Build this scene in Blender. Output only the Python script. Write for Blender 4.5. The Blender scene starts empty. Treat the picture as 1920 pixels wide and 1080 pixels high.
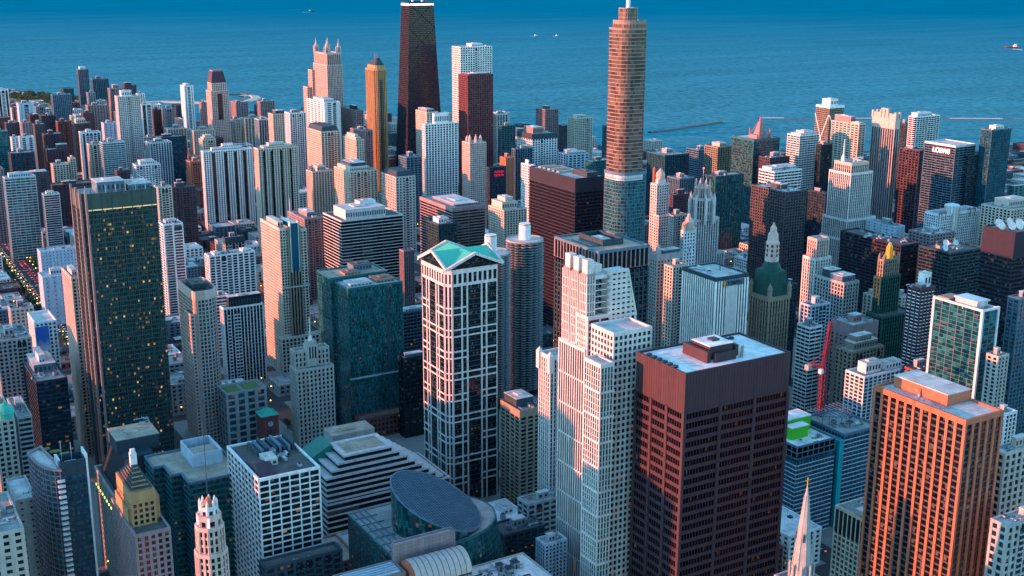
import bpy, math, random
from mathutils import Vector

# ------------------------------------------------------------------ camera, sky, sun, exposure
scene = bpy.context.scene
COL = scene.collection
YAW, PITCH, ROLL, FPX = math.radians(30.605), math.radians(-15.06), math.radians(0.2), 2263.0
CAM = (32.0, 76.0, 410.0)
F_ = Vector((math.sin(YAW) * math.cos(PITCH), math.cos(YAW) * math.cos(PITCH), math.sin(PITCH)))
R0 = Vector((math.cos(YAW), -math.sin(YAW), 0.0))
U0 = R0.cross(F_)
R_ = R0 * math.cos(ROLL) + U0 * math.sin(ROLL)
U_ = U0 * math.cos(ROLL) - R0 * math.sin(ROLL)
cam_data = bpy.data.cameras.new('camera')
cam = bpy.data.objects.new('camera', cam_data)
COL.objects.link(cam)
cam.location = CAM
from mathutils import Matrix
cam.matrix_world = Matrix(((R_.x, U_.x, -F_.x, CAM[0]), (R_.y, U_.y, -F_.y, CAM[1]), (R_.z, U_.z, -F_.z, CAM[2]), (0, 0, 0, 1)))
cam_data.sensor_width = 36.0
cam_data.lens = 36.0 * FPX / 1920.0
cam_data.clip_start = 1.0
cam_data.clip_end = 200000.0
scene.camera = cam

SUN_EL, SUN_AZ = 5.5, 288.0          # degrees; azimuth clockwise from north
world = bpy.data.worlds.new('World')
scene.world = world
world.use_nodes = True
wn, wl = world.node_tree.nodes, world.node_tree.links
wn.clear()
sky = wn.new('ShaderNodeTexSky')
sky.sky_type = 'NISHITA'
sky.sun_disc = False
sky.sun_elevation = math.radians(SUN_EL)
sky.sun_rotation = math.radians(SUN_AZ)
sky.air_density = 0.7
sky.dust_density = 0.0
sky.ozone_density = 4.0
tint = wn.new('ShaderNodeMix')
tint.data_type = 'RGBA'
tint.blend_type = 'MULTIPLY'
tint.inputs[0].default_value = 1.0
tint.inputs[7].default_value = (1.95, 1.44, 0.88, 1)
bg = wn.new('ShaderNodeBackground')
bg.inputs['Strength'].default_value = 0.15
wo = wn.new('ShaderNodeOutputWorld')
wl.new(sky.outputs[0], tint.inputs[6])
wl.new(tint.outputs[2], bg.inputs['Color'])
wl.new(bg.outputs[0], wo.inputs['Surface'])
sun_data = bpy.data.lights.new('sun', 'SUN')
sun_data.energy = 2.2
sun_data.angle = math.radians(0.6)
sun_data.color = (1.0, 0.245, 0.105)
sun = bpy.data.objects.new('sun', sun_data)
COL.objects.link(sun)
sd = Vector((math.sin(math.radians(SUN_AZ)) * math.cos(math.radians(SUN_EL)), math.cos(math.radians(SUN_AZ)) * math.cos(math.radians(SUN_EL)), math.sin(math.radians(SUN_EL))))
sun.rotation_euler = sd.to_track_quat('Z', 'Y').to_euler()
scene.view_settings.view_transform = 'Standard'
scene.view_settings.look = 'None'
scene.view_settings.exposure = 2.85
scene.view_settings.gamma = 1.0
scene.cycles.max_bounces = 5
scene.cycles.diffuse_bounces = 2
scene.cycles.glossy_bounces = 3
scene.cycles.caustics_reflective = False
scene.cycles.use_denoising = True

rnd = random.Random(7)

# ------------------------------------------------------------------ survey helpers: photo bearings to world metres
def ray(px, py):
    return F_ * FPX + R_ * (px - 960.0) + U_ * (540.0 - py)

def at(px, py, D):
    d = ray(px, py)
    t = D / math.hypot(d.x, d.y)
    return Vector((CAM[0] + d.x * t, CAM[1] + d.y * t, CAM[2] + d.z * t))

def at_z(px, py, z):
    d = ray(px, py)
    t = (z - CAM[2]) / d.z
    return Vector((CAM[0] + d.x * t, CAM[1] + d.y * t, z))

def proj(p):
    v = Vector(p) - Vector(CAM)
    z = v.dot(F_)
    return 960 + FPX * v.dot(R_) / z, 540 - FPX * v.dot(U_) / z

def solve(fn, target, lo, hi):
    up = fn(hi) > fn(lo)
    for _ in range(44):
        m = (lo + hi) / 2
        if (fn(m) < target) == up:
            lo = m
        else:
            hi = m
    return (lo + hi) / 2

def place(xl, xc, xr, y, D, wd=25):
    if xc is None:
        xc = solve(lambda x: proj(at(x, y, D) + Vector((0, wd, 0)))[0], xl, xl, xl + 400)
        xc = min(xc, xr - (xr - xl) * 0.3)
    P = at(xc, y, D)
    d = solve(lambda L: proj(P + Vector((0, L, 0)))[0], xl, 0, 500)
    w = solve(lambda L: proj(P + Vector((L, 0, 0)))[0], xr, 0, 500)
    return P.x, P.y, w, d, P.z

FOOT = []
PLACED = []

# ------------------------------------------------------------------ materials
MATS = {}
def nmat(name):
    m = bpy.data.materials.new(name)
    m.use_nodes = True
    n, l = m.node_tree.nodes, m.node_tree.links
    return m, n, l, n['Principled BSDF']

def mathn(n, l, op, a, b=None, c=None):
    k = n.new('ShaderNodeMath')
    k.operation = op
    for i, v in enumerate((a, b, c)):
        if v is None:
            continue
        if isinstance(v, (int, float)):
            k.inputs[i].default_value = v
        else:
            l.new(v, k.inputs[i])
    return k.outputs[0]

def mixc(n, l, fac, a, b, mode='MIX'):
    k = n.new('ShaderNodeMix')
    k.data_type = 'RGBA'
    k.blend_type = mode
    for i, v in ((0, fac), (6, a), (7, b)):
        if isinstance(v, (int, float)):
            k.inputs[i].default_value = v
        elif isinstance(v, tuple):
            k.inputs[i].default_value = (v + (1,))[:4]
        else:
            l.new(v, k.inputs[i])
    return k.outputs[2]

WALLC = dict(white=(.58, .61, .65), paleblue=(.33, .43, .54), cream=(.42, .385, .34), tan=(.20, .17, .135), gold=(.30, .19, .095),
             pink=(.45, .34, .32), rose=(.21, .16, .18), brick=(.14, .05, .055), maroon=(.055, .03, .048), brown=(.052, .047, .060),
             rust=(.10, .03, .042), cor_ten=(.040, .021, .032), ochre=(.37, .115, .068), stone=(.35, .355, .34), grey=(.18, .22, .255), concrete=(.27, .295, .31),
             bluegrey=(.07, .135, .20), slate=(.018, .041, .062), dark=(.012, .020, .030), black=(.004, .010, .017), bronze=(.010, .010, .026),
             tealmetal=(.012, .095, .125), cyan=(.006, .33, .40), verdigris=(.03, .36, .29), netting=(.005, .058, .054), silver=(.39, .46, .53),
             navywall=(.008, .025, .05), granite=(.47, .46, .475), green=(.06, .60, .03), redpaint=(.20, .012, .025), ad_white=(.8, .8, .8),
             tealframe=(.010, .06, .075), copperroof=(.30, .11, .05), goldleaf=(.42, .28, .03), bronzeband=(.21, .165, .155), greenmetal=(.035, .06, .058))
def wall(key):
    if key in MATS:
        return MATS[key]
    c = WALLC[key]
    m, n, l, b = nmat('wall_' + key)
    g = n.new('ShaderNodeNewGeometry')
    mp = n.new('ShaderNodeMapping')
    mp.inputs['Scale'].default_value = (.35, .35, .03)
    l.new(g.outputs['Position'], mp.inputs['Vector'])
    ns = n.new('ShaderNodeTexNoise')
    ns.inputs['Scale'].default_value = 1.0
    ns.inputs['Detail'].default_value = 4
    l.new(mp.outputs[0], ns.inputs['Vector'])
    n2 = n.new('ShaderNodeTexNoise')
    n2.inputs['Scale'].default_value = .9
    n2.inputs['Detail'].default_value = 3
    l.new(g.outputs['Position'], n2.inputs['Vector'])
    v = mathn(n, l, 'ADD', mathn(n, l, 'MULTIPLY', ns.outputs[0], .75), mathn(n, l, 'MULTIPLY', n2.outputs[0], .35))
    v = mathn(n, l, 'ADD', v, .38)
    sn = n.new('ShaderNodeVectorMath'); sn.operation = 'SNAP'
    l.new(g.outputs['Position'], sn.inputs[0]); sn.inputs[1].default_value = (4.1, 4.1, 3.7)
    wnz = n.new('ShaderNodeTexWhiteNoise'); l.new(sn.outputs[0], wnz.inputs['Vector'])
    v = mathn(n, l, 'ADD', v, mathn(n, l, 'MULTIPLY', wnz.outputs[0], .16))
    cm = n.new('ShaderNodeVectorMath')
    cm.operation = 'SCALE'
    cm.inputs[0].default_value = c
    l.new(v, cm.inputs['Scale'])
    l.new(cm.outputs[0], b.inputs['Base Color'])
    b.inputs['Roughness'].default_value = .75 if key not in ('silver', 'tealmetal', 'cyan', 'goldleaf') else .4
    b.inputs['Specular IOR Level'].default_value = .3
    if key in ('silver',):
        b.inputs['Metallic'].default_value = .4
    MATS[key] = m
    return m

# base colour, second colour, lit share, roughness, blend of second colour
GLASSC = dict(navy=((.003, .012, .022), (.012, .034, .052), .02, .15), black=((.001, .005, .009), (.005, .014, .022), .012, .15),
              teal=((.001, .034, .046), (.012, .15, .17), .012, .12), deepteal=((.001, .026, .036), (.008, .09, .10), .02, .12),
              green=((.002, .022, .024), (.012, .07, .062), .012, .14), lit=((.002, .022, .028), (.016, .066, .066), .10, .14),
              warm=((.004, .010, .015), (.014, .022, .028), .022, .15), bronze=((.006, .004, .008), (.018, .010, .014), .02, .14),
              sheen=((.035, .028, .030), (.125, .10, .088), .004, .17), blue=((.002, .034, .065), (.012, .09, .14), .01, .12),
              amber=((.001, .002, .004), (.007, .006, .009), .014, .18), pale=((.07, .12, .145), (.16, .22, .26), .02, .15))
def glass(key):
    k = 'glass_' + key
    if k in MATS:
        return MATS[k]
    c1, c2, lit, ro = GLASSC[key]
    m, n, l, b = nmat(k)
    uv = n.new('ShaderNodeUVMap')
    uv.uv_map = 'UVMap'
    sp = n.new('ShaderNodeSeparateXYZ')
    l.new(uv.outputs[0], sp.inputs[0])
    fu = mathn(n, l, 'FLOOR', mathn(n, l, 'MULTIPLY', sp.outputs[0], {'lit': 1.0, 'sheen': .45}.get(key, 2.0)))
    fv = mathn(n, l, 'FLOOR', sp.outputs[1])
    cb = n.new('ShaderNodeCombineXYZ')
    l.new(fu, cb.inputs[0])
    l.new(fv, cb.inputs[1])
    wnz = n.new('ShaderNodeTexWhiteNoise')
    wnz.noise_dimensions = '2D'
    l.new(cb.outputs[0], wnz.inputs['Vector'])
    cl = n.new('ShaderNodeTexNoise')
    cl.inputs['Scale'].default_value = .16
    cl.inputs['Detail'].default_value = 2
    l.new(cb.outputs[0], cl.inputs['Vector'])
    hz = mathn(n, l, 'FRACT', mathn(n, l, 'MULTIPLY', wnz.outputs[0], 17.3))
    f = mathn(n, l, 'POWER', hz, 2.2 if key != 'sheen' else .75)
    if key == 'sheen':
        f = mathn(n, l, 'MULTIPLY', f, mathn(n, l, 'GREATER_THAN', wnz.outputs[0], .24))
    col = mixc(n, l, f, c1, c2)
    # some rooms have pale blinds drawn part of the way down
    h3 = mathn(n, l, 'FRACT', mathn(n, l, 'MULTIPLY', wnz.outputs[0], 91.7))
    drawn = mathn(n, l, 'MULTIPLY', mathn(n, l, 'LESS_THAN', h3, .16), mathn(n, l, 'GREATER_THAN', mathn(n, l, 'FRACT', sp.outputs[1]), mathn(n, l, 'ADD', .35, mathn(n, l, 'MULTIPLY', hz, .5))))
    if key not in ('sheen', 'pale', 'amber', 'lit'):
        col = mixc(n, l, mathn(n, l, 'MULTIPLY', drawn, .55), col, (.12, .13, .13))
    big = mathn(n, l, 'ADD', mathn(n, l, 'MULTIPLY', cl.outputs[0], 1.0), .5)
    sc = n.new('ShaderNodeVectorMath')
    sc.operation = 'SCALE'
    l.new(col, sc.inputs[0])
    l.new(big, sc.inputs['Scale'])
    l.new(sc.outputs[0], b.inputs['Base Color'])
    b.inputs['Roughness'].default_value = ro
    b.inputs['IOR'].default_value = 1.5
    b.inputs['Specular IOR Level'].default_value = .5 if key != 'amber' else .12
    # lit rooms: rooms with their lamps on
    th = mathn(n, l, 'MULTIPLY', mathn(n, l, 'POWER', cl.outputs[0], 3.0), lit * 8.0)
    on = mathn(n, l, 'LESS_THAN', wnz.outputs[0], th)
    fr = mathn(n, l, 'FRACT', sp.outputs[1])
    on = mathn(n, l, 'MULTIPLY', on, mathn(n, l, 'GREATER_THAN', fr, .55))
    st = mathn(n, l, 'MULTIPLY', on, mathn(n, l, 'ADD', mathn(n, l, 'MULTIPLY', mathn(n, l, 'POWER', hz, 2.5), .11), .012))
    ec = mixc(n, l, hz, (1.0, .36, .04), (1.0, .52, .14))
    l.new(ec, b.inputs['Emission Color'])
    l.new(st, b.inputs['Emission Strength'])
    m.cycles.emission_sampling = 'NONE'
    MATS[k] = m
    return m

def plain(key, col, rough=.8, metal=0, emit=None, es=1.0, noise=0.0, nscale=.2, spec=.3):
    if key in MATS:
        return MATS[key]
    m, n, l, b = nmat(key)
    b.inputs['Base Color'].default_value = col + (1,)
    b.inputs['Roughness'].default_value = rough
    b.inputs['Metallic'].default_value = metal
    b.inputs['Specular IOR Level'].default_value = spec
    if noise:
        g = n.new('ShaderNodeNewGeometry')
        ns = n.new('ShaderNodeTexNoise')
        ns.inputs['Scale'].default_value = nscale
        ns.inputs['Detail'].default_value = 5
        l.new(g.outputs['Position'], ns.inputs['Vector'])
        v = mathn(n, l, 'ADD', mathn(n, l, 'MULTIPLY', ns.outputs[0], 2 * noise), 1 - noise)
        sc = n.new('ShaderNodeVectorMath')
        sc.operation = 'SCALE'
        sc.inputs[0].default_value = col
        l.new(v, sc.inputs['Scale'])
        l.new(sc.outputs[0], b.inputs['Base Color'])
    if emit:
        b.inputs['Emission Color'].default_value = emit + (1,)
        b.inputs['Emission Strength'].default_value = es
        m.cycles.emission_sampling = 'NONE'
    MATS[key] = m
    return m

def roofmat(key):
    k = 'roof_' + key
    if k in MATS:
        return MATS[k]
    c = dict(pale=(.46, .47, .48), grey=(.27, .28, .29), dark=(.07, .075, .08), tan=(.33, .28, .23), white=(.68, .70, .72), brown=(.16, .12, .10))[key]
    m, n, l, b = nmat(k)
    g = n.new('ShaderNodeNewGeometry')
    ns = n.new('ShaderNodeTexNoise')
    ns.inputs['Scale'].default_value = .09
    ns.inputs['Detail'].default_value = 6
    ns.inputs['Roughness'].default_value = .7
    l.new(g.outputs['Position'], ns.inputs['Vector'])
    br = n.new('ShaderNodeTexBrick')
    br.inputs['Scale'].default_value = 1.0
    br.inputs['Brick Width'].default_value = 9
    br.inputs['Row Height'].default_value = 6
    br.inputs['Mortar Size'].default_value = .12
    br.inputs['Color1'].default_value = (1, 1, 1, 1)
    br.inputs['Color2'].default_value = (.86, .86, .86, 1)
    br.inputs['Mortar'].default_value = (.6, .6, .6, 1)
    l.new(g.outputs['Position'], br.inputs['Vector'])
    v = mathn(n, l, 'ADD', mathn(n, l, 'MULTIPLY', ns.outputs[0], 2.0), 0.0)
    sc = n.new('ShaderNodeVectorMath')
    sc.operation = 'SCALE'
    sc.inputs[0].default_value = c
    l.new(v, sc.inputs['Scale'])
    l.new(mixc(n, l, 1.0, sc.outputs[0], br.outputs[0], 'MULTIPLY'), b.inputs['Base Color'])
    b.inputs['Roughness'].default_value = .85
    MATS[k] = m
    return m

# ------------------------------------------------------------------ mesh builder
class MB:
    def __init__(s):
        s.v, s.f, s.uv, s.mi = [], [], [], []
    def face(s, pts, uvs=None, mi=0):
        i = len(s.v)
        s.v.extend([tuple(p) for p in pts])
        s.f.append(tuple(range(i, i + len(pts))))
        s.uv.append(uvs or [(0.0, 0.0)] * len(pts))
        s.mi.append(mi)
    def box(s, x0, x1, y0, y1, z0, z1, mi=0):
        a, b, c, d = (x0, y0), (x1, y0), (x1, y1), (x0, y1)
        s.prism([a, b, c, d], z0, z1, mi)
    def prism(s, poly, z0, z1, mi=0, top=None, bottom=True):
        t = top or poly
        n = len(poly)
        for i in range(n):
            j = (i + 1) % n
            s.face([(*poly[i], z0), (*poly[j], z0), (*t[j], z1), (*t[i], z1)], None, mi)
        s.face([(*p, z1) for p in t], None, mi)
        if bottom:
            s.face([(*p, z0) for p in reversed(poly)], None, mi)
    def bar(s, p, q, w, mi=0):
        p, q = Vector(p), Vector(q)
        d = (q - p).normalized()
        u = d.cross(Vector((0, 0, 1)))
        if u.length < 1e-3:
            u = Vector((1, 0, 0))
        u.normalize()
        t = d.cross(u)
        h = w / 2
        A = [p + u * a * h + t * c * h for a, c in ((-1, -1), (1, -1), (1, 1), (-1, 1))]
        B = [x + (q - p) for x in A]
        for i in range(4):
            j = (i + 1) % 4
            s.face([A[i], A[j], B[j], B[i]], None, mi)
        s.face(A[::-1], None, mi)
        s.face(B, None, mi)
    def lathe(s, cx, cy, prof, n=16, mi=0, a0=0.0):
        for k in range(len(prof) - 1):
            (r0, z0), (r1, z1) = prof[k], prof[k + 1]
            for i in range(n):
                a, b = a0 + 2 * math.pi * i / n, a0 + 2 * math.pi * (i + 1) / n
                P = [(cx + r0 * math.cos(a), cy + r0 * math.sin(a), z0), (cx + r0 * math.cos(b), cy + r0 * math.sin(b), z0),
                     (cx + r1 * math.cos(b), cy + r1 * math.sin(b), z1), (cx + r1 * math.cos(a), cy + r1 * math.sin(a), z1)]
                if r1 < 1e-4:
                    P = P[:3]
                elif r0 < 1e-4:
                    P = [P[0], P[2], P[3]]
                s.face(P, None, mi)
        if prof[-1][0] > 1e-4:
            s.face([(cx + prof[-1][0] * math.cos(a0 + 2 * math.pi * i / n), cy + prof[-1][0] * math.sin(a0 + 2 * math.pi * i / n), prof[-1][1]) for i in range(n)], None, mi)
    def mesh(s, name, mats, off=(0, 0, 0)):
        me = bpy.data.meshes.new(name)
        ox, oy, oz = off
        me.from_pydata([(x - ox, y - oy, z - oz) for x, y, z in s.v], [], s.f)
        for m in (mats if isinstance(mats, (list, tuple)) else [mats]):
            me.materials.append(m)
        uvl = me.uv_layers.new(name='UVMap')
        flat = []
        for u in s.uv:
            for a in u:
                flat.extend(a)
        uvl.data.foreach_set('uv', flat)
        me.polygons.foreach_set('material_index', s.mi)
        me.update()
        return me
    def build(s, name, mats, parent=None):
        if not s.f:
            return None
        off = (0, 0, 0)
        if parent is not None:
            q = parent
            off = Vector((0, 0, 0))
            while q is not None:
                off = off + q.location
                q = q.parent
        o = bpy.data.objects.new(name, s.mesh(name, mats, off))
        COL.objects.link(o)
        o.parent = parent
        return o

def tag(o, label=None, cat=None, group=None, kind=None):
    for k, v in (('label', label), ('category', cat), ('group', group), ('kind', kind)):
        if v:
            o[k] = v
    return o

def empty(name, loc, label, cat, group=None):
    o = bpy.data.objects.new(name, None)
    COL.objects.link(o)
    o.location = loc
    o.empty_display_size = 5
    return tag(o, label, cat, group)

def rect(x, y, w, d):
    return [(x, y), (x + w, y), (x + w, y + d), (x, y + d)]

def inset(poly, t):
    n = len(poly)
    out = []
    for i in range(n):
        p0, p1, p2 = Vector(poly[i - 1]), Vector(poly[i]), Vector(poly[(i + 1) % n])
        a, b = (p1 - p0).normalized(), (p2 - p1).normalized()
        na, nb = Vector((-a.y, a.x)), Vector((-b.y, b.x))
        m = (na + nb)
        m = m / max(.3, m.dot(na)) if m.length > 1e-6 else na
        out.append((p1.x + m.x * t, p1.y + m.y * t))
    return out

class St:
    def __init__(s, spec, **kw):
        t = spec.split()
        s.w, s.g = t[0], t[1]
        v = [float(x) for x in t[2:]]
        s.b, s.f, s.pw, s.sh = v[:4]
        if .2 < s.pw < .62:
            s.pw *= .86
        if .2 < s.sh < .62:
            s.sh *= .88
        s.cap = v[4] if len(v) > 4 else 1.8
        s.sw = s.w
        s.pp, s.ps = (.5, .25) if s.pw > 0.02 else (0, .4)
        if s.sh > .3 and s.pw < .2:
            s.pp, s.ps = .2, .5
        s.verts = None
        for k, x in kw.items():
            setattr(s, k, x)

def facade(fr, gl, a0, b0, a1, b1, z0, z1, st, off, piers=None, spans=None, sp_mb=None):
    """One straight face; a is its left end seen from outside. Lower edge a0-b0, upper edge a1-b1."""
    A0, B0, A1, B1 = Vector(a0), Vector(b0), Vector(a1), Vector(b1)
    L = (B0 - A0).length
    if L < .3:
        return
    d = (B0 - A0) / L
    nrm = Vector((d.y, -d.x))
    nb = max(1, round(L / st.b))
    nf = max(1, round((z1 - st.cap - z0) / st.f))
    H = z1 - st.cap - z0
    gl.face([(*A0, z0), (*B0, z0), (*B1, z1), (*A1, z1)],
            [(off[0], off[1]), (off[0] + nb, off[1]), (off[0] + nb, off[1] + nf * (z1 - z0) / H), (off[0], off[1] + nf * (z1 - z0) / H)])
    def P(t, z, o):
        k = (z - z0) / (z1 - z0)
        p = (A0 + (B0 - A0) * t) * (1 - k) + (A1 + (B1 - A1) * t) * k + nrm * o
        return (p.x, p.y, z)
    top = z1 - st.cap
    if st.pw > 0:
        hw = st.pw * (L / nb) / 2 / L
        ts = st.verts if st.verts else [k / nb for k in range(nb + 1)]
        for k, t in enumerate(ts):
            e = (st.pp - .01) / L
            t0, t1 = max(t - hw, -e), min(t + hw, 1 + e)
            if t <= 0:
                t0 = -e
            if t >= 1:
                t1 = 1 + e
            m = MB() if piers is not None else fr
            o = st.pp
            m.face([P(t0, z0, o), P(t1, z0, o), P(t1, top, o), P(t0, top, o)])
            m.face([P(t0, z0, -.05), P(t0, z0, o), P(t0, top, o), P(t0, top, -.05)])
            m.face([P(t1, z0, o), P(t1, z0, -.05), P(t1, top, -.05), P(t1, top, o)])
            if piers is not None:
                piers.append(m)
    if st.sh > 0:
        fh = H / nf
        e = (st.ps - .013) / L
        for j in range(nf + 1):
            za, zb = z0 + j * fh, min(z0 + j * fh + st.sh * fh, top)
            if j == nf or zb - za < .05:
                continue
            o = st.ps
            m = spans[j] if spans is not None else (sp_mb or fr)
            m.face([P(-e, za, o), P(1 + e, za, o), P(1 + e, zb, o), P(-e, zb, o)])
            m.face([P(-e, zb, o), P(1 + e, zb, o), P(1 + e, zb, -.05), P(-e, zb, -.05)])
            m.face([P(-e, za, -.05), P(1 + e, za, -.05), P(1 + e, za, o), P(-e, za, o)])

def faces_cam(a, b):
    nx, ny = b[1] - a[1], -(b[0] - a[0])
    mx, my = CAM[0] - (a[0] + b[0]) / 2, CAM[1] - (a[1] + b[1]) / 2
    return nx * mx + ny * my > -.35 * math.hypot(nx, ny) * math.hypot(mx, my)

UNITS = None
def unit_meshes():
    global UNITS
    UNITS = []
    wm, gm, dm = wall('silver'), wall('grey'), wall('slate')
    m = MB(); m.box(-2, 2, -1.2, 1.2, 0, 1.8); m.box(-1.6, 1.6, -.8, .8, 1.8, 2.3, 1); m.box(2, 2.6, -.6, .6, .2, 1.2, 1)
    UNITS.append(m.mesh('roof_unit', [wm, dm]))
    m = MB(); m.lathe(0, 0, [(1.5, 0), (1.5, 2.2), (1.1, 2.6), (1.1, 3.0)], 12); m.lathe(0, 0, [(1.0, 3.0), (1.0, 3.05)], 12, 1)
    UNITS.append(m.mesh('roof_unit', [gm, dm]))
    m = MB(); m.box(-3.5, 3.5, -.7, .7, .4, 1.3); m.box(-3, -2.4, -.9, .9, 0, 1.5, 1); m.box(2.2, 3.0, -1.2, 1.2, 0, 2.2, 1)
    UNITS.append(m.mesh('roof_unit', [wm, gm]))
    m = MB(); m.box(-1.5, 1.5, -1.5, 1.5, 0, 2.8); m.box(-1.7, 1.7, -1.7, 1.7, 2.8, 3.0, 1); m.box(-.4, .4, -1.56, -1.5, 0, 2, 1)
    UNITS.append(m.mesh('roof_unit', [gm, dm]))

def more_units():
    wm, gm, dm = wall('silver'), wall('concrete'), wall('slate')
    m = MB()
    for i in range(3):
        m.box(-4 + i * 2.8, -2 + i * 2.8, -1, 1, 0, 1.6); m.lathe(-3 + i * 2.8, 0, [(.75, 1.6), (.75, 1.9)], 10, 1)
    UNITS.append(m.mesh('roof_unit', [wm, dm]))
    m = MB(); m.box(-5, 5, -.5, .5, .3, 1.0); m.box(4, 5, -.5, 4, .3, 1.0); m.box(-5, -4.2, -2.5, .5, 0, 1.4, 1)
    UNITS.append(m.mesh('roof_unit', [wm, gm]))
    m = MB()
    for i in range(5):
        m.bar((-4 + 2 * i, -2, 0), (-4 + 2 * i, -2, 1.1), .12)
    m.bar((-4, -2, 1.1), (4, -2, 1.1), .12); m.box(-1, 2, -.6, 2, 0, 1.2, 1); m.bar((3, 1, 0), (3, 1, 5), .16)
    UNITS.append(m.mesh('roof_unit', [wm, dm]))

def roof_clutter(root, poly, z, n, avoid=()):
    xs, ys = [p[0] for p in poly], [p[1] for p in poly]
    x0, x1, y0, y1 = min(xs), max(xs), min(ys), max(ys)
    w, d = x1 - x0, y1 - y0
    for _ in range(n):
        for _try in range(8):
            x, y = rnd.uniform(x0 + .14 * w, x1 - .14 * w), rnd.uniform(y0 + .14 * d, y1 - .14 * d)
            if all(not (a - 3 < x < b + 3 and c - 3 < y < e + 3) for a, b, c, e in avoid):
                break
        else:
            continue
        o = bpy.data.objects.new('roof_unit', rnd.choice(UNITS))
        COL.objects.link(o)
        o.parent = root
        o.location = (x - root.location.x, y - root.location.y, z - root.location.z)
        s = rnd.uniform(.8, 1.5) * min(1.0, min(w, d) / 22)
        o.scale = (s, s, s)
        o.rotation_euler.z = rnd.choice((0, math.pi / 2))

def body(root, poly, z0, z1, st, top=None, roof='grey', rooflow=1.2, split=False, facade_name='facade', do_roof=True):
    """Glazed walls with modelled piers and spandrels, a parapet ring and a roof deck."""
    fr, gl, spm = MB(), MB(), MB()
    t = top or poly
    n = len(poly)
    off = [rnd.randrange(0, 400), rnd.randrange(0, 400)]
    piers = [] if split else None
    nf = max(1, round((z1 - st.cap - z0) / st.f))
    spans = [MB() for _ in range(nf + 1)] if split else None
    for i in range(n):
        j = (i + 1) % n
        off[0] += 37
        if faces_cam(poly[i], poly[j]):
            facade(fr, gl, poly[i], poly[j], t[i], t[j], z0, z1, st, off, piers, spans, spm if st.sw != st.w else None)
        else:
            fr.face([(*poly[i], z0), (*poly[j], z0), (*t[j], z1 - .02), (*t[i], z1 - .02)])
    gl.build('glazing', glass(st.g), root)
    fr.build(facade_name, wall(st.w), root)
    spm.build('spandrel_frame', wall(st.sw), root)
    if split:
        for m in piers:
            m.build('pier', wall(st.w), root)
        for m in spans:
            m.build('spandrel', wall(st.sw), root)
    if do_roof:
        o = max(st.pp, st.ps) + .03
        outer, inner = inset(t, -o), inset(t, .7)
        pm = MB()
        zl = z1 - max(st.cap, .3)
        zr = z1 - rooflow
        for i in range(n):
            j = (i + 1) % n
            pm.face([(*outer[i], zl), (*outer[j], zl), (*outer[j], z1), (*outer[i], z1)])
            pm.face([(*outer[i], z1), (*outer[j], z1), (*inner[j], z1), (*inner[i], z1)])
            pm.face([(*inner[j], zr), (*inner[i], zr), (*inner[i], z1), (*inner[j], z1)])
            pm.face([(*t[j], zl), (*t[i], zl), (*outer[i], zl), (*outer[j], zl)][::-1])
        pm.build('parapet', wall(getattr(st, 'pm', st.w)), root)
        rm = MB()
        rm.face([(*p, zr) for p in inset(t, .65)])
        rm.build('roof', roofmat(roof), root)
    return z1 - rooflow

def penthouse(root, x0, x1, y0, y1, z, h, mat='grey', roof='grey', name='penthouse'):
    m = MB()
    m.box(x0, x1, y0, y1, z, z + h)
    o = m.build(name, wall(mat), root)
    m = MB()
    m.box(x0 - .25, x1 + .25, y0 - .25, y1 + .25, z + h, z + h + .4)
    if x1 - x0 > 6 and y1 - y0 > 6:
        m.box(x0 + .3 * (x1 - x0), x0 + .6 * (x1 - x0), y0 + .3 * (y1 - y0), y0 + .7 * (y1 - y0), z + h + .4, z + h + 1.4)
    m.build('penthouse_roof', roofmat(roof), o)
    lm = MB()
    k = max(2, int((x1 - x0) / 3))
    for i in range(k):
        xa = x0 + (i + .2) * (x1 - x0) / k
        lm.box(xa, xa + .55 * (x1 - x0) / k, y0 - .08, y0 + .02, z + .25 * h, z + .7 * h)
    lm.build('louver', wall('slate'), o)
    return o

def note(x, y, w, d, label=''):
    FOOT.append((x, y, w, d, label))

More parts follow.
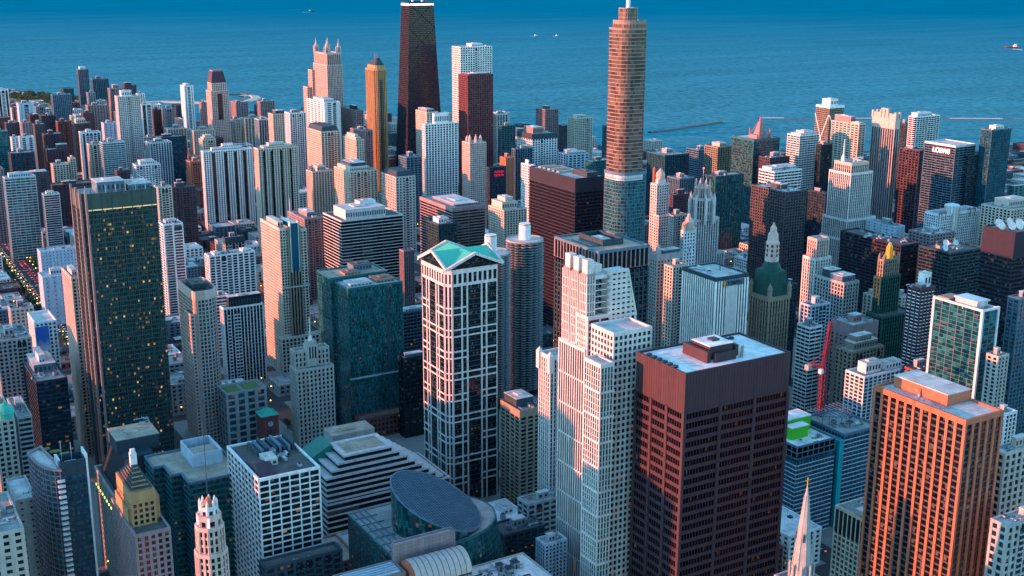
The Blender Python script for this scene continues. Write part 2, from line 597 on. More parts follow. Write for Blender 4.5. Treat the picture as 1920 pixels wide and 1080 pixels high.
def T(name, label, xl, xc, xr, y, D, spec, wd=25, cat=None, ph=None, roof='grey', units=None, group=None, split=False, z0=0, fit=None, kw=None, bays=None, mansard=None):
    x, yy, w, d, H = place(xl, xc, xr, y, D, wd)
    if d > 90:
        d = 90
    d = max(d, 10.0)
    PLACED.append((label[:40], round(x), round(yy), round(w), round(d), round(H)))
    note(x, yy, w, d, label)
    root = empty(name, (x + w / 2, yy + d / 2, 0), label, cat or ('tower' if 'tower' in name else 'building'), group)
    st = St(spec, **(kw or {}))
    if D > 1600:
        st.b *= 1.2
        st.f *= 1.1
    zr = body(root, rect(x, yy, w, d), z0, H, st, roof=roof, split=split)
    av = []
    if ph is None:
        a, b = rnd.uniform(.25, .4), rnd.uniform(.3, .45)
        ph = [(a, a + rnd.uniform(.25, .35), b, b + rnd.uniform(.25, .35), rnd.uniform(4, 7), rnd.choice(['grey', 'concrete', st.w]))]
    for q in ph:
        a, b, c, e, h, mk = q
        penthouse(root, x + a * w, x + b * w, yy + c * d, yy + e * d, zr, h, mk, 'pale')
        av.append((x + a * w, x + b * w, yy + c * d, yy + e * d))
    if units is None:
        units = 9 if D < 1200 else (6 if D < 1700 else 2)
    roof_clutter(root, rect(x, yy, w, d), zr, units, av)
    if mansard:
        m = MB()
        m.prism(rect(x + .8, yy + .8, w - 1.6, d - 1.6), zr, zr + mansard[1], top=rect(x + 4.5, yy + 4.5, w - 9, d - 9))
        m.build('mansard_roof', wall(mansard[0]), root)
    if bays is None and st.pw > .2 and w > 17 and rnd.random() < .55:
        nb_ = max(1, round(w / st.b))
        bays = []
        for k in sorted(rnd.sample(range(1, max(2, nb_ - 1)), min(rnd.choice((1, 2, 2, 3)), max(1, nb_ - 2)))):
            bays.append(((k + .08) / nb_, (k + .92) / nb_))
    rails = bays is not None and isinstance(bays, list)
    for (t0, t1) in (bays or ()):
        m = MB()
        o = max(st.pp, st.ps) + .12
        u = (t1 - t0) * w / 2.0
        m.face([(x + w * t0, yy - o, z0), (x + w * t1, yy - o, z0), (x + w * t1, yy - o, H - st.cap - 2), (x + w * t0, yy - o, H - st.cap - 2)], [(7, 0), (7 + u, 0), (7 + u, H / 3.2), (7, H / 3.2)])
        for t in (t0, t1):
            m.face([(x + w * t, yy + .1, z0), (x + w * t, yy - o, z0), (x + w * t, yy - o, H - st.cap - 2), (x + w * t, yy + .1, H - st.cap - 2)])
        wb = m.build('window_bay', glass('navy' if rails else 'black'), root)
        m = MB()
        for k in range(int((H - st.cap - 2 - z0) / 3.4) if rails else 0):
            m.box(x + w * t0, x + w * t1, yy - o - .45, yy - o + .05, z0 + 3.4 * k, z0 + 3.4 * k + 1.0)
            m.face([(x + w * t0, yy - o + .05, z0 + 3.4 * k + 1.0), (x + w * t1, yy - o + .05, z0 + 3.4 * k + 1.0), (x + w * t1, yy - o + .05, z0 + 3.4 * (k + 1)), (x + w * t0, yy - o + .05, z0 + 3.4 * (k + 1))])
        m.build('balcony_trim', wall(st.sw), wb)
    return root, x, yy, w, d, H
# ================================================================== ground, lake, river, streets
def struct(mb, name, mat):
    o = mb.build(name, mat)
    o['kind'] = 'structure'
    return o

def water_mat():
    m, n, l, b = nmat('lake_water')
    g = n.new('ShaderNodeNewGeometry')
    n1 = n.new('ShaderNodeTexNoise'); n1.inputs['Scale'].default_value = .045; n1.inputs['Detail'].default_value = 6; n1.inputs['Roughness'].default_value = .62; n1.inputs['Distortion'].default_value = .6
    l.new(g.outputs['Position'], n1.inputs['Vector'])
    n2 = n.new('ShaderNodeTexNoise'); n2.inputs['Scale'].default_value = .0011; n2.inputs['Detail'].default_value = 3
    l.new(g.outputs['Position'], n2.inputs['Vector'])
    # reflected-sky fade and wave tones painted into the colour: paler, choppier near shore
    sep = n.new('ShaderNodeSeparateXYZ'); l.new(g.outputs['Position'], sep.inputs[0])
    off = mathn(n, l, 'ADD', mathn(n, l, 'MULTIPLY', sep.outputs[0], .52), mathn(n, l, 'MULTIPLY', sep.outputs[1], .85))
    off = mathn(n, l, 'ADD', off, mathn(n, l, 'MULTIPLY', n2.outputs[0], 1600))
    mr = n.new('ShaderNodeMapRange'); mr.interpolation_type = 'SMOOTHSTEP'
    mr.inputs[1].default_value = 3200; mr.inputs[2].default_value = 12500
    l.new(off, mr.inputs[0])
    deep = mixc(n, l, mr.outputs[0], WATER[1], WATER[0])
    chop = mathn(n, l, 'MULTIPLY', mathn(n, l, 'SUBTRACT', n1.outputs[0], .5), mathn(n, l, 'SUBTRACT', 1.9, mathn(n, l, 'MULTIPLY', mr.outputs[0], 1.8)))
    mp3 = n.new('ShaderNodeMapping'); mp3.inputs['Rotation'].default_value = (0, 0, math.radians(24)); mp3.inputs['Scale'].default_value = (.0007, .0045, .001)
    l.new(g.outputs['Position'], mp3.inputs[0])
    n3 = n.new('ShaderNodeTexNoise'); n3.inputs['Scale'].default_value = 1.0; n3.inputs['Detail'].default_value = 5; n3.inputs['Distortion'].default_value = 1.2
    l.new(mp3.outputs[0], n3.inputs['Vector'])
    chop = mathn(n, l, 'ADD', chop, mathn(n, l, 'MULTIPLY', mathn(n, l, 'SUBTRACT', n3.outputs[0], .5), .55))
    chop = mathn(n, l, 'ADD', chop, 1.0)
    sc = n.new('ShaderNodeVectorMath'); sc.operation = 'SCALE'
    l.new(deep, sc.inputs[0]); l.new(chop, sc.inputs['Scale'])
    l.new(sc.outputs[0], b.inputs['Base Color'])
    b.inputs['Roughness'].default_value = .4
    b.inputs['Specular IOR Level'].default_value = 0.0
    b.inputs['IOR'].default_value = 1.33
    bp = n.new('ShaderNodeBump'); bp.inputs['Strength'].default_value = .35; bp.inputs['Distance'].default_value = 3.0
    l.new(n1.outputs[0], bp.inputs['Height']); l.new(bp.outputs[0], b.inputs['Normal'])
    return m
WATER = ((.0, .168, .255), (.052, .235, .285))
m = MB()
m.face([(-30000, -20000, -3), (60000, -20000, -3), (60000, 70000, -3), (-30000, 70000, -3)])
struct(m, 'lake', water_mat())

shore_px = [(-260, 152), (0, 166), (60, 173), (130, 181), (200, 188), (262, 192), (300, 202), (322, 233), (480, 236), (520, 228), (600, 232), (700, 228), (760, 240), (830, 240), (900, 235), (1000, 242), (1060, 252), (1110, 272), (1215, 284), (1420, 284), (1500, 281), (1700, 284), (1800, 287), (1828, 288), (1838, 276), (1920, 270), (2150, 262)]
shore = [at_z(a, b, 0) for a, b in shore_px]
north_bank = [(-4000, 945), (0, 945), (300, 955), (430, 962), (620, 1030), (760, 1105), (900, 1128), (1700, 1120), (2600, 1120)]
south_bank = [(-4000, 878), (0, 880), (300, 890), (450, 900), (650, 968), (800, 1042), (900, 1062), (1700, 1056), (2600, 1056)]
asphalt = plain('asphalt', (.045, .047, .052), .9, noise=.3, nscale=.08)
m = MB()
poly = north_bank + [(3400, 1120)] + [(p.x, p.y) for p in reversed(shore)] + [(-4000, 5200)]
m.prism(poly, -6, 0)
struct(m, 'ground', asphalt)
m = MB()
m.prism([(-4000, -1500), (3400, -1500), (3400, 1056)] + list(reversed(south_bank)), -6, 0)
struct(m, 'ground', asphalt)
XS = [271 + 119 * k for k in range(-5, 22)]
YS = [478, 622, 755, 866] + [1140 + 93 * k for k in range(0, 34)]
pave = plain('pavement_stone', (.20, .20, .20), .9, noise=.25, nscale=.15)
BLOCKS = []
from mathutils.geometry import intersect_point_tri_2d
def inside(poly, x, y):
    c = False
    for i in range(len(poly)):
        (x1, y1), (x2, y2) = poly[i - 1], poly[i]
        if (y1 > y) != (y2 > y) and x < (x2 - x1) * (y - y1) / (y2 - y1) + x1:
            c = not c
    return c
def on_land(x, y):
    return inside(poly, x, y) or (y < 1056 and inside([(-4000, -1500), (3400, -1500), (3400, 1056)] + list(reversed(south_bank)), x, y))
m = MB()
for a, b in zip(XS, XS[1:]):
    for c, e in zip(YS, YS[1:]):
        q = (a + 11, b - 9, c + 8, e - 8)
        if a == 271:
            q = (a + 20, b - 9, c + 8, e - 8)
        if b == 271:
            q = (a + 11, b - 20, c + 8, e - 8)
        if all(on_land(xx, yy) for xx in q[:2] for yy in q[2:]):
            m.box(*q, 0, .15)
            BLOCKS.append(q)
struct(m, 'pavement', pave)
# painted lane lines and stop lines on the broad street
m = MB()
for N0 in range(1150, 2300, 12):
    for E0 in (263.5, 278.5):
        m.face([(E0 - .2, N0, .005), (E0 + .2, N0, .005), (E0 + .2, N0 + 6, .005), (E0 - .2, N0 + 6, .005)])
for N0 in range(1150, 2300, 93):
    for k in range(8):
        E0 = 254 + k * 4.4
        m.face([(E0, N0 - 2, .005), (E0 + 2, N0 - 2, .005), (E0 + 2, N0 + 2, .005), (E0, N0 + 2, .005)])
struct(m, 'road_marking', plain('road_paint', (.6, .6, .58), .8))

# beach, park lawn, breakwaters
sand = plain('sand', (.46, .40, .33), .95, noise=.2, nscale=.05)
lawn = plain('lawn', (.035, .095, .03), .95, noise=.4, nscale=.03)
m = MB()
bp_ = [(-200, 157), (0, 168), (60, 174.5), (130, 182.5), (200, 189), (262, 193)]
A_ = [at_z(a, b, .004) for a, b in bp_]
B_ = [at_z(a, b + 5.5, .004) for a, b in bp_]
for i in range(len(A_) - 1):
    m.face([B_[i], B_[i + 1], A_[i + 1], A_[i]])
struct(m, 'beach', sand)
def patch(pts, name, mat, z):
    m = MB(); m.face([tuple(at_z(a, b, z)) for a, b in pts]); struct(m, name, mat)
patch([(-100, 215), (10, 214), (60, 215), (140, 214), (140, 190), (60, 181), (0, 175), (-100, 166)][::1], 'lawn', lawn, .008)
patch([(1795, 296), (1838, 294), (1838, 285), (1795, 289)], 'lawn', lawn, .008)
patch([(1890, 345), (1990, 350), (1990, 312), (1890, 310)], 'lawn', lawn, .008)
def ribbon(pxs, w, z0, z1, name, mat):
    P = [at_z(a, b, 0) for a, b in pxs]
    m = MB()
    L, R2 = [], []
    for i, p in enumerate(P):
        d = (P[min(i + 1, len(P) - 1)] - P[max(i - 1, 0)]).normalized()
        nn = Vector((-d.y, d.x, 0)) * w / 2
        L.append(p + nn); R2.append(p - nn)
    for i in range(len(P) - 1):
        for a, b, c, e in ((R2[i], R2[i + 1], L[i + 1], L[i]),):
            m.face([(a.x, a.y, z1), (b.x, b.y, z1), (c.x, c.y, z1), (e.x, e.y, z1)])
        for s in (L, R2):
            a, b = s[i], s[i + 1]
            m.face([(a.x, a.y, z0), (b.x, b.y, z0), (b.x, b.y, z1), (a.x, a.y, z1)])
    o = m.build(name, mat)
    o['kind'] = 'structure'
    return o
conc = plain('pier_concrete', (.40, .40, .40), .9, noise=.25, nscale=.05)
rock = plain('rock', (.10, .11, .12), .95, noise=.5, nscale=.08)
foam = plain('foam', (.55, .62, .66), .9, noise=.3, nscale=.05)
ribbon([(256, 192.5), (300, 190), (345, 191), (400, 192.5), (440, 191.5), (466, 188.5), (481, 183.5), (478, 180), (466, 178.5), (452, 180)], 26, -4, .8, 'curved_breakwater', sand)
ribbon([(430, 176), (452, 175.5), (466, 176.5)], 14, -4, 1.0, 'breakwater', rock)
ribbon([(1218, 247.5), (1240, 245), (1270, 241), (1300, 236), (1330, 231.5), (1352, 228)], 11, -4, 1.2, 'breakwater', rock)
ribbon([(1224, 244.6), (1240, 242.8), (1252, 241.3)], 9, -2.9, -2.4, 'foam_line', foam)
ribbon([(1284, 236.5), (1300, 234.2)], 7, -2.9, -2.4, 'foam_line', foam)
ribbon([(1418, 221), (1500, 221), (1600, 222), (1750, 222), (1960, 223)], 9, -4, -1.6, 'breakwater', rock)
ribbon([(1424, 218.8), (1470, 219)], 10, -2.9, -2.4, 'foam_line', foam)
ribbon([(1590, 219.6), (1660, 219.8)], 8, -2.9, -2.4, 'foam_line', foam)
ribbon([(1780, 219.8), (1880, 220.4)], 9, -2.9, -2.4, 'foam_line', foam)
ribbon([(994, 67.2), (1003, 67.1)], 9, -2.9, -2.5, 'foam_line', foam)
ribbon([(1036, 67.2), (1043, 67.1)], 9, -2.9, -2.5, 'foam_line', foam)
ribbon([(566, 22.6), (582, 22.2)], 12, -2.9, -2.5, 'foam_line', foam)
ribbon([(1900, 91), (1918, 92.2)], 14, -2.9, -2.5, 'foam_line', foam)
ribbon([(0, 165.5), (22, 167)], 30, -2.9, -2.5, 'foam_line', foam)
ribbon([(60, 171.5), (125, 179.5)], 16, -2.9, -2.5, 'foam_line', foam)
unit_meshes()
more_units()
A, O, H_ = 'apartment_tower', 'office_tower', 'hotel_tower'
def PH(*q):
    return [tuple(x) for x in q]

# ---- lakefront strip, far left
T(A, 'black and white vertically striped slab cut by the left edge beside the lakefront park', -14, None, 15, 169, 3350, 'white black 8 3 .45 .02', 20)
T(A, 'pale slab with a blank south wall in front of the lakefront park trees', 31, None, 63, 194, 2950, 'paleblue navy 9 3 .8 .75', 25)
T(A, 'narrow grey striped slab directly right of the pale blank-walled slab', 64, None, 84, 200, 3000, 'grey navy 3.5 3 .5 .3', 20)
T(A, 'blue grey slab with pink-lit left edge standing near the beach', 95, None, 133, 178, 3080, 'bluegrey navy 3.6 3 .4 .35', 22)
T(A, 'tall narrow dark striped tower rising against the water, highest on the far left shore', 143, None, 165, 130, 3450, 'bluegrey black 3.2 3 .4 .06', 22, ph=PH((.2, .8, .2, .8, 7, 'white')))
T(A, 'wide flat-topped dark striped slab right of the narrow dark shore tower', 170, None, 203, 148, 3520, 'bluegrey navy 4 3 .35 .08', 22)
T(A, 'small grey tower tucked between the two dark striped shore slabs', 162, None, 178, 174, 3150, 'grey navy 4 3 .4 .4', 18)
T(A, 'brown shore apartment block with stepped pinkish top', 202, None, 228, 166, 3200, 'rose navy 4 3 .5 .45', 22, ph=PH((.3, .8, .2, .8, 9, 'rose')))
T(A, 'dark brown apartment block with cluttered dark roof behind the pink gridded tower', 229, None, 255, 160, 3250, 'brown navy 4 3 .5 .5', 22, ph=PH((.1, .6, .2, .8, 7, 'dark')))
T(A, 'white and green striped low slab right of the pink gridded tower', 255, None, 271, 176, 3150, 'white teal 5 3 .4 .2', 20)
T(A, 'slim white tower with a sunlit left side standing alone against the lake', 338, 345, 362, 161, 2950, 'white navy 7 3 .75 .1', 22, ph=PH((.2, .7, .2, .8, 5, 'white')))
T(A, 'brown midrise directly left of the tower with the dark mansard crown', 373, None, 389, 192, 2850, 'rose navy 4 3 .5 .5', 18)
T(A, 'beige midrise block just right of the mansard-crowned tower', 427, None, 458, 224, 2750, 'cream navy 4 3 .45 .4', 25)
T(A, 'beige slab with dark slots right of the beige midrise near the curved breakwater', 452, None, 500, 222, 2680, 'cream navy 6 3 .45 .25', 25)
T(A, 'small pinkish tower with a shallow top rising above the beach', 482, None, 514, 190, 2900, 'rose navy 3.6 3 .45 .45', 22)
T(A, 'striped white block with dark slots below the beach trees', 261, None, 283, 196, 2830, 'white black 7 3 .4 .05', 20)
T(A, 'dark maroon block among the beach trees', 283, None, 304, 206, 2870, 'maroon navy 4 3 .5 .5', 20)
T(A, 'pale grey apartment block right of the maroon beach block', 303, None, 326, 204, 2840, 'grey navy 4.5 3 .45 .4', 20)
T(A, 'mixed brown and white apartment cluster left of the pink gridded tower', 160, None, 202, 198, 2700, 'rose navy 5 3 .55 .4', 24)
T(A, 'small red-brown tower left of the brown and white cluster', 152, None, 176, 212, 2620, 'maroon navy 4 3 .5 .5', 20)
T(A, 'pale slab half hidden at the left edge of the pink gridded tower', 190, None, 218, 231, 2560, 'paleblue navy 6 3 .65 .6', 22)

# ---- near north mid left
T(A, 'pink and white gridded tower with a white boxed top on the left', 215, None, 262, 181, 2440, 'granite navy 3.2 3 .45 .4', 22, ph=PH((.2, .66, .2, .8, 11, 'white')))
T(A, 'white tower with bold vertical dark stripes left of the teal banded block', 148, None, 188, 249, 2380, 'white black 5.5 3 .45 .04', 25, ph=PH((.3, .55, .3, .7, 5, 'white')))
T(A, 'beige narrow tower between the white striped tower and the teal banded block', 163, None, 187, 271, 2250, 'cream navy 5 3 .5 .45', 22)
T(A, 'teal glass block with pale floor bands in front of the pink gridded tower', 186, None, 233, 268, 2200, 'silver teal 5 3.4 .05 .35', 25)
T(A, 'dark brown tower with a stepped cream rooftop box', 134, None, 171, 232, 2500, 'brown navy 4 3 .5 .5', 25, ph=PH((.15, .7, .2, .8, 9, 'cream')))
T(A, 'grey-green flat block behind the tall brown slab', 73, None, 104, 217, 2650, 'slate navy 4 3 .35 .4', 25)
T(A, 'red brick block with pale roof boxes behind the maroon tower', 104, None, 134, 228, 2600, 'brick navy 4 3 .5 .5', 22)
T(A, 'tall narrow brown slab with a sunlit orange edge on the left', 61, None, 83, 233, 2380, 'brown black 4 3 .7 .6', 20)
T(A, 'maroon brick tower with a sunlit red edge', 79, None, 116, 252, 2320, 'maroon navy 4 3 .55 .5', 22)
T(A, 'broad maroon brick block with a stepped top in front of the maroon tower', 82, None, 130, 281, 2230, 'maroon navy 4 3 .5 .5', 25, ph=PH((.5, .95, .2, .8, 8, 'maroon')))
T(A, 'cream gridded block wider than tall below the maroon brick block', 95, None, 128, 309, 2080, 'cream navy 4 3.2 .35 .35', 22)
T(A, 'cream gridded tower attached to the right of the low cream block', 127, None, 141, 297, 2090, 'cream navy 4 3.2 .35 .35', 18)
T(A, 'twin white block with shaded slots above the dark low hall', 19, None, 34, 258, 2300, 'white navy 5 3 .6 .5', 18)
T(A, 'white block with dark recess next to the twin white block', 35, None, 63, 257, 2310, 'white navy 9 3 .6 .3', 18)
T(A, 'dull pink brick tower behind the white blocks on the left', 38, None, 58, 230, 2500, 'rose navy 4 3 .55 .5', 20)
T(A, 'dark brown block with orange edge near the left border', 8, None, 36, 231, 2520, 'brown navy 4 3 .5 .5', 22)
T(A, 'teal glass tower at the left border below the striped slab', -18, None, 14, 247, 2250, 'tealmetal teal 4 3.2 .15 .3', 22)
T(O, 'low dark hall with a plain south wall below the white blocks', 15, None, 64, 288, 2180, 'navywall navy 6 4 .6 .6', 30)
T(O, 'blue and white vertically striped office slab left of centre', 273, None, 321, 268, 2230, 'silver blue 4 3.4 .35 .08', 30)
T(O, 'dark blue glass slab behind the blue striped slab', 287, None, 346, 258, 2330, 'navywall blue 4 3.4 .12 .3', 30)
T(A, 'beige-topped dark striped block above the dark blue glass slab', 308, None, 349, 242, 2430, 'cream black 4.5 3 .35 .12', 25)
T(A, 'beige apartment block with many small windows left of the rounded-top block', 356, None, 402, 245, 2420, 'cream navy 4 3 .5 .45', 25)
T(A, 'cream block with a stepped crown above the big white gridded tower', 373, None, 404, 262, 2200, 'cream navy 4 3 .45 .4', 22, ph=PH((.1, .9, .1, .9, 4, 'cream'), (.22, .78, .22, .78, 8, 'cream')))
T(A, 'big white gridded apartment tower with stepped crown left of centre', 377, 381, 472, 284, 1880, 'white black 3.1 2.9 .38 .34', 25, ph=PH((.18, .8, .15, .8, 5, 'white'), (.4, .62, .2, .7, 10, 'white')), bays=((.17, .24), (.41, .48), (.62, .68), (.80, .87)))
T(A, 'orange brick block left of the big white gridded tower', 349, None, 378, 303, 2060, 'ochre navy 3.6 3 .5 .5', 22)
T(O, 'small white and glass office with a white roof box', 248, None, 300, 310, 2060, 'white teal 4 3.4 .3 .3', 26, ph=PH((.2, .8, .2, .8, 7, 'white')))
T(A, 'small dark brown tower in front of the pink gridded tower base', 214, None, 243, 320, 2050, 'brown navy 4 3 .6 .6', 20)
T(O, 'teal and grey banded office tower near the left border', 5, 9, 66, 334, 1800, 'silver teal 6 3.5 .04 .3', 30, ph=PH((.15, .85, .2, .8, 6, 'paleblue')))
T(A, 'brown brick block with a red roof box behind the banded office tower', 51, None, 92, 326, 1950, 'brown navy 4 3 .6 .55', 25, ph=PH((.1, .9, .1, .9, 3, 'brick')))
T('school_building', 'long low maroon hall behind the tall dark lit-up tower', 92, None, 178, 348, 1980, 'maroon navy 6 4 .6 .5', 26, cat='building', roof='brown')
T(A, 'pink gridded block half outside the left border', -30, None, 6, 318, 1930, 'rose navy 4 3.2 .4 .4', 22)

# ---- north mid centre left (x 480-760)
T(A, 'dark block with white vertical stripes behind the tall beige tower', 478, None, 504, 224, 2350, 'silver black 4 3 .25 .1', 22)
T(A, 'beige apartment tower with a stepped dark roof, left of the white-striped glass tower', 503, None, 536, 214, 2250, 'cream navy 3.6 3 .5 .35', 25, ph=PH((.3, 1.0, .3, .9, 6, 'brown')))
T(A, 'white-striped glass tower right of the beige apartment tower with the dark roof', 534, None, 573, 212, 2180, 'white navy 3.4 3 .4 .18', 25)
T(O, 'white building with bold black horizontal bands and a broad blank corner', 575, 608, 637, 192, 2330, 'white black 14 3.4 .35 .5', ph=PH((.2, .85, .2, .8, 5, 'white')))
T(O, 'orange-lit flat-topped brick slab left of the slender gold tower', 636, 668, 681, 207, 2340, 'rose navy 3.6 3.4 .35 .4', ph=PH((.3, .7, .2, .5, 8, 'dark')))
T(A, 'ornate beige block with a grey mansard roof left of centre', 575, 602, 637, 247, 2030, 'cream navy 4.4 3.4 .45 .4', ph=[], mansard=('slate', 9))
T(A, 'beige stepped tower with green glass left of the brown and beige tower', 643, 668, 682, 262, 1990, 'cream teal 4.4 3.4 .5 .4', ph=PH((.1, .75, .1, .9, 4, 'cream'), (.2, .65, .2, .8, 8, 'cream')))
T(A, 'brown and beige tower directly left of the slender gold tower', 657, 676, 698, 245, 2080, 'rose navy 4 3 .45 .4')
T(A, 'tall cream apartment tower with a sunlit left edge, tallest beige tower at left centre', 476, 484, 556, 279, 1700, 'cream navy 3.2 2.95 .42 .36', ph=PH((.15, .9, .1, .9, 3, 'cream'), (.3, .7, .2, .8, 7, 'cream')), bays=((.12, .17), (.32, .38), (.55, .61), (.80, .86)))
T(A, 'compact white-pierced tower with beige top in front of the ornate mansard block', 575, 586, 623, 322, 1800, 'cream teal 3.8 3.1 .4 .2', ph=PH((.3, .7, .2, .8, 8, 'cream')))
T(A, 'beige tower with rounded balconies stacked down its corner', 627, 656, 707, 322, 1720, 'cream navy 4.6 3.1 .5 .4', ph=PH((.05, .75, .1, .9, 6, 'cream'), (.2, .7, .2, .8, 11, 'slate')))
T(H_, 'old grey stone block with a mansard roof right of the beige balcony tower', 715, 742, 778, 332, 1680, 'stone navy 4.4 3.6 .5 .45', ph=[], mansard=('slate', 8))
T(H_, 'low dark hotel block with pale rim at the foot of the black tapered tower', 748, 762, 790, 295, 1880, 'bluegrey navy 5 3.4 .3 .4')
T(A, 'brown and beige stepped tower left of the white gridded tower', 780, 800, 821, 210, 2070, 'cream teal 4 3 .45 .35', ph=PH((.1, .5, .1, .9, 5, 'rose'), (.5, .9, .2, .9, 4, 'brown')))
T(A, 'bright white gridded tower with a tall blank white rooftop box at centre', 793, 797, 857, 233, 1930, 'white black 4.2 3.5 .38 .34', ph=PH((.3, .75, .2, .8, 17, 'white')))
T(O, 'tall white gridded slab behind the red granite tower', 848, 863, 922, 88, 2300, 'white black 4.2 3.9 .40 .38', ph=PH((.4, .75, .2, .8, 6, 'white')))
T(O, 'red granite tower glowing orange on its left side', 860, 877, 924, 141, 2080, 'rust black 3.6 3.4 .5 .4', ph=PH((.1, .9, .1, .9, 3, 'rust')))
T(A, 'dark block with pale vertical fins right of the red granite tower', 925, 932, 952, 214, 2380, 'silver navy 5 3.2 .3 .1')
T(A, 'low teal block behind the red granite tower', 935, 940, 966, 236, 2300, 'tealmetal navy 5 3.2 .2 .3')
T(O, 'dark low office carrying a small red lit sign', 912, 918, 948, 314, 1880, 'navywall navy 4 3.4 .4 .5', ph=[])
T(O, 'dark block with pink and teal vertical fins left of the white-framed block', 960, 966, 998, 279, 2010, 'bluegrey navy 4 3.4 .3 .1')
T(O, 'small block with an orange-lit blank west wall beside the dark finned block', 938, 950, 964, 296, 1980, 'ochre navy 6 3.4 .9 .9')

# ---- centre right, behind the bronze-gold tower
T(A, 'red and grey striped slab tower against the lake at centre right', 1005, 1022, 1047, 205, 2500, 'rose navy 4 3 .4 .25', ph=PH((.3, .55, .3, .7, 6, 'brown')))
T(A, 'beige apartment block with a cluttered open roof against the lake', 1065, 1078, 1111, 222, 2420, 'cream teal 4 3.1 .3 .35', ph=PH((.2, .7, .2, .8, 6, 'cream')))
T(A, 'dark low slab between the two apartment blocks on the lake edge', 1047, None, 1066, 236, 2560, 'slate navy 4 3.2 .3 .4', 20)
T(O, 'white-framed square-windowed block with a pink roof box', 970, 998, 1044, 252, 2070, 'white navy 4.6 3.8 .38 .36', ph=PH((.15, .55, .2, .8, 11, 'rose')), kw=dict(cap=9, pm='slate'))
T(O, 'low pale complex with boxy roofs left of the bronze-gold tower', 1047, 1066, 1104, 290, 2040, 'paleblue navy 7 4 .4 .4', ph=PH((.1, .9, .1, .5, 4, 'stone'), (.2, .7, .55, .9, 6, 'paleblue')))
T(O, 'green glass low block beside the low pale complex', 1098, 1112, 1146, 302, 1960, 'tealmetal teal 4 3.6 .2 .3')
T(O, 'grey narrow block at the left edge of the bronze-gold tower', 1130, None, 1146, 236, 2450, 'bluegrey navy 4 3 .3 .3', 20)
T(O, 'white gridded office wing peeking out left of the black slab office', 978, 996, 1003, 310, 1700, 'white black 3.4 3.4 .4 .4')
T(O, 'teal ribbed low office right of the bronze-gold tower', 1214, 1247, 1292, 291, 1960, 'tealmetal navy 3.2 3.4 .3 .08')
T(O, 'grey banded midrise behind the teal ribbed office', 1288, 1310, 1336, 281, 2120, 'bluegrey navy 4 3.4 .08 .4')
T(A, 'brown and green glass block with a cream roof box by the lake', 1322, 1346, 1373, 276, 1980, 'tan green 4.2 3.2 .35 .3', ph=PH((.3, .75, .2, .8, 6, 'cream')))
T(O, 'dark ribbed office in front of the teal ribbed office', 1252, 1274, 1302, 335, 1720, 'bluegrey navy 3.4 3.6 .35 .06')
T(O, 'dark teal glass slab behind the gothic tower', 1322, 1342, 1394, 331, 1730, 'slate teal 4 3.6 .15 .12')
T(O, 'grey stone block with many windows between the domed tower and the gothic tower', 1250, 1263, 1288, 404, 1560, 'stone navy 4 3.4 .45 .4')
T(O, 'brown low brick block in front of the dark ribbed office', 1252, 1262, 1297, 366, 1650, 'maroon navy 4 3.4 .5 .5')
T(O, 'dark flat-topped office with pink-lit top edge below the orange-tipped tower', 1424, 1444, 1480, 296, 1850, 'maroon navy 4 3.6 .3 .4')
T(O, 'teal and white banded tower with stepped white roof boxes', 1477, 1500, 1536, 254, 1900, 'white teal 5 3.3 .06 .36', ph=PH((.1, .9, .1, .9, 3, 'white'), (.3, .8, .2, .8, 6, 'white')))
T(A, 'dark glass tower at the foot of the cross-braced tower', 1533, 1540, 1560, 272, 1880, 'black navy 4 3.3 .2 .2')
T(O, 'low white-roofed office in front of the banded tower', 1424, 1452, 1503, 322, 1640, 'white navy 5 3.6 .06 .45', ph=PH((.05, .95, .3, .9, 5, 'white')))
T(O, 'brown gridded slab tower with orange-lit top left of the wide dark office', 1410, 1473, 1512, 360, 1480, 'brown black 4.2 3.6 .4 .42', roof='pale')
T(O, 'dark block with a red strip right of the brown gridded slab', 1512, 1548, 1556, 362, 1640, 'navywall navy 4 3.5 .3 .3')
T(A, 'orange-lit banded tower with a pink rooftop box in front of the cross-braced tower', 1560, 1611, 1623, 233, 1930, 'cream teal 7 3.3 .2 .4', ph=PH((.2, .9, .35, .95, 10, 'rose'), (.1, .8, .02, .3, 3, 'cream')))
T(A, 'dark narrow tower right of the pink-crowned tower', 1684, None, 1706, 232, 2250, 'slate navy 4 3.2 .3 .3', 22)
T(H_, 'white-edged dark glass tower with a white roof box near the lake', 1705, 1720, 1762, 219, 2180, 'white navy 6 3.2 .1 .3', ph=PH((.05, .65, .1, .9, 7, 'white')))
T(O, 'dark glass tower with a red-lit left flank beside the bold signed hotel', 1688, 1724, 1739, 282, 1900, 'maroon black 5 3.6 .3 .3')
T(A, 'tall teal glass tower with a mirror-like south face at the right', 1840, 1860, 1896, 243, 1800, 'tealmetal blue 3.2 3.4 .05 .05', ph=PH((.3, .7, .2, .8, 5, 'white')))
T(H_, 'orange-lit gridded block with a stepped roof box at the right border', 1841, 1896, 1945, 393, 1560, 'cream black 5.2 3.5 .4 .38', ph=PH((.25, .95, .3, .8, 9, 'cream')))
T(O, 'wide dark office slab with red-lit horizontal stripes on its west face', 1568, 1690, 1722, 460, 1360, 'bronze black 7 3.8 .12 .42', ph=[], units=16, roof='dark')
T(O, 'lower dark office block with white dishes on its roof', 1725, 1782, 1843, 474, 1330, 'slate black 5 3.8 .08 .35', ph=[], units=12, roof='dark')
T(O, 'low brown pale-roofed block between the wide dark office and the white gridded hotel', 1705, 1745, 1790, 440, 1480, 'rose navy 5 3.8 .4 .5', roof='pale')
T(O, 'pale blank podium left of the white gridded hotel', 1625, 1680, 1696, 425, 1540, 'paleblue navy 9 4 .7 .7')
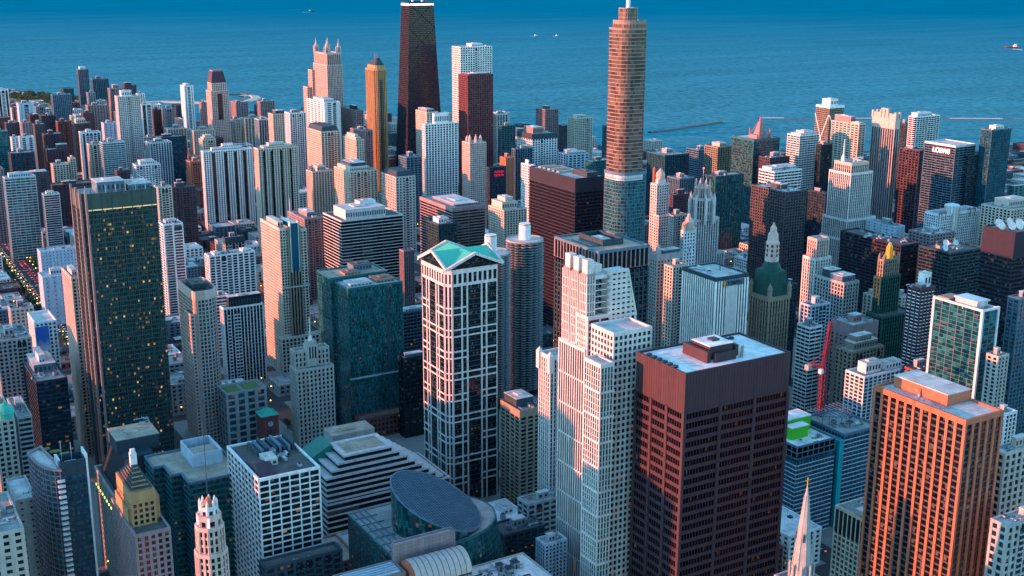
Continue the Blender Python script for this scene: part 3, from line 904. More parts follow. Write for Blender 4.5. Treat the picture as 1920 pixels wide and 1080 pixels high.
T(O, 'tall brown-black office tower carrying white dishes at the right border', 1845, 1904, 1960, 436, 1120, 'bronze black 5 3.8 .06 .42', ph=[], units=0, kw=dict(cap=24), roof='brown')
T(O, 'pale stone narrow block left of the dark gothic tower with the gold top', 1622, 1634, 1648, 553, 1230, 'stone navy 4 3.6 .5 .4')
T(O, 'pale stone block right of the dark gothic tower with the gold top', 1682, 1692, 1706, 556, 1260, 'stone navy 4 3.6 .5 .4')
T(O, 'beige classical block directly left of the white striped building', 1247, 1262, 1289, 500, 1245, 'cream navy 4.2 3.6 .45 .38')
T(O, 'dark slab with small windows right of the green-netted tower', 1474, 1482, 1494, 533, 1180, 'slate navy 4 3.6 .4 .4')
T(O, 'small blue and white gridded block with a boxy roof tank', 1503, 1522, 1556, 573, 1130, 'paleblue blue 5 3.6 .25 .3', ph=PH((.35, .6, .3, .7, 7, 'paleblue')))
T(O, 'dark block with a bright blue-white banded west side', 1496, 1519, 1541, 614, 1060, 'white black 6 3.6 .06 .45', roof='dark')
T(O, 'plain brown windowless-topped block right of the red crane', 1560, 1600, 1646, 610, 1070, 'rose navy 5 3.8 .6 .6', roof='pale', kw=dict(cap=12))
T(O, 'old tan block with a setback penthouse right of the red crane', 1568, 1598, 1657, 660, 1030, 'tan black 4.4 3.6 .5 .42', ph=PH((.2, .95, .3, .9, 6, 'tan'), (.3, .8, .4, .85, 11, 'tan')))
T(A, 'white gridded apartment block with two white roof boxes behind the orange tower', 1587, 1621, 1702, 706, 965, 'white blue 5.2 3.1 .2 .28', ph=PH((.15, .5, .3, .75, 9, 'white'), (.6, .95, .25, .7, 6, 'white')))
T(A, 'brick midrise with dark roof machinery behind the white gridded apartment block', 1693, 1718, 1762, 694, 985, 'brick navy 5 3.4 .6 .55', units=8, roof='dark')
T(A, 'slim pale block right of the white-framed glass building', 1866, 1872, 1891, 668, 950, 'stone navy 4 3.2 .5 .4')
T(A, 'white gridded slim block right of the orange tower', 1880, 1886, 1906, 775, 820, 'white navy 4 3 .35 .3')
T(O, 'blue-grey glass tower at the right border behind the stone civic block', 1904, 1912, 1950, 560, 1000, 'bluegrey teal 4 3.4 .2 .3')
T(A, 'brick-red apartment tower with white balconies beside the white-framed glass building', 1703, 1728, 1753, 541, 1040, 'rust navy 4.6 3 .3 .3', kw=dict(sw='white'), ph=PH((.5, .98, .3, .8, 12, 'white'), (.05, .45, .1, .5, 4, 'rose')))
T(O, 'cream office with black-slotted top storeys left of the orange tower', 1568, 1648, 1700, 988, 712, 'cream teal 3.6 3.6 .3 .35', units=6, ph=PH((.1, .4, .1, .6, 4, 'stone')))
T('civic_building', 'stone classical block with a pale roof right of the orange tower', 1874, 1885, 1960, 850, 730, 'stone navy 5 4.5 .5 .4', 40, roof='pale')
T('civic_building', 'grey stone low block with a snow-pale roof at the bottom right corner', 1872, 1890, 1990, 985, 640, 'concrete navy 5 4.5 .5 .4', 40, roof='pale')

# ---- river north, left centre
T(A, 'white block with dotted small windows left of the tall dark lit-up tower', 70, 76, 150, 472, 1600, 'paleblue navy 4.4 4.2 .7 .7', units=6, ph=[], roof='pale')
T(A, 'dark blue banded narrow tower left of the tall dark lit-up tower', 78, 82, 111, 365, 1780, 'silver navy 12 3 .03 .3', ph=PH((.2, .7, .2, .8, 4, 'white')))
T(A, 'cream ribbed block right of the tall dark lit-up tower', 289, 296, 321, 351, 1700, 'cream navy 4 3.2 .5 .35')
T(A, 'brown brick stepped block right of the cream ribbed block', 319, 323, 366, 352, 1760, 'brown navy 4 3.2 .55 .5', ph=PH((.15, .55, .2, .8, 7, 'brown'), (.25, .45, .3, .7, 11, 'brown')))
T(A, 'teal glass tower with white balcony edge right of the tall dark lit-up tower', 297, 306, 342, 421, 1400, 'white teal 9 3.1 .25 .2', ph=PH((.2, .8, .3, .8, 4, 'silver')))
T(A, 'wide white apartment block with piers above the black-topped striped office', 384, 392, 477, 480, 1350, 'white navy 6.2 3.1 .3 .3', units=8, ph=PH((.12, .25, .1, .9, 3, 'white'), (.75, .88, .1, .9, 3, 'white')))
T(O, 'grey and brown office with a dark slatted crown right of the big white gridded tower', 418, 422, 458, 446, 1560, 'concrete black 4 4 .3 .4', kw=dict(cap=8, pm='slate'))
T(O, 'white-striped office with a big black rooftop box', 413, 419, 492, 578, 1180, 'white black 3.4 3.6 .3 .03', ph=PH((.15, .98, .15, .9, 11, 'black')), units=2)
T(O, 'thin white and black banded office left of the white-striped office', 400, 404, 428, 556, 1270, 'white black 8 3.6 .04 .5')
T(A, 'pink-beige tower with white vertical stripe behind the tan striped tower', 540, 571, 607, 410, 1480, 'rose navy 4.4 3.1 .5 .45', ph=PH((.3, .7, .2, .7, 6, 'rose')))
T(O, 'dark narrow slab of vertical ribs between the teal cube tower and the pediment tower', 752, 757, 776, 470, 1330, 'rose black 2.6 4 .45 .02', ph=[], roof='dark')
T(O, 'wide black glass office with pale horizontal bands and a curved pale crown box', 606, 640, 755, 414, 1420, 'granite black 30 3.9 .02 .2', ph=PH((.1, .75, .1, .75, 12, 'granite'), (.45, .72, .5, .75, 16, 'white')), roof='dark', units=5)
T(O, 'long pink-banded office glowing on its west side behind the pediment tower', 774, 848, 909, 390, 1480, 'rose black 20 3.7 .02 .42', ph=PH((.2, .9, .1, .8, 3, 'rose')), kw=dict(cap=5))
T(A, 'green glass midrise with a white roof box in front of the long banded office', 801, 822, 856, 421, 1370, 'slate green 4 3.3 .2 .2', ph=PH((.2, .75, .3, .8, 6, 'white')))
T(A, 'beige stepped apartment tower with sunlit side behind the cylindrical towers', 917, 945, 987, 394, 1450, 'cream navy 4.2 3.1 .45 .38', ph=PH((.05, .7, .2, .9, 9, 'cream'), (.25, .6, .3, .8, 14, 'cream')))
T(O, 'plain black slab with a pale rim hidden left of the pediment tower', 752, 757, 800, 672, 1010, 'black black 6 3.8 .1 .1', ph=PH((.2, .9, .3, .9, 3, 'bluegrey')), roof='pale')
T(O, 'dark glass banded office with a pale roof above the plain black slab', 751, 756, 800, 585, 1160, 'bluegrey warm 4 3.6 .05 .3', ph=PH((.1, .9, .1, .9, 3, 'paleblue')), roof='pale')
T(O, 'blue-black glass office with a pale machine roof left of the tall dark lit-up tower', 43, 68, 125, 716, 985, 'navywall navy 6 3.7 .03 .3', ph=PH((.12, .85, .4, .95, 7, 'bluegrey'), (.35, .55, .5, .9, 13, 'paleblue')), units=6)
T(O, 'brick and stone low block with green courts on its roof', 408, 424, 498, 738, 1000, 'concrete blue 8 6 .4 .35', ph=[], units=0)
T(O, 'grey stone midrise with a pale roof left of the billboard building', -20, -6, 58, 640, 1130, 'concrete navy 4.4 3.8 .5 .45', 40)
T(O, 'old stone midrise with deep square windows behind the billboard building', 15, 20, 62, 580, 1270, 'stone navy 4.4 3.8 .5 .45')
T(O, 'large white low warehouse under the dotted white block', 72, 80, 150, 520, 1450, 'paleblue navy 8 5 .8 .8', 40, roof='pale')
T(O, 'white stone tower with a green domed corner at the left border', -40, -10, 26, 790, 830, 'stone warm 3.8 3.6 .5 .42', roof='tan')
T(O, 'grey office with continuous bands behind the curved glass tower', 14, 33, 58, 782, 880, 'concrete navy 6 3.6 .06 .45', units=2)
T(O, 'grey slot-windowed block with a pale flat roof left of the curved glass tower', 12, 30, 66, 938, 720, 'concrete navy 6 4 .75 .7', ph=[], roof='pale', units=1)
T(O, 'cream-green stone block in the bottom left corner', -50, -24, 43, 1004, 650, 'stone black 5.5 4.2 .6 .55', units=3, roof='grey')
T(O, 'beige banded balcony tower with dark octagonal bays left of the white stepped tower', 940, 975, 1014, 770, 850, 'tan black 7 3.2 .3 .42', ph=PH((.1, .9, .3, .95, 7, 'slate')), kw=dict(cap=6))
T(O, 'white-pinstriped tower with pointed corner gables left of the white stepped tower', 1012, 1032, 1075, 668, 790, 'granite navy 2.6 3.4 .5 .12', ph=[], units=0, kw=dict(cap=3))
T(O, 'low grey block with a cluttered roof at the foot of the white stepped tower', 972, 990, 1058, 945, 765, 'concrete navy 6 4 .3 .45', units=4)
T(O, 'blue-grey gridded low block against the foot of the white stepped tower', 1008, 1022, 1062, 1020, 690, 'paleblue navy 2.6 2.6 .45 .45', units=2)
T(O, 'dark flat roofed block right of the glass drum building', 918, 945, 1020, 1003, 735, 'slate navy 5 4 .3 .4', 40, roof='dark', units=6)
T(O, 'dark low building with a plain deck roof left of the curved-corner stone hall', 490, 498, 640, 1064, 640, 'slate navy 6 4 .4 .4', 40, roof='dark', units=3, ph=[])
# ================================================================== individually modelled buildings
def hero(name, label, x, y, w, d, H, cat='tower'):
    note(x, y, w, d, label)
    PLACED.append((label[:40], round(x), round(y), round(w), round(d), round(H)))
    return empty(name, (x + w / 2, y + d / 2, 0), label, cat)

def scaled(poly, s, c=None):
    cx = sum(p[0] for p in poly) / len(poly) if c is None else c[0]
    cy = sum(p[1] for p in poly) / len(poly) if c is None else c[1]
    sx, sy = s if isinstance(s, tuple) else (s, s)
    return [(cx + (p[0] - cx) * sx, cy + (p[1] - cy) * sy) for p in poly]

def roundrect(x, y, w, d, rs, n=7):
    """corner radii in order SW, SE, NE, NW; counter-clockwise from the SW corner"""
    out = []
    for (cx, cy, r, a0) in ((x + rs[0], y + rs[0], rs[0], 180), (x + w - rs[1], y + rs[1], rs[1], 270), (x + w - rs[2], y + d - rs[2], rs[2], 0), (x + rs[3], y + d - rs[3], rs[3], 90)):
        k = n if r > 1 else 1
        for i in range(k):
            a = math.radians(a0 + (90.0 * i / (k - 1) if k > 1 else 45))
            rr = r if k > 1 else 0
            out.append((cx + rr * math.cos(a), cy + rr * math.sin(a)) if k > 1 else (cx + (-r if a0 in (180, 90) else r), cy + (-r if a0 in (180, 270) else r)))
    return out

def text_on(root, txt, size, loc, facing, mat, name='lettering', ext=.25, part=None):
    cu = bpy.data.curves.new(name, 'FONT')
    cu.body = txt
    cu.size = size
    cu.extrude = ext
    cu.offset = size * .018
    cu.align_x = 'CENTER'
    tmp = bpy.data.objects.new(name, cu)
    COL.objects.link(tmp)
    bpy.context.view_layer.update()
    me = bpy.data.meshes.new_from_object(tmp.evaluated_get(bpy.context.evaluated_depsgraph_get()))
    bpy.data.objects.remove(tmp)
    me.materials.clear()
    me.materials.append(mat)
    o = bpy.data.objects.new(name, me)
    COL.objects.link(o)
    o.parent = part or root
    o.location = Vector(loc) - root.location
    o.rotation_euler = (math.pi / 2, 0, 0 if facing == 'S' else -math.pi / 2)
    return o

# ---- tapered black tower with cross bracing
x, y, w, d, H = place(753, 767, 812, 4, 2349)
top = rect(x, y, w, d)
base = scaled(top, (1.62, 1.62))
r = hero('office_tower', 'black tapering tower with cross-bracing and a glowing pale band at its crown', base[0][0], base[0][1], w * 1.62, d * 1.62, H)
st = St('bronze black 2.9 3.6 .35 .5 9', ps=.3, pp=.45)
body(r, base, 0, H, st, top=top, roof='dark')
for fi, (a, b) in enumerate(((0, 1), (3, 0))):
    nrm = Vector((0, -1, 0)) if fi == 0 else Vector((-1, 0, 0))
    zs = [0, 62, 122, 180, 236, 290, 336]
    def cor(i, z):
        k = z / H
        return Vector((base[i][0] * (1 - k) + top[i][0] * k, base[i][1] * (1 - k) + top[i][1] * k, z)) + nrm * .45
    for z0_, z1_ in zip(zs, zs[1:]):
        for (p, q) in ((cor(a, z0_), cor(b, z1_)), (cor(b, z0_), cor(a, z1_))):
            m = MB(); m.bar(p, q, .8); m.build('brace', wall('bronze'), r)
m = MB()
for i in range(4):
    j = (i + 1) % 4
    o = inset(top, -.9)
    m.face([(*o[i], H - 6.5), (*o[j], H - 6.5), (*o[j], H - 2.5), (*o[i], H - 2.5)])
m.build('crown_light', plain('crown_light', (.8, .6, .6), emit=(1.0, .62, .58), es=.22), r)
for k in (.3, .7):
    m = MB(); m.lathe(x + w * k, y + d / 2, [(2.2, H), (2, H + 30), (1, H + 32), (.7, H + 95)], 8)
    m.build('mast', wall('white'), r)

# ---- rounded tower with a bronze-gold glass skin and a spire
P = at(1144, 50, 1285)
RS = (13, 4, 2, 2)
x0, y0 = P.x + .5, P.y - 26
wT, dT = 31.0, 28.0
zl = at(1180, 322, 1275).z
ztop = at(1190, 38, 1275).z
zsh = at(1148, 52, 1275).z
r = hero('skyscraper', 'rounded tall tower with bronze-gold glass bands and a slim spire on top', x0, y0, wT, dT, ztop)
low = roundrect(x0 - .5, y0, wT + 4, dT + 3, (13, 4, 2, 2))
body(r, low, 0, zl, St('bluegrey teal 2.9 3.9 .06 .16 3.5', pp=.2, ps=.55), roof='grey')
main = roundrect(x0, y0 + 1, wT - 1, dT, RS)
zc = zsh
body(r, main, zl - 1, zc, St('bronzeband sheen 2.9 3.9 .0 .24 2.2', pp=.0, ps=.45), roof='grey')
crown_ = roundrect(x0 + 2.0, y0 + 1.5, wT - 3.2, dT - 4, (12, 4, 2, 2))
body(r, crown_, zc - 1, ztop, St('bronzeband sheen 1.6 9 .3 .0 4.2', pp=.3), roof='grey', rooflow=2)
mb = roundrect(x0 - .7, y0 - .2, wT + 1, dT + 2.6, (13, 4, 2, 2))
m = MB(); m.prism(mb, zl - 9, zl - .5); m.build('mechanical_band', wall('silver'), r)
zp = at(1170, 14, 1285).z
pc = roundrect(x0 + 5, y0 + 6, 16, 15, (4, 4, 4, 4), 4)
body(r, pc, ztop - 2, zp, St('bronzeband sheen 2.2 4.2 .2 .25 1'), roof='pale')
m = MB(); m.lathe(x0 + 12.5, y0 + 13, [(2.2, zp - 1), (2.0, zp + 8), (1.4, zp + 12), (1.2, zp + 45), (.5, zp + 62)], 12)
m.build('spire', wall('white'), r)

# ---- two cylindrical towers with petal balconies
def marina(cx, cy, R, zr, label, zcap):
    root = hero('apartment_tower', label, cx - R, cy - R, 2 * R, 2 * R, zr)
    m = MB()
    n = 48
    off = 300
    for i in range(n):
        a, b = 2 * math.pi * i / n, 2 * math.pi * (i + 1) / n
        q = R * .8
        m.face([(cx + q * math.cos(a), cy + q * math.sin(a), 0), (cx + q * math.cos(b), cy + q * math.sin(b), 0), (cx + q * math.cos(b), cy + q * math.sin(b), zr), (cx + q * math.cos(a), cy + q * math.sin(a), zr)],
               [(off + i, 0), (off + i + 1, 0), (off + i + 1, 60), (off + i, 60)])
    m.build('glazing', glass('black'), root)
    fl = 58
    me = None
    for k in range(fl):
        z = 6 + (zr - 8) * k / (fl - 1)
        if me is None:
            m = MB()
            pts = []
            for i in range(16):
                for s in range(5):
                    a = 2 * math.pi * (i + s / 5) / 16
                    rr = R * (.86 + .14 * math.sin(math.pi * (s + .01) / 5))
                    pts.append((cx + rr * math.cos(a), cy + rr * math.sin(a)))
            m.prism(pts, 0, .75)
            me = m.mesh('balcony', wall('grey'), (cx, cy, 0))
        o = bpy.data.objects.new('balcony', me)
        COL.objects.link(o)
        o.parent = root
        o.location = (0, 0, z)
    m = MB(); m.lathe(cx, cy, [(R * .97, zr - .5), (R * .97, zr + 1.0), (R * .93, zr + 1.0), (R * .93, zr + .2)], 40)
    m.build('parapet', wall('concrete'), root)
    m = MB(); m.face([(cx + R * .93 * math.cos(2 * math.pi * i / 40), cy + R * .93 * math.sin(2 * math.pi * i / 40), zr + .3) for i in range(40)])
    m.build('roof', roofmat('pale'), root)
    m = MB(); m.lathe(cx, cy, [(5.6, zr + .2), (5.6, zcap - .8), (5.2, zcap), (4.6, zcap)], 28)
    lc_ = m.build('lift_core', wall('white'), root)
    m = MB(); m.lathe(cx, cy, [(5.75, zcap - 1.2), (5.75, zcap - .6)], 28); m.build('core_rim', wall('slate'), lc_)
PE = at(992, 449, 1125)
PW = at(928, 472, 1085)
R_E = 18.6
PW.z = PE.z
marina(PE.x, PE.y + 8, R_E, at(992, 452, 1125).z, 'cylindrical balcony tower with a white roof drum, standing clear right of the green-roofed tower', at(992, 419, 1130).z)
marina(PW.x, PW.y + 8, R_E, at(930, 474, 1090).z, 'cylindrical balcony tower mostly hidden behind the green-roofed pediment tower', at(926, 438, 1095).z)

# ---- pediment tower with the green cross-gabled roof
x, y, w, d, H = place(787, 838, 941, 508, 868)
r = hero('office_tower', 'pale granite and dark glass tower under a bright green roof with four pediments', x, y, w, d, H)
c = 4.2
poly = [(x + c, y), (x + w - c, y), (x + w, y + c), (x + w, y + d - c), (x + w - c, y + d), (x + c, y + d), (x, y + d - c), (x, y + c)]
gl, n = MB(), len(poly)
for i in range(n):
    a, b = poly[i], poly[(i + 1) % n]
    L = math.dist(a, b)
    gl.face([(*a, 0), (*b, 0), (*b, H), (*a, H)], [(40 * i, 0), (40 * i + L / 2.2, 0), (40 * i + L / 2.2, H / 4.1), (40 * i, H / 4.1)])
gl.build('glazing', glass('black'), r)
fl_ = MB()
for i in (0, 6, 7):
    a, b = Vector(poly[i]), Vector(poly[(i + 1) % n])
    dd = (b - a).normalized(); nn = Vector((dd.y, -dd.x))
    k = 0
    while k * 4.1 < H - 14:
        z = k * 4.1 + 1
        p, q = a + nn * .1, b + nn * .1
        fl_.face([(*p, z), (*q, z), (*q, z + .7), (*p, z + .7)])
        k += 1
fl_.build('floor_line', wall('slate'), r)
def strip(a, b, t0, t1, z0, z1, o, name, mat):
    A_, B_ = Vector(a), Vector(b)
    dd = (B_ - A_); L = dd.length; dd = dd / L
    nn = Vector((dd.y, -dd.x))
    p, q = A_ + dd * (t0 * L), A_ + dd * (t1 * L)
    m = MB()
    P2, Q2 = p + nn * o, q + nn * o
    p, q = p - nn * .1, q - nn * .1
    m.prism([(p.x, p.y), (P2.x, P2.y), (Q2.x, Q2.y), (q.x, q.y)], z0, z1)
    return m.build(name, wall(mat), r)
ver = [0, .205, .325, .645, .755, 1]
per = 17.2
for i, bays in ((0, ver), (6, ver), (7, [0, .5, 1])):
    a, b = poly[i], poly[(i + 1) % n]
    L = math.dist(a, b)
    for t in bays:
        hw = .62 / L
        strip(a, b, max(0, t - hw), min(1, t + hw), 0, H - 12, .62, 'pier', 'granite')
    z = H - 12
    k = 0
    while z > 8:
        for zz in (z, z - 5.2):
            if i != 7 and k % 2 == 1:
                strip(a, b, 0, bays[2], zz - 1.1, zz, .55, 'band', 'granite')
                strip(a, b, bays[3], 1, zz - 1.1, zz, .55, 'band', 'granite')
            else:
                strip(a, b, 0, 1, zz - 1.1, zz, .5, 'band', 'granite')
            if k == 0:
                break
        z -= per
        k += 1
    strip(a, b, 0, 1, H - 3.4, H, .9, 'cornice', 'granite')
    strip(a, b, 0, 1, H - 12, H - 10.9, .56, 'band', 'granite')
    na = 9 if i != 7 else 2
    for k in range(na + 1):
        t = k / na
        hw = .75 / L
        strip(a, b, max(0, t - hw), min(1, t + hw), H - 10.9, H - 3.4, .6, 'colonnade_pier', 'granite')
rise = 10.2
cx, cy = x + w / 2, y + d / 2
C4 = [(x - .6, y - .6), (x + w + .6, y - .6), (x + w + .6, y + d + .6), (x - .6, y + d + .6)]
O_ = (cx, cy, H + rise)
for i in range(4):
    a, b = C4[i], C4[(i + 1) % 4]
    pk = ((a[0] + b[0]) / 2, (a[1] + b[1]) / 2, H + rise)
    inn = Vector((cx - pk[0], cy - pk[1])).normalized()
    m = MB(); m.face([(*a, H + .02), pk, O_]); m.face([pk, (*b, H + .02), O_])
    m.build('roof', plain('green_roof', (.055, .44, .32), .5, noise=.12, nscale=.12), r)
    k = 1.3
    m = MB()
    m.face([(a[0] * .9 + b[0] * .1 + inn.x * k, a[1] * .9 + b[1] * .1 + inn.y * k, H + .3), (b[0] * .9 + a[0] * .1 + inn.x * k, b[1] * .9 + a[1] * .1 + inn.y * k, H + .3), (pk[0] + inn.x * k, pk[1] + inn.y * k, H + rise * .8)])
    for ff in m.f:
        pass
    m.uv[0] = [(0, 0), (20, 0), (10, 6)]
    outm = MB()
    s_ = [(p[0] - inn.x * (k + .1), p[1] - inn.y * (k + .1), p[2]) for p in m.v]
    outm.face(s_, [(0, 0), (20, 0), (10, 6)])
    outm.build('pediment_glass', glass('black'), r)
    for (p, q) in ((a, pk), (b, pk)):
        m = MB(); m.bar((p[0], p[1], H + .6), (q[0], q[1], H + rise + .6), 2.0)
        m.build('raking_cornice', wall('granite'), r)

# ---- white postmodern stepped tower with an open framed crown
zr1 = at(1097, 655, 700).z
xA, yA, wA, dA, _ = place(1050, 1097, 1113, 655, 700)
r = hero('office_tower', 'white stepped office tower with an open framed crown catching the sunset', xA, yA - 16, 60, dA + 16, zr1, 'tower')
pA = rect(xA, yA, 46, dA)
W1 = St('granite navy 2.6 21 .34 .06 2', ps=.3, pp=.7)
body(r, pA, 0, zr1, W1, roof='pale', rooflow=.5)
# crown drums rising in a row along the west side
zt = at(1090, 512, 705).z
ncr = 3
for k in range(ncr):
    ya = yA + (k + .06) * dA / ncr
    dd = dA / ncr * .76
    bx = MB()
    nb_ = 4
    xx0 = xA + .8
    wcol = 5.5
    zk = zt
    fr = MB()
    gl2 = MB()
    facade(fr, gl2, (xx0, ya + dd), (xx0, ya), (xx0, ya + dd), (xx0, ya), zr1, zk, St('granite pale 2 5.5 .3 .12 1', pp=.5, ps=.4), [k * 50, 9])
    facade(fr, gl2, (xx0, ya), (xx0 + wcol, ya), (xx0, ya), (xx0 + wcol, ya), zr1, zk, St('granite pale 2 5.5 .3 .12 1', pp=.5, ps=.4), [k * 50 + 20, 9])
    gl2.face([(xx0 + wcol, ya, zr1), (xx0 + wcol, ya + dd, zr1), (xx0 + wcol, ya + dd, zk), (xx0 + wcol, ya, zk)])
    gl2.face([(xx0 + wcol, ya + dd, zr1), (xx0, ya + dd, zr1), (xx0, ya + dd, zk), (xx0 + wcol, ya + dd, zk)])
    gl2.build('crown_glazing', plain('crown_pane', (.24, .20, .19), .3, noise=.3), r)
    fr.build('crown_frame', wall('granite'), r)
    m = MB(); m.box(xx0 + .6, xx0 + wcol - .3, ya + .8, ya + dd - .8, zk - 1, zk + 8.5)
    m.build('crown_fin', wall('granite'), r)
# open lattice between the drums and the sloped slab
yb = yA + .5
xb0, xb1 = xA + 7, xA + 15.5
for k in range(10):
    z = zr1 + 9 + k * (zt - zr1 - 12) / 9
    for yy_ in (yb, yA + dA * .45, yA + dA * .85):
        m = MB(); m.bar((xb0, yy_, z), (xb1, yy_, z), .55); m.build('lattice_beam', wall('granite'), r)
    m = MB(); m.bar(((xb0 + xb1) / 2, yb, z), ((xb0 + xb1) / 2, yA + dA * .85, z), .55); m.build('lattice_beam', wall('granite'), r)
m = MB(); m.box(xb0 - .2, xb1 + .3, yA - .2, yA + dA * .9, zt - 3.5, zt - 1.2)
m.box(xb0 + 1, xb1 - 1, yA + 5, yA + dA * .8, zt - 1.2, zt + 4)
m.build('crown_canopy', wall('granite'), r)
m = MB(); m.box(xb0, xb1 + 1, yA + dA * .55, yA + dA * .8, zr1, zt - 4); m.build('crown_core', wall('pink'), r)
# sloped slab
xs0 = xA + 16.2
zs_ = at(1150, 520, 695).z
zb_ = at(1160, 608, 690).z - 1
P1, P2, P3, P4 = xs0, xs0 + 12.5, xs0 + 19.5, xs0
def slab_poly(z):
    return 0
mg = MB()
ys = yA - 1.5
mg.face([(xs0, ys, zb_ - 30), (xs0 + 19.8, ys, zb_ - 30), (xs0 + 19.8, ys, zb_), (xs0 + 12.8, ys, zs_), (xs0, ys, zs_)], [(0, 0), (7, 0), (7, 8), (4, 20), (0, 20)])
mg.build('slab_glazing', glass('black'), r)
fm = MB()
nrow = 9
for k in range(nrow + 1):
    z = zb_ + (zs_ - zb_) * k / nrow
    xe = xs0 + 19.8 - 7.0 * (z - zb_) / (zs_ - zb_)
    fm.box(xs0 - .2, xe + .3, ys - .62, ys + .1, z - 1.15, z + .75)
for k in range(6):
    xx = xs0 + 1.0 + k * 3.7
    zt_ = zs_ if xx < xs0 + 12.8 else zb_ + (zs_ - zb_) * (19.8 + xs0 - xx) / 7.0
    fm.box(xx - .8, xx + .8, ys - .45, ys + .05, zb_ - 10, zt_)
fm.bar((xs0 + 19.9, ys - .2, zb_ - 1), (xs0 + 12.9, ys - .2, zs_ + .4), 1.1)
fm.build('slab_frame', wall('granite'), r)
m = MB()
m.face([(xs0 + 19.8, ys, zb_ - 30), (xs0 + 19.8, ys + 9, zb_ - 30), (xs0 + 19.8, ys + 9, zb_), (xs0 + 19.8, ys, zb_)])
m.face([(xs0 + 19.8, ys, zb_), (xs0 + 19.8, ys + 9, zb_), (xs0 + 12.8, ys + 9, zs_), (xs0 + 12.8, ys, zs_)])
m.face([(xs0 + 12.8, ys, zs_), (xs0 + 12.8, ys + 9, zs_), (xs0, ys + 9, zs_), (xs0, ys, zs_)])
m.face([(xs0, ys + 9, zb_ - 30), (xs0, ys, zb_ - 30), (xs0, ys, zs_), (xs0, ys + 9, zs_)])
m.build('slab_side', wall('granite'), r)
nr = 7
for k in range(nr):
    z = zb_ + (zs_ - zb_) * (k + .3) / nr
    m = MB(); m.lathe(xs0 + .2, ys + .6, [(1.0, z), (1.6, z + .6), (1.6, z + 1.6), (1.0, z + 2.2)], 10); m.build('corner_bay', wall('granite'), r)
# south wing with the recessed slot, and the two lower shoulders in front
W2 = St('granite navy 11 3.9 .12 .42 2.5', pp=.5, ps=.35)
zw = at(1110, 598, 695).z
body(r, rect(xA + .9, yA - 1.2, 17, 12), zr1 - 60, zw, W2, roof='brown')
xC, yC, wC, dC, zC = place(1137, 1151, 1221, 624, 668)
body(r, rect(xC, yC, wC, 22), 0, zC, St('granite warm 3.3 3.9 .42 .42 2.5', pp=.45, ps=.35), roof='pale')
xB, yB, wB, dB, zB = place(1113, 1127, 1150, 683, 655)
body(r, rect(xB, yB, wB, 16), 0, zB, St('granite teal 2.2 3.9 .35 .1 2.5', pp=.5), roof='pale')
k = 0
while zB - 2 - k * 15.5 > 5:
    z = zB - 18 - k * 15.5
    m = MB(); m.box(xB - .9, xB + wB + .9, yB - .9, yB + 16, z, z + 1.3); m.build('ledge', wall('granite'), r)
    k += 1

# ---- weathered steel slab in the foreground
x, y, w, d, H = place(1196, 1286, 1481, 700, 633)
r = hero('office_tower', 'broad rust-dark steel office slab with a pale flat roof in the right foreground', x, y, w, d, H)
sp = St('cor_ten amber 1.6 5.6 .0 .45 24', ps=.4, pp=.0)
zr = body(r, rect(x, y, w, d), 0, H, sp, roof='white', split=True, rooflow=1.0)
for fi, (p0, p1) in enumerate((((x, y), (x + w, y)), ((x, y + d), (x, y)))):
    for k in range(4):
        t = k / 3
        px, py = p0[0] + (p1[0] - p0[0]) * t, p0[1] + (p1[1] - p0[1]) * t
        if fi == 1 and k == 3:
            continue
        m = MB(); m.box(px - 1.0, px + 1.0, py - 1.0, py + 1.0, 0, H - 23); m.build('column', wall('cor_ten'), r)
    m = MB()
    n_ = 36 if fi == 0 else 20
    for k in range(n_):
        t = (k + .5) / n_
        px, py = p0[0] + (p1[0] - p0[0]) * t, p0[1] + (p1[1] - p0[1]) * t
        if fi == 0:
            m.box(px - .12, px + .12, py - .55, py - .3, 0, H - .1)
        else:
            m.box(px - .55, px - .3, py - .12, py + .12, 0, H - .1)
    m.build('mullion', wall('cor_ten'), r)
xm, ym = x + w * .36, y + d * .30
m = MB(); m.box(xm, xm + w * .22, ym, ym + d * .36, zr, zr + 8); ph_ = m.build('penthouse', wall('cor_ten'), r)
m = MB(); m.box(xm - .3, xm + w * .22 + .3, ym - .3, ym + d * .36 + .3, zr + 8, zr + 8.5); m.build('penthouse_roof', roofmat('white'), ph_)
m = MB(); m.box(xm + 7, xm + 12, ym + 6, ym + 11, zr + 8.5, zr + 9.6); m.build('roof_hatch', wall('slate'), r)
for (fx, fy, fw, fd, hh) in ((.30, .22, .035, .5, 6.5), (.60, .28, .03, .5, 6.5), (.36, .18, .2, .04, 5)):
    m = MB(); m.box(x + w * fx, x + w * (fx + fw), y + d * fy, y + d * (fy + fd), zr, zr + hh)
    k = 0
    m.build('screen_wall', wall('cor_ten'), r)
for k in range(6):
    m = MB(); m.lathe(x + w * .03 + 1, y + d * (.3 + k * .11), [(1.7, zr), (1.7, zr + 1.1), (1.2, zr + 1.3)], 14); m.build('roof_fan', wall('slate'), r)
for k in range(5):
    m = MB(); m.lathe(x + w * (.66 + k * .05), y + d * .88, [(1.7, zr), (1.7, zr + 1.1), (1.2, zr + 1.3)], 14); m.build('roof_fan', wall('slate'), r)
m = MB()
m.bar((x + w * .6, y + d * .18, zr + .3), (x + w * .8, y + d * .55, zr + .3), .5)
m.bar((x + w * .62, y + d * .18, zr + .3), (x + w * .82, y + d * .55, zr + .3), .5)
m.build('roof_track', wall('gold'), r)

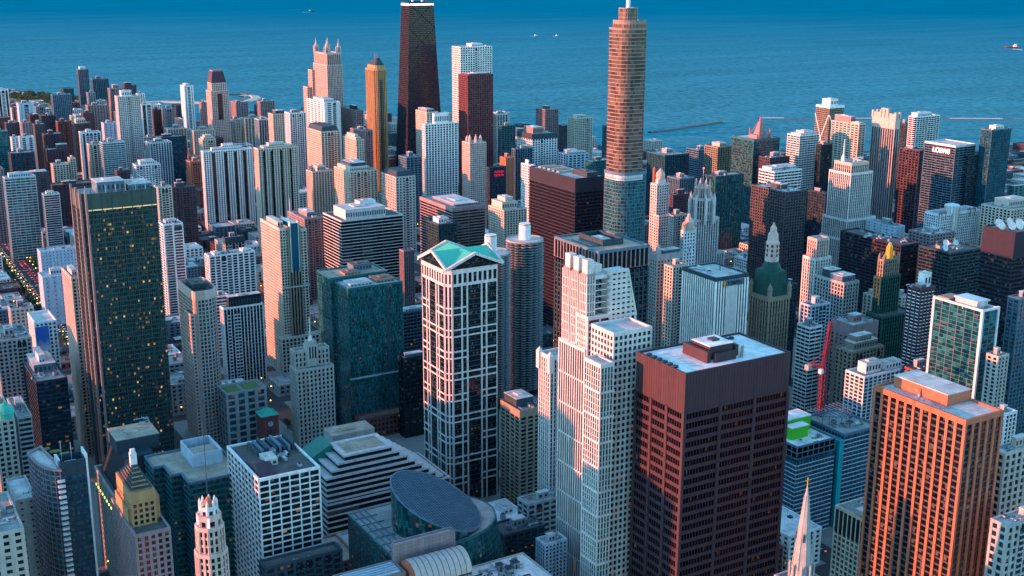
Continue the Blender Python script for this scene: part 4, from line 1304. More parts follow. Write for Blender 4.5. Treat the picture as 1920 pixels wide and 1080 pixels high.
# ---- orange concrete tower
x, y, w, d, H = place(1642, 1811, 1879, 787, 650)
r = hero('office_tower', 'orange-glowing concrete office tower with deep window columns in the right foreground', x, y, w, d, H)
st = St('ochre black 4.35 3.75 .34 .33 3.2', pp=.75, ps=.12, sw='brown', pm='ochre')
st.b = d / 11.0
zr = body(r, rect(x, y, w, d), 0, H, st, roof='pale', split=True)
m = MB(); m.box(x + w * .34, x + w * .98, y + d * .33, y + d * .93, zr, zr + 6.5); ph_ = m.build('penthouse', wall('ochre'), r)
m = MB(); m.box(x + w * .34 - .3, x + w * .98 + .3, y + d * .33 - .3, y + d * .93 + .3, zr + 6.5, zr + 7.0); m.build('penthouse_roof', roofmat('pale'), ph_)
for k in range(9):
    m = MB(); a = x + w * .12 + rnd.uniform(0, 6); b = y + d * (.28 + .04 * k)
    m.bar((a, b, zr + .3), (a + 3.5, b + 1.5, zr + .9), .3); m.build('roof_pipe', wall('tan'), r)
m = MB(); m.lathe(x + w * .3, y + d * .62, [(.8, zr), (.8, zr + 1.6)], 10); m.bar((x + w * .3, y + d * .62, zr + 1.6), (x + w * .3 - 2, y + d * .62 + 1, zr + 4.5), 1.0)
m.build('roof_horn', wall('pink'), r)

# ---- church spire
A_ = at(1515, 899, 578)
cx, cy, zt = A_.x, A_.y, A_.z
r = hero('church_spire', 'slender pale stone church spire pointing up between the steel slab and the orange tower', cx - 9, cy - 9, 18, 18, zt, 'spire')
zb = at(1510, 1078, 570).z
m = MB(); m.lathe(cx, cy, [(5.8, zb - 6), (5.2, zb), (3.6, zb + (zt - zb) * .34), (3.0, zb + (zt - zb) * .5), (1.1, zb + (zt - zb) * .82), (.3, zt - 4)], 8, a0=math.pi / 8)
sp2 = m.build('steeple', wall('concrete'), r)
m = MB()
for i in range(8):
    a = math.pi / 8 + i * math.pi / 4
    m.bar((cx + 5.3 * math.cos(a), cy + 5.3 * math.sin(a), zb), (cx + 1.1 * math.cos(a), cy + 1.1 * math.sin(a), zb + (zt - zb) * .82), .4)
m.build('steeple_rib', wall('concrete'), sp2)
m = MB(); m.bar((cx, cy, zt - 5), (cx, cy, zt + 1), .35); m.bar((cx - 1.1, cy, zt - .6), (cx + 1.1, cy, zt - .6), .35); m.build('cross', wall('goldleaf'), r)
for i in range(8):
    a = i * math.pi / 4
    m = MB(); m.lathe(cx + 5.9 * math.cos(a), cy + 5.9 * math.sin(a), [(.7, zb - 8), (.7, zb + 1), (.85, zb + 1.3), (0, zb + 4)], 6); m.build('pinnacle', wall('concrete'), r)
for i in range(4):
    a = i * math.pi / 2 + math.pi / 4
    m = MB(); zz = zb + (zt - zb) * .36; rr = 3.6
    m.lathe(cx + rr * math.cos(a), cy + rr * math.sin(a), [(.5, zz - 2), (.5, zz + 1.2), (0, zz + 3.2)], 5); m.build('lucarne', wall('slate'), r)
body(r, rect(cx - 9, cy - 9, 18, 18), 0, zb - 6, St('concrete black 4.5 4 .5 .4 3'), roof='grey')

# ---- white vertical-striped office block with sign
x, y, w, d, H = place(1282, 1343, 1402, 521, 1030)
r = hero('office_tower', 'white office block of bold vertical stripes with a company sign at the top right', x, y, w, d, H)
st = St('ad_white black 3.0 3.6 .46 .0 3.4', pp=.9, pm='slate')
zr = body(r, rect(x, y, w, d), 0, H, st, roof='pale', split=True)
m = MB(); m.box(x + w * .34, x + w * .66, y - 1.15, y - .2, 0, H - 9); m.build('blank_panel', wall('granite'), r)
m = MB(); m.box(x + w * .30, x + w * .84, y - 1.25, y - .2, H - 9, H - 3.6); sb_ = m.build('sign_board', wall('bluegrey'), r)
text_on(r, 'KEMPER', 4.6, (x + w * .57, y - 1.3, H - 8), 'S', wall('navywall'), part=sb_)
m = MB(); m.lathe(x + w * .245, y - 1.2, [(0, H - 9.5), (.9, H - 8.4), (1.3, H - 6.5), (.8, H - 4.6), (0, H - 3)], 8); m.build('sign_emblem', plain('emblem', (.8, .33, .03), .5), r)
roof_clutter(r, rect(x, y, w, d), zr, 3)
m = MB(); m.bar((x + w * .6, y + d * .45, zr), (x + w * .6, y + d * .45, zr + 6), .35); m.bar((x + w * .6, y + d * .45, zr + 6), (x + w * .52, y + d * .42, zr + 2), .35); m.build('davit', wall('slate'), r)

# ---- dark granite office with pillared crown behind
x, y, w, d, H = place(1042, 1123, 1216, 471, 925)
r = hero('office_tower', 'dark granite tower with a colonnaded top and square roof court behind the white stepped tower', x, y, w, d, H)
zc = H - 17
body(r, rect(x, y, w, d), 0, zc, St('slate black 4.6 3.9 .32 .3 1.5', pp=.6), do_roof=False)
st = St('rose black 4.6 15 .24 .02 2.2', pp=.9, pm='bluegrey')
zr = body(r, rect(x, y, w, d), zc, H, st, roof='tan', split=True)
m = MB(); xa, xb, ya, yb_ = x + w * .3, x + w * .72, y + d * .25, y + d * .8
for q in ((xa, xb, ya, ya + 1), (xa, xb, yb_ - 1, yb_), (xa, xa + 1, ya + 1, yb_ - 1), (xb - 1, xb, ya + 1, yb_ - 1)):
    m.box(*q, zr, zr + 5)
m.build('court_wall', wall('slate'), r)
penthouse(r, x + w * .42, x + w * .6, y + d * .4, y + d * .65, zr, 3, 'bluegrey', 'pale')
m = MB(); m.box(x + w * .12, x + w * .27, y + d * .3, y + d * .75, zr, zr + 1.2); m.build('roof_grille', wall('tealmetal'), r)

# ---- black slab office
x, y, w, d, H = place(993, 1079, 1137, 335, 1300)
r = hero('office_tower', 'matte black steel slab office with a cluttered pale roof left of the bronze-gold tower', x, y, w, d, H)
zr = body(r, rect(x, y, w, d), 0, H, St('bronze amber 1.9 3.9 .22 .42 16', ps=.25, pp=.35), roof='pale')
penthouse(r, x + w * .45, x + w * .8, y + d * .05, y + d * .35, zr, 5, 'slate', 'dark')
for k in range(5):
    m = MB(); m.box(x + w * .15, x + w * .7, y + d * (.45 + .1 * k), y + d * (.5 + .1 * k), zr, zr + 2.5); m.build('cooling_bank', wall('tan' if k % 2 else 'concrete'), r)

# ---- tall tower on the left with lit offices
x, y, w, d, H = place(133, 151, 291, 358, 965)
r = hero('office_tower', 'tall dark green glass office tower with many lit windows on the left', x, y, w, d, H)
cz = 3.5
poly = [(x + cz, y), (x + w, y), (x + w, y + d), (x, y + d), (x, y + cz), (x + cz, y + cz)]
st = St('greenmetal lit 1.55 3.75 .13 .24 13', pp=.3, ps=.2)
zr = body(r, poly, 0, H - 3, st, roof='grey')
for k in range(7):
    t = (k + .5) / 7
    m = MB(); xx = x + cz + (w - cz) * t
    m.box(xx - .25, xx + .25, y - .7, y - .32, 0, H + 1.5); m.build('fin', wall('brown'), r)
for (xx, yy_) in ((x - .2, y + cz), (x + cz, y - .2), (x - .2, y + d * .5), (x - .2, y + d)):
    m = MB(); m.box(xx - .9, xx + .7, yy_ - .9, yy_ + .9, 0, H); m.build('corner_pier', wall('rose'), r)
m = MB(); m.box(x + cz, x + w, y - .5, y - .32, H - 16.2, H - 15.4); m.build('crown_light', plain('crown_strip', (.8, .6, .3), emit=(1, .55, .16), es=.05), r)
penthouse(r, x + w * .25, x + w * .62, y + d * .25, y + d * .8, zr, 8, 'bluegrey', 'pale')
penthouse(r, x + w * .66, x + w * .96, y + d * .2, y + d * .85, zr, 4.5, 'bluegrey', 'pale')
m = MB()
for k in range(8):
    xx = x + cz + (w - cz) * k / 7
    m.bar((xx, y + 1, zr), (xx, y + 1, H + 3), .35)
m.bar((x + w * .8, y + d * .2, zr + 12), (x + w, y + d * .1, zr + 4), .5)
m.build('roof_rail', wall('silver'), r)

# ---- beige narrow tower behind its left edge
T(A, 'narrow sunlit beige tower squeezed against the left side of the tall dark lit-up tower', 116, 134, 150, 520, 1030, 'pink navy 4.2 3.1 .45 .4', ph=PH((.3, .9, .2, .7, 5, 'pink')))

# ---- slender gold tower with a pyramid roof
x, y, w, d, H = place(686, 703, 725, 123, 2150)
r = hero('apartment_tower', 'slender gold-lit tower with a small dark pyramid roof', x, y, w, d, H)
c = 4
poly = [(x + c, y), (x + w - c, y), (x + w, y + c), (x + w, y + d), (x, y + d), (x, y + c)]
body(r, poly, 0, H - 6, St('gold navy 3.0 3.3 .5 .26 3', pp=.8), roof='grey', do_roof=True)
m = MB(); m.prism(inset(poly, 1.5), H - 8, H, top=inset(poly, 2.2)); m.build('attic', wall('gold'), r)
zt = at(705, 107, 2160).z
m = MB(); m.prism(inset(poly, 2), H, zt - 2, top=scaled(inset(poly, 2), .28)); m.build('pyramid_roof', wall('slate'), r)
m = MB()
for dx in (-2.5, 0, 2.5):
    m.bar((x + w / 2 + dx, y + d / 2, zt - 3), (x + w / 2 + dx, y + d / 2, zt + 5), .7)
m.build('finial', wall('rose'), r)
m = MB(); m.box(x + w * .4, x + w * .48, y - 1.0, y + .1, 10, H - 25); m.box(x + w * .56, x + w * .64, y - 1.0, y + .1, 10, H - 25); m.build('bay_strip', wall('navywall'), r)

# ---- pink granite tower with four pronged lanterns
x, y, w, d, H = place(588, 613, 641, 122, 2440)
r = hero('hotel_tower', 'pink granite tower crowned by four pronged corner lanterns', x, y, w, d, H)
body(r, rect(x, y, w, d), 0, H, St('pink navy 3.3 3.6 .5 .36 2', pp=.6), roof='grey')
zs2 = at(613, 100, 2440).z
body(r, rect(x + 1.5, y + 1.5, w - 3, d - 3), H - 1.5, zs2, St('pink black 4.2 16 .5 .05 3', pp=.5), roof='grey')
zt2 = at(613, 74, 2440).z
for (fx, fy) in ((.09, .09), (.88, .09), (.09, .88), (.88, .88)):
    bx_, by_ = x + w * fx, y + d * fy
    m = MB()
    for sx in (-3.2, 3.2):
        for sy in (-3.2, 3.2):
            m.box(bx_ + sx - .9, bx_ + sx + .9, by_ + sy - .9, by_ + sy + .9, zs2 - 2, zs2 + (zt2 - zs2) * .45)
    m.lathe(bx_, by_, [(2.6, zs2 - 2), (2.6, zs2 + (zt2 - zs2) * .5), (.8, zs2 + (zt2 - zs2) * .75), (.3, zt2)], 6)
    ln_ = m.build('lantern', wall('pink'), r)
    m = MB(); m.box(bx_ - 2.4, bx_ + 2.4, by_ - 3.4, by_ + 3.4, zs2 + 1, zs2 + (zt2 - zs2) * .32); m.build('lantern_glass', glass('pale'), ln_)
for (xl_, xr_, yy_) in ((578, 592, 131), (569, 583, 163)):
    a, b, c_, d_, h_ = place(xl_, xl_ + 7, xr_ + 3, yy_, 2500)
    body(r, rect(a, b, c_, d_), 0, h_, St('pink navy 3.4 3.6 .45 .4 2'), roof='grey')

# ---- dark mansard-crowned tower on the left shore
x, y, w, d, H = place(386, 395, 427, 158, 2620)
r = hero('hotel_tower', 'beige tower with a dark tapering mansard crown near the curved breakwater', x, y, w, d, H)
body(r, rect(x, y, w, d), 0, H - 14, St('pink navy 3.8 3.4 .5 .4 2', pp=.6), roof='grey')
body(r, rect(x + 3, y + 3, w - 6, d - 6), H - 15, H + 2, St('pink navy 3.8 3.4 .5 .4 2', pp=.5), roof='grey')
zt = at(405, 134, 2630).z
m = MB(); m.prism(rect(x + 2.5, y + 2.5, w - 5, d - 5), H + 2, zt, top=scaled(rect(x + 2.5, y + 2.5, w - 5, d - 5), .72)); m.build('mansard_roof', wall('maroon'), r)
m = MB(); m.prism(scaled(rect(x, y, w, d), .6), zt, zt + 2.5); m.build('roof_cap', wall('rose'), r)
m = MB(); m.box(x + w * .36, x + w * .62, y - .7, y + .2, H - 75, H - 20); m.build('bay_window', glass('black'), r)

# ---- dark tower crowned by an orange tipped tent frame
x, y, w, d, H = place(1373, 1414, 1462, 261, 1900)
r = hero('office_tower', 'dark green-black office block crowned by a small orange-tipped pyramid frame', x, y, w, d, H)
zr = body(r, rect(x, y, w, d), 0, H, St('slate teal 5 3.9 .04 .4 4', pm='tealmetal'), roof='pale')
m = MB(); m.box(x + w * .2, x + w * .75, y + d * .1, y + d * .45, zr, zr + 6); m.build('penthouse', wall('rose'), r)
bx_, by_ = x + w * .45, y + d * .28
zt = at(1421, 222, 1915).z
m = MB(); m.prism(rect(bx_ - 7, by_ - 7, 14, 14), zr + 6, zt - 6, top=rect(bx_ - 1.6, by_ - 1.6, 3.2, 3.2)); m.build('tent_roof', wall('rose'), r)
m = MB(); m.lathe(bx_, by_, [(1.8, zt - 6), (1.8, zt - 3), (1.0, zt - 2), (1.4, zt), (0, zt + 1.5)], 8); m.build('finial', wall('ochre'), r)
for sx in (-1, 1):
    for sy in (-1, 1):
        m = MB(); m.bar((bx_ + sx * 11, by_ + sy * 11, zr), (bx_ + sx * 11, by_ + sy * 11, zr + 15), 1.1); m.bar((bx_ + sx * 11, by_ + sy * 11, zr + 5), (bx_ + sx * 2, by_ + sy * 2, zt - 6), .8); m.build('prong', wall('ochre'), r)

# ---- cross-braced tower
x, y, w, d, H = place(1531, 1556, 1583, 199, 2060)
r = hero('apartment_tower', 'narrow banded tower with white diagonal cross-bracing near the lake on the right', x, y, w, d, H)
body(r, rect(x, y, w, d), 0, H, St('tan navy 4 3.2 .12 .42 4', ps=.45, pm='white'), roof='pale')
penthouse(r, x + w * .2, x + w * .75, y + d * .2, y + d * .8, H - 1, 11, 'white', 'pale')
for fi in (0, 1):
    for (z0_, z1_) in ((H * .08, H * .5), (H * .5, H * .92)):
        for s in (0, 1):
            if fi == 0:
                p, q = (x + (w if s else 0), y - .8, z0_), (x + (0 if s else w), y - .8, z1_)
            else:
                p, q = (x - .8, y + (d if s else 0), z0_), (x - .8, y + (0 if s else d), z1_)
            m = MB(); m.bar(p, q, 1.3); m.build('brace', wall('white'), r)

# ---- pink crowned glass and stripe tower
x, y, w, d, H = place(1637, 1679, 1687, 223, 1930)
r = hero('apartment_tower', 'tall pink-crowned tower with narrow white stripes down dark glass', x, y, w, d, H)
body(r, rect(x, y, w, d), 0, H, St('pink blue 4.6 3.4 .24 .08 16', pp=.7, sw='maroon'), roof='grey')
zt = at(1660, 205, 1930).z
for (fx, fy) in ((0, 0), (1, 0), (1, 1), (0, 1), (.0, .5), (.0, .35), (.0, .65)):
    m = MB(); m.box(x + fx * w - 1.4, x + fx * w + 1.4, y + fy * d - 1.6, y + fy * d + 1.6, H - 1, zt - 2 - abs(fy - .5) * 5); m.build('crown_pier', wall('pink'), r)
m = MB(); m.box(x, x + 1.5, y + 1, y + d - 1, H - 1, zt - 7); m.box(x + 1.6, x + w, y, y + 1.5, H - 1, zt - 7); m.box(x + .4, x + 5, y + d * .36, y + d * .66, H - 1, zt); m.build('crown_screen', wall('pink'), r)

# ---- setback office tower with white piers and a spire
x, y, w, d, H = place(1558, 1597, 1637, 307, 1560)
r = hero('office_tower', 'pale pier-striped tower with stepped shoulders, white dishes and a thin spire', x, y, w, d, H)
spec = 'granite black 3.4 3.7 .36 .08 3'
body(r, rect(x, y, w, d), 0, H - 12, St(spec, pp=.9), roof='grey')
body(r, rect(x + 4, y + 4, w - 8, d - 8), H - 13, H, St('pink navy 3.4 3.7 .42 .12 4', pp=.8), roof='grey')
body(r, rect(x - 6, y - 5, w + 12, d + 5), 0, H - 70, St(spec, pp=.9), roof='grey')
body(r, rect(x - 9, y - 9, w + 20, d + 9), 0, H - 95, St(spec, pp=.9), roof='grey')
m = MB(); zz = at(1570, 262, 1570).z; m.lathe(x + 7, y + d * .6, [(2.6, H - 2), (2.2, H + 6), (.8, H + 9), (.3, zz)], 8); m.build('spire', wall('white'), r)
for k in range(3):
    m = MB(); a, b = x + w * .45 + k * 6.5, y + d * .35
    m.lathe(a, b, [(.6, H - 1), (.6, H + 1.6), (2.4, H + 4.2), (2.5, H + 4.6), (0.2, H + 2.6)], 12); m.build('dish', wall('white'), r)

# ---- banded hotel with a lit name sign
x, y, w, d, H = place(1735, 1792, 1829, 273, 1780)
r = hero('hotel_tower', 'white banded dark hotel slab with a lit name sign near its top', x, y, w, d, H)
body(r, rect(x, y, w, min(d, 70)), 0, H, St('bluegrey black 8 3.5 .03 .30 3', ps=.45, pm='silver'), roof='pale')
yq = y + min(d, 70)
m = MB(); m.box(x - .9, x - .2, y + 6, yq - 16, H - 15, H - 4.5); sb_ = m.build('sign_panel', wall('maroon'), r)
text_on(r, 'LOEWS', 9.0, (x - 1.0, y + 23, H - 12.8), 'W', plain('sign_white', (.9, .9, .9), emit=(1, .95, .85), es=.22), part=sb_)
body(r, rect(x + w * .55, y - 6, w * .7, 30), 0, H - 14, St('slate navy 4 3.5 .1 .3 2'), roof='grey')

# ---- white gridded hotel with a drum crown
x, y, w, d, H = place(1735, 1764, 1840, 402, 1560)
r = hero('hotel_tower', 'wide white gridded hotel with a round columned crown in the middle', x, y, w, d, H)
zr = body(r, rect(x, y, w, d), 0, H, St('white navy 3.6 3.4 .42 .40 3'), roof='grey')
bx_, by_ = x + w * .36, y + 6
zt = at(1786, 388, 1570).z
m = MB(); m.lathe(bx_, by_, [(8.5, H - 25), (8.5, zt - 2), (9.2, zt - 1.5), (9.2, zt), (7, zt + 1)], 20); m.build('drum', wall('white'), r)
for k in range(14):
    a = 2 * math.pi * k / 14
    m = MB(); m.box(bx_ + 8.6 * math.cos(a) - .5, bx_ + 8.6 * math.cos(a) + .5, by_ + 8.6 * math.sin(a) - .5, by_ + 8.6 * math.sin(a) + .5, H - 22, zt); m.build('drum_column', wall('cream'), r)
for fx in (.02, .12, .72, .84, .97):
    m = MB(); m.lathe(x + w * fx, y + 1.5, [(2.4, H - 8), (2.4, H + 1), (2.8, H + 1.3), (0, H + 4)], 8); m.build('turret', wall('rose'), r)

# ---- domed hotel tower
x, y, w, d, H = place(1221, 1232, 1254, 345, 1480)
r = hero('hotel_tower', 'old stone hotel tower topped by a small pink onion dome beside the bronze-gold tower', x, y, w, d, H)
body(r, rect(x, y, w, d), 0, H, St('granite black 4 3.5 .5 .42 2.5'), roof='grey')
body(r, rect(x - 1, y - 7, w - 3, 9), 0, H - 38, St('granite black 4 3.5 .5 .42 2.5'), roof='dark')
z2 = at(1235, 335, 1490).z
bx_, by_ = x + w * .48, y + d * .45
m = MB(); m.prism(scaled(rect(x, y, w, d), .66), H - 1, z2); m.build('attic', wall('granite'), r)
zt = at(1235, 318, 1490).z
m = MB(); m.lathe(bx_, by_, [(5.2, z2), (6.0, z2 + (zt - z2) * .35), (5.2, z2 + (zt - z2) * .7), (2.2, z2 + (zt - z2) * .93), (.3, zt + 2)], 16); m.build('dome', wall('pink'), r)
m = MB(); m.lathe(bx_ - 6.5, by_ + 4, [(1.7, z2 - 4), (1.7, zt), (0, zt + 4)], 8); m.build('minaret', wall('ochre'), r)

# ---- gothic tower with buttressed crown
x, y, w, d, H = place(1288, 1301, 1346, 412, 1440)
r = hero('office_tower', 'gothic stone tower with flying buttresses round its orange-lit crown', x, y, w, d, H)
st = St('granite black 3.6 3.8 .5 .1 3', pp=1.2)
body(r, rect(x, y, w, d), 0, H, st, roof='grey')
zb_, zm, zt = H, at(1311, 372, 1445).z, at(1311, 340, 1445).z
bx_, by_ = x + w * .46, y + d * .5
oc = lambda R_, : [(bx_ + R_ * math.cos(math.pi / 8 + i * math.pi / 4), by_ + R_ * math.sin(math.pi / 8 + i * math.pi / 4)) for i in range(8)]
body(r, oc(12.5), H - 2, zm, St('granite black 3 9 .5 .08 3', pp=.8), roof='grey')
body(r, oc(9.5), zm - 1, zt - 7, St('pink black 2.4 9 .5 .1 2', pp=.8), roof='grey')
for i in range(8):
    a = math.pi / 8 + i * math.pi / 4
    ca, sa = math.cos(a), math.sin(a)
    m = MB(); m.lathe(bx_ + 15.5 * ca, by_ + 15.5 * sa, [(2.0, H - 6), (2.0, zm - 4), (0, zm + 6)], 6); m.bar((bx_ + 15 * ca, by_ + 15 * sa, zm - 8), (bx_ + 9 * ca, by_ + 9 * sa, zt - 12), 1.3); m.build('buttress', wall('granite'), r)
    m = MB(); m.lathe(bx_ + 9 * ca, by_ + 9 * sa, [(1.3, zm), (1.3, zt - 4), (0, zt + 2)], 5); m.build('pinnacle', wall('pink'), r)
m = MB(); m.bar((bx_, by_, zt - 8), (bx_, by_, zt + 14), .5); m.build('flagpole', wall('silver'), r)
m = MB(); m.lathe(bx_, by_, [(0, zt + 13), (1.3, zt + 14.3), (0, zt + 15.6)], 8); m.build('beacon', plain('beacon', (.6, .05, .1), emit=(1, .1, .2), es=.5), r)
body(r, rect(x + w, y + 4, 15, d - 8), 0, H - 45, st, roof='grey')

# ---- white terracotta clock tower with its long wing
x, y, w, d, H = place(1278, 1283, 1304, 432, 1330)
r = hero('office_tower', 'cream terracotta clock tower with a stacked lantern top in front of the gothic tower', x, y, w, d, H)
body(r, rect(x, y, w, d), 0, H, St('white black 4.2 3.8 .55 .45 4'), roof='pale')
zt = at(1292, 400, 1335).z
bx_, by_ = x + w / 2, y + d / 2
s_ = (zt - H)
m = MB(); m.lathe(bx_, by_, [(7.6, H), (7.6, H + s_ * .18), (6.2, H + s_ * .22), (5.8, H + s_ * .45), (4.0, H + s_ * .5), (3.6, H + s_ * .7), (2.2, H + s_ * .76), (1.8, H + s_ * .9), (.3, zt)], 8); m.build('lantern', wall('pink'), r)
for sx in (-1, 1):
    for sy in (-1, 1):
        m = MB(); m.lathe(bx_ + sx * w * .42, by_ + sy * d * .42, [(1.1, H - 1), (1.1, H + 5), (0, H + 9)], 6); m.build('pinnacle', wall('pink'), r)
m = MB()
m.face([(bx_ + 3.2 * math.cos(2 * math.pi * k / 20), y - .75, H - 24 + 3.2 * math.sin(2 * math.pi * k / 20)) for k in range(20)])
cf_ = m.build('clock_face', wall('paleblue'), r)
m = MB(); m.bar((bx_, y - .9, H - 24), (bx_, y - .9, H - 21.4), .4); m.bar((bx_, y - .9, H - 24), (bx_ + 1.6, y - .9, H - 23.2), .4); m.build('clock_hand', wall('dark'), cf_)
xx_, yy2, ww2, dd2, hh2 = place(1216, 1233, 1280, 478, 1270)
r2 = hero('office_building', 'cream stone office wing with a green-grey roof left of the terracotta clock tower', xx_, yy2, ww2, dd2, hh2, 'building')
zr = body(r2, rect(xx_, yy2, ww2, dd2), 0, hh2, St('stone navy 4 3.7 .5 .42 7', pm='concrete'), roof='grey')
penthouse(r2, xx_ + ww2 * .3, xx_ + ww2 * .95, yy2 + dd2 * .2, yy2 + dd2 * .8, zr, 4, 'bluegrey', 'pale')
m = MB(); m.lathe(xx_ + 4, yy2 + 4, [(3, hh2 - 2), (3, hh2 + 5), (2, hh2 + 7), (0, hh2 + 12)], 8); m.build('turret', wall('stone'), r2)

# ---- dark gothic tower with gold top
x, y, w, d, H = place(1641, 1652, 1687, 520, 1170)
r = hero('hotel_tower', 'dark green stone tower with a gilded pointed top', x, y, w, d, H)
DK = St('netting black 3.2 3.7 .5 .3 2', pp=.8)
body(r, rect(x, y, w, d), 0, H, DK, roof='dark')
z2 = at(1666, 486, 1175).z
body(r, scaled(rect(x, y, w, d), .82), H - 1, z2, St('tan black 3 3.7 .5 .2 2', pp=.6), roof='dark')
bx_, by_ = x + w * .5, y + d * .5
zt = at(1666, 455, 1180).z
m = MB(); m.lathe(bx_, by_, [(4.2, z2 - 1), (3.4, z2 + (zt - z2) * .3), (2.9, z2 + (zt - z2) * .7), (1.9, z2 + (zt - z2) * .85), (.9, zt)], 8); m.build('gilded_top', wall('goldleaf'), r)
for sx in (-1, 1):
    for sy in (-1, 1):
        m = MB(); m.lathe(bx_ + sx * w * .38, by_ + sy * d * .38, [(1.4, z2 - 4), (1.4, z2 + 2), (0, z2 + 6)], 6); m.build('pinnacle', wall('tan'), r)
body(r, rect(x - 7, y - 12, w + 17, d + 12), 0, at(1660, 598, 1150).z, DK, roof='dark')

# ---- netted dome tower
x, y, w, d, H = place(1408, 1443, 1479, 558, 1060)
r = hero('office_tower', 'tan stone tower whose dome is wrapped in green netting below a lit pointed lantern', x, y, w, d, H)
body(r, rect(x, y, w, d), 0, H, St('tan warm 3.4 3.8 .5 .1 4', pp=.9), roof='grey', split=True)
cx, cy = x + w * .5, y + d * .5
z2, z3, zt = at(1447, 502, 1070).z, at(1448, 484, 1075).z, at(1449, 418, 1075).z
m = MB()
m.prism(rect(cx - w * .45, cy - d * .45, w * .9, d * .9), H - 1, z2 - 3, top=rect(cx - w * .4, cy - d * .4, w * .8, d * .8))
for k in range(1, 8):
    z = H + (z2 - 3 - H) * k / 8
    q = .45 - .05 * k / 8 + .012
    m.prism(rect(cx - w * q, cy - d * q, 2 * w * q, 2 * d * q), z, z + .9)
m.lathe(cx, cy, [(w * .40, z2 - 3), (w * .34, z2 + 1), (w * .22, z3 - 1), (w * .16, z3)], 16)
m.build('netting', wall('netting'), r)
h_ = zt - z3
m = MB(); m.lathe(cx, cy, [(6.2, z3 - 3), (6.0, z3 + h_ * .45), (4.8, z3 + h_ * .5), (4.5, z3 + h_ * .68), (3.2, z3 + h_ * .74), (2.8, z3 + h_ * .86), (1.2, z3 + h_ * .93), (.8, zt)], 8); ln_ = m.build('lantern', wall('pink'), r)
m = MB()
for i in range(8):
    a = i * math.pi / 4
    for k in range(3):
        z = z3 + h_ * (.06 + .13 * k)
        m.box(cx + 5.75 * math.cos(a) - .7, cx + 5.75 * math.cos(a) + .7, cy + 5.75 * math.sin(a) - .7, cy + 5.75 * math.sin(a) + .7, z, z + h_ * .08)
m.build('lantern_opening', wall('maroon'), ln_)
for (sx, sy) in ((0, 0), (1, 0), (1, 1), (0, 1)):
    m = MB(); m.lathe(x + sx * w, y + sy * d, [(2.2, H - 3), (2.2, H + 7), (2.5, H + 7.4), (0, H + 13)], 8); m.build('turret', wall('tan'), r)

# ---- setback deco tower with an orange-lit crown and pale stone wing
x, y, w, d, H = place(1509, 1530, 1559, 463, 1250)
r = hero('office_tower', 'pale deco tower with orange-lit setback top beside the wide dark office slab', x, y, w, d, H)
body(r, rect(x, y, w, d), 0, H - 12, St('granite navy 3.6 3.7 .5 .28 3', pp=.8), roof='grey')
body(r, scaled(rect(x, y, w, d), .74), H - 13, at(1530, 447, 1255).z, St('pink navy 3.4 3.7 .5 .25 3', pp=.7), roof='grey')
xx_, yy2, ww2, dd2, hh2 = place(1528, 1583, 1610, 530, 1180)
r2 = hero('office_building', 'grey stone office with a glass penthouse below the deco tower', xx_, yy2, ww2, dd2, hh2, 'building')
zr = body(r2, rect(xx_, yy2, ww2, dd2), 0, hh2, St('concrete navy 4 3.7 .42 .3 3'), roof='grey')
penthouse(r2, xx_ + ww2 * .05, xx_ + ww2 * .95, yy2 + dd2 * .1, yy2 + dd2 * .5, zr, 6, 'bluegrey', 'pale')
penthouse(r2, xx_ + ww2 * .2, xx_ + ww2 * .9, yy2 + dd2 * .55, yy2 + dd2 * .85, zr, 8, 'slate', 'pale')

# ---- white framed teal glass building
x, y, w, d, H = place(1753, 1843, 1872, 582, 960)
r = hero('apartment_tower', 'teal glass residential slab outlined by a bold white frame at the right', x, y, w, d, H)
st = St('bluegrey teal 7.4 3.3 .07 .10 1.5', pp=.2, ps=.3, pm='white')
zr = body(r, rect(x, y, w, d), 0, H, st, roof='dark', rooflow=4)
for (px_, py_) in ((x, y), (x + w, y), (x, y + d)):
    m = MB(); m.box(px_ - 1.0, px_ + 1.0, py_ - 1.0, py_ + 1.0, 0, H + .6); m.build('frame_post', wall('white'), r)
m = MB(); m.box(x + 1, x + w - 1, y - .9, y + .6, H - 1.2, H + .4); m.box(x - .9, x + .6, y + 1, y + d - 1, H - 1.2, H + .4); m.build('frame_rail', wall('white'), r)
m = MB(); m.box(x + 3, x + w - 2, y + d * .18, y + d * .62, zr, H + 3.5); m.box(x + 2, x + w - 1, y + d * .15, y + d * .64, H + 3.5, H + 4.6); m.build('penthouse', wall('silver'), r)
m = MB(); m.box(x + .5, x + w - 2, y + d * .7, y + d * .95, zr, H + 1.5); m.build('roof_frame', wall('tan'), r)
roof_clutter(r, rect(x, y, w, d * .5), H - 3.5, 6)

# ---- blue office with a raised bright green roof box
x, y, w, d, H = place(1479, 1495, 1566, 838, 838)
d = 42.0
r = hero('office_tower', 'blue glass tower under construction with a bright green boxed roof top', x, y, w + 32, d, H)
BL = St('bluegrey blue 3.2 3.5 .1 .2 2', pp=.25, ps=.4, sw='paleblue')
zr = body(r, rect(x, y, w, d), 0, H - 10, BL, do_roof=False)
zr = body(r, rect(x, y, w, d), H - 10, H, St('bluegrey amber 5.2 4 .12 .16 1.2', pp=.3, ps=.4), roof='white')
m = MB(); m.box(x + w, x + w + 4, y + 2, y + d - 3, 0, H - 14); m.build('shadow_joint', wall('navywall'), r)
m = MB(); m.box(x + w + 4, x + w + 8.5, y - 1.2, y + d - 2, 0, H - 4); m.build('cyan_blade', wall('cyan'), r)
x2 = x + w + 8.6
e2 = solve(lambda L: proj((x2 + L, y, H))[0], 1645, 0, 120)
zr2 = body(r, rect(x2, y - 1, e2, d), 0, H + 1, BL, roof='grey')
gx0, gx1 = x + w * .18, x + w * .62
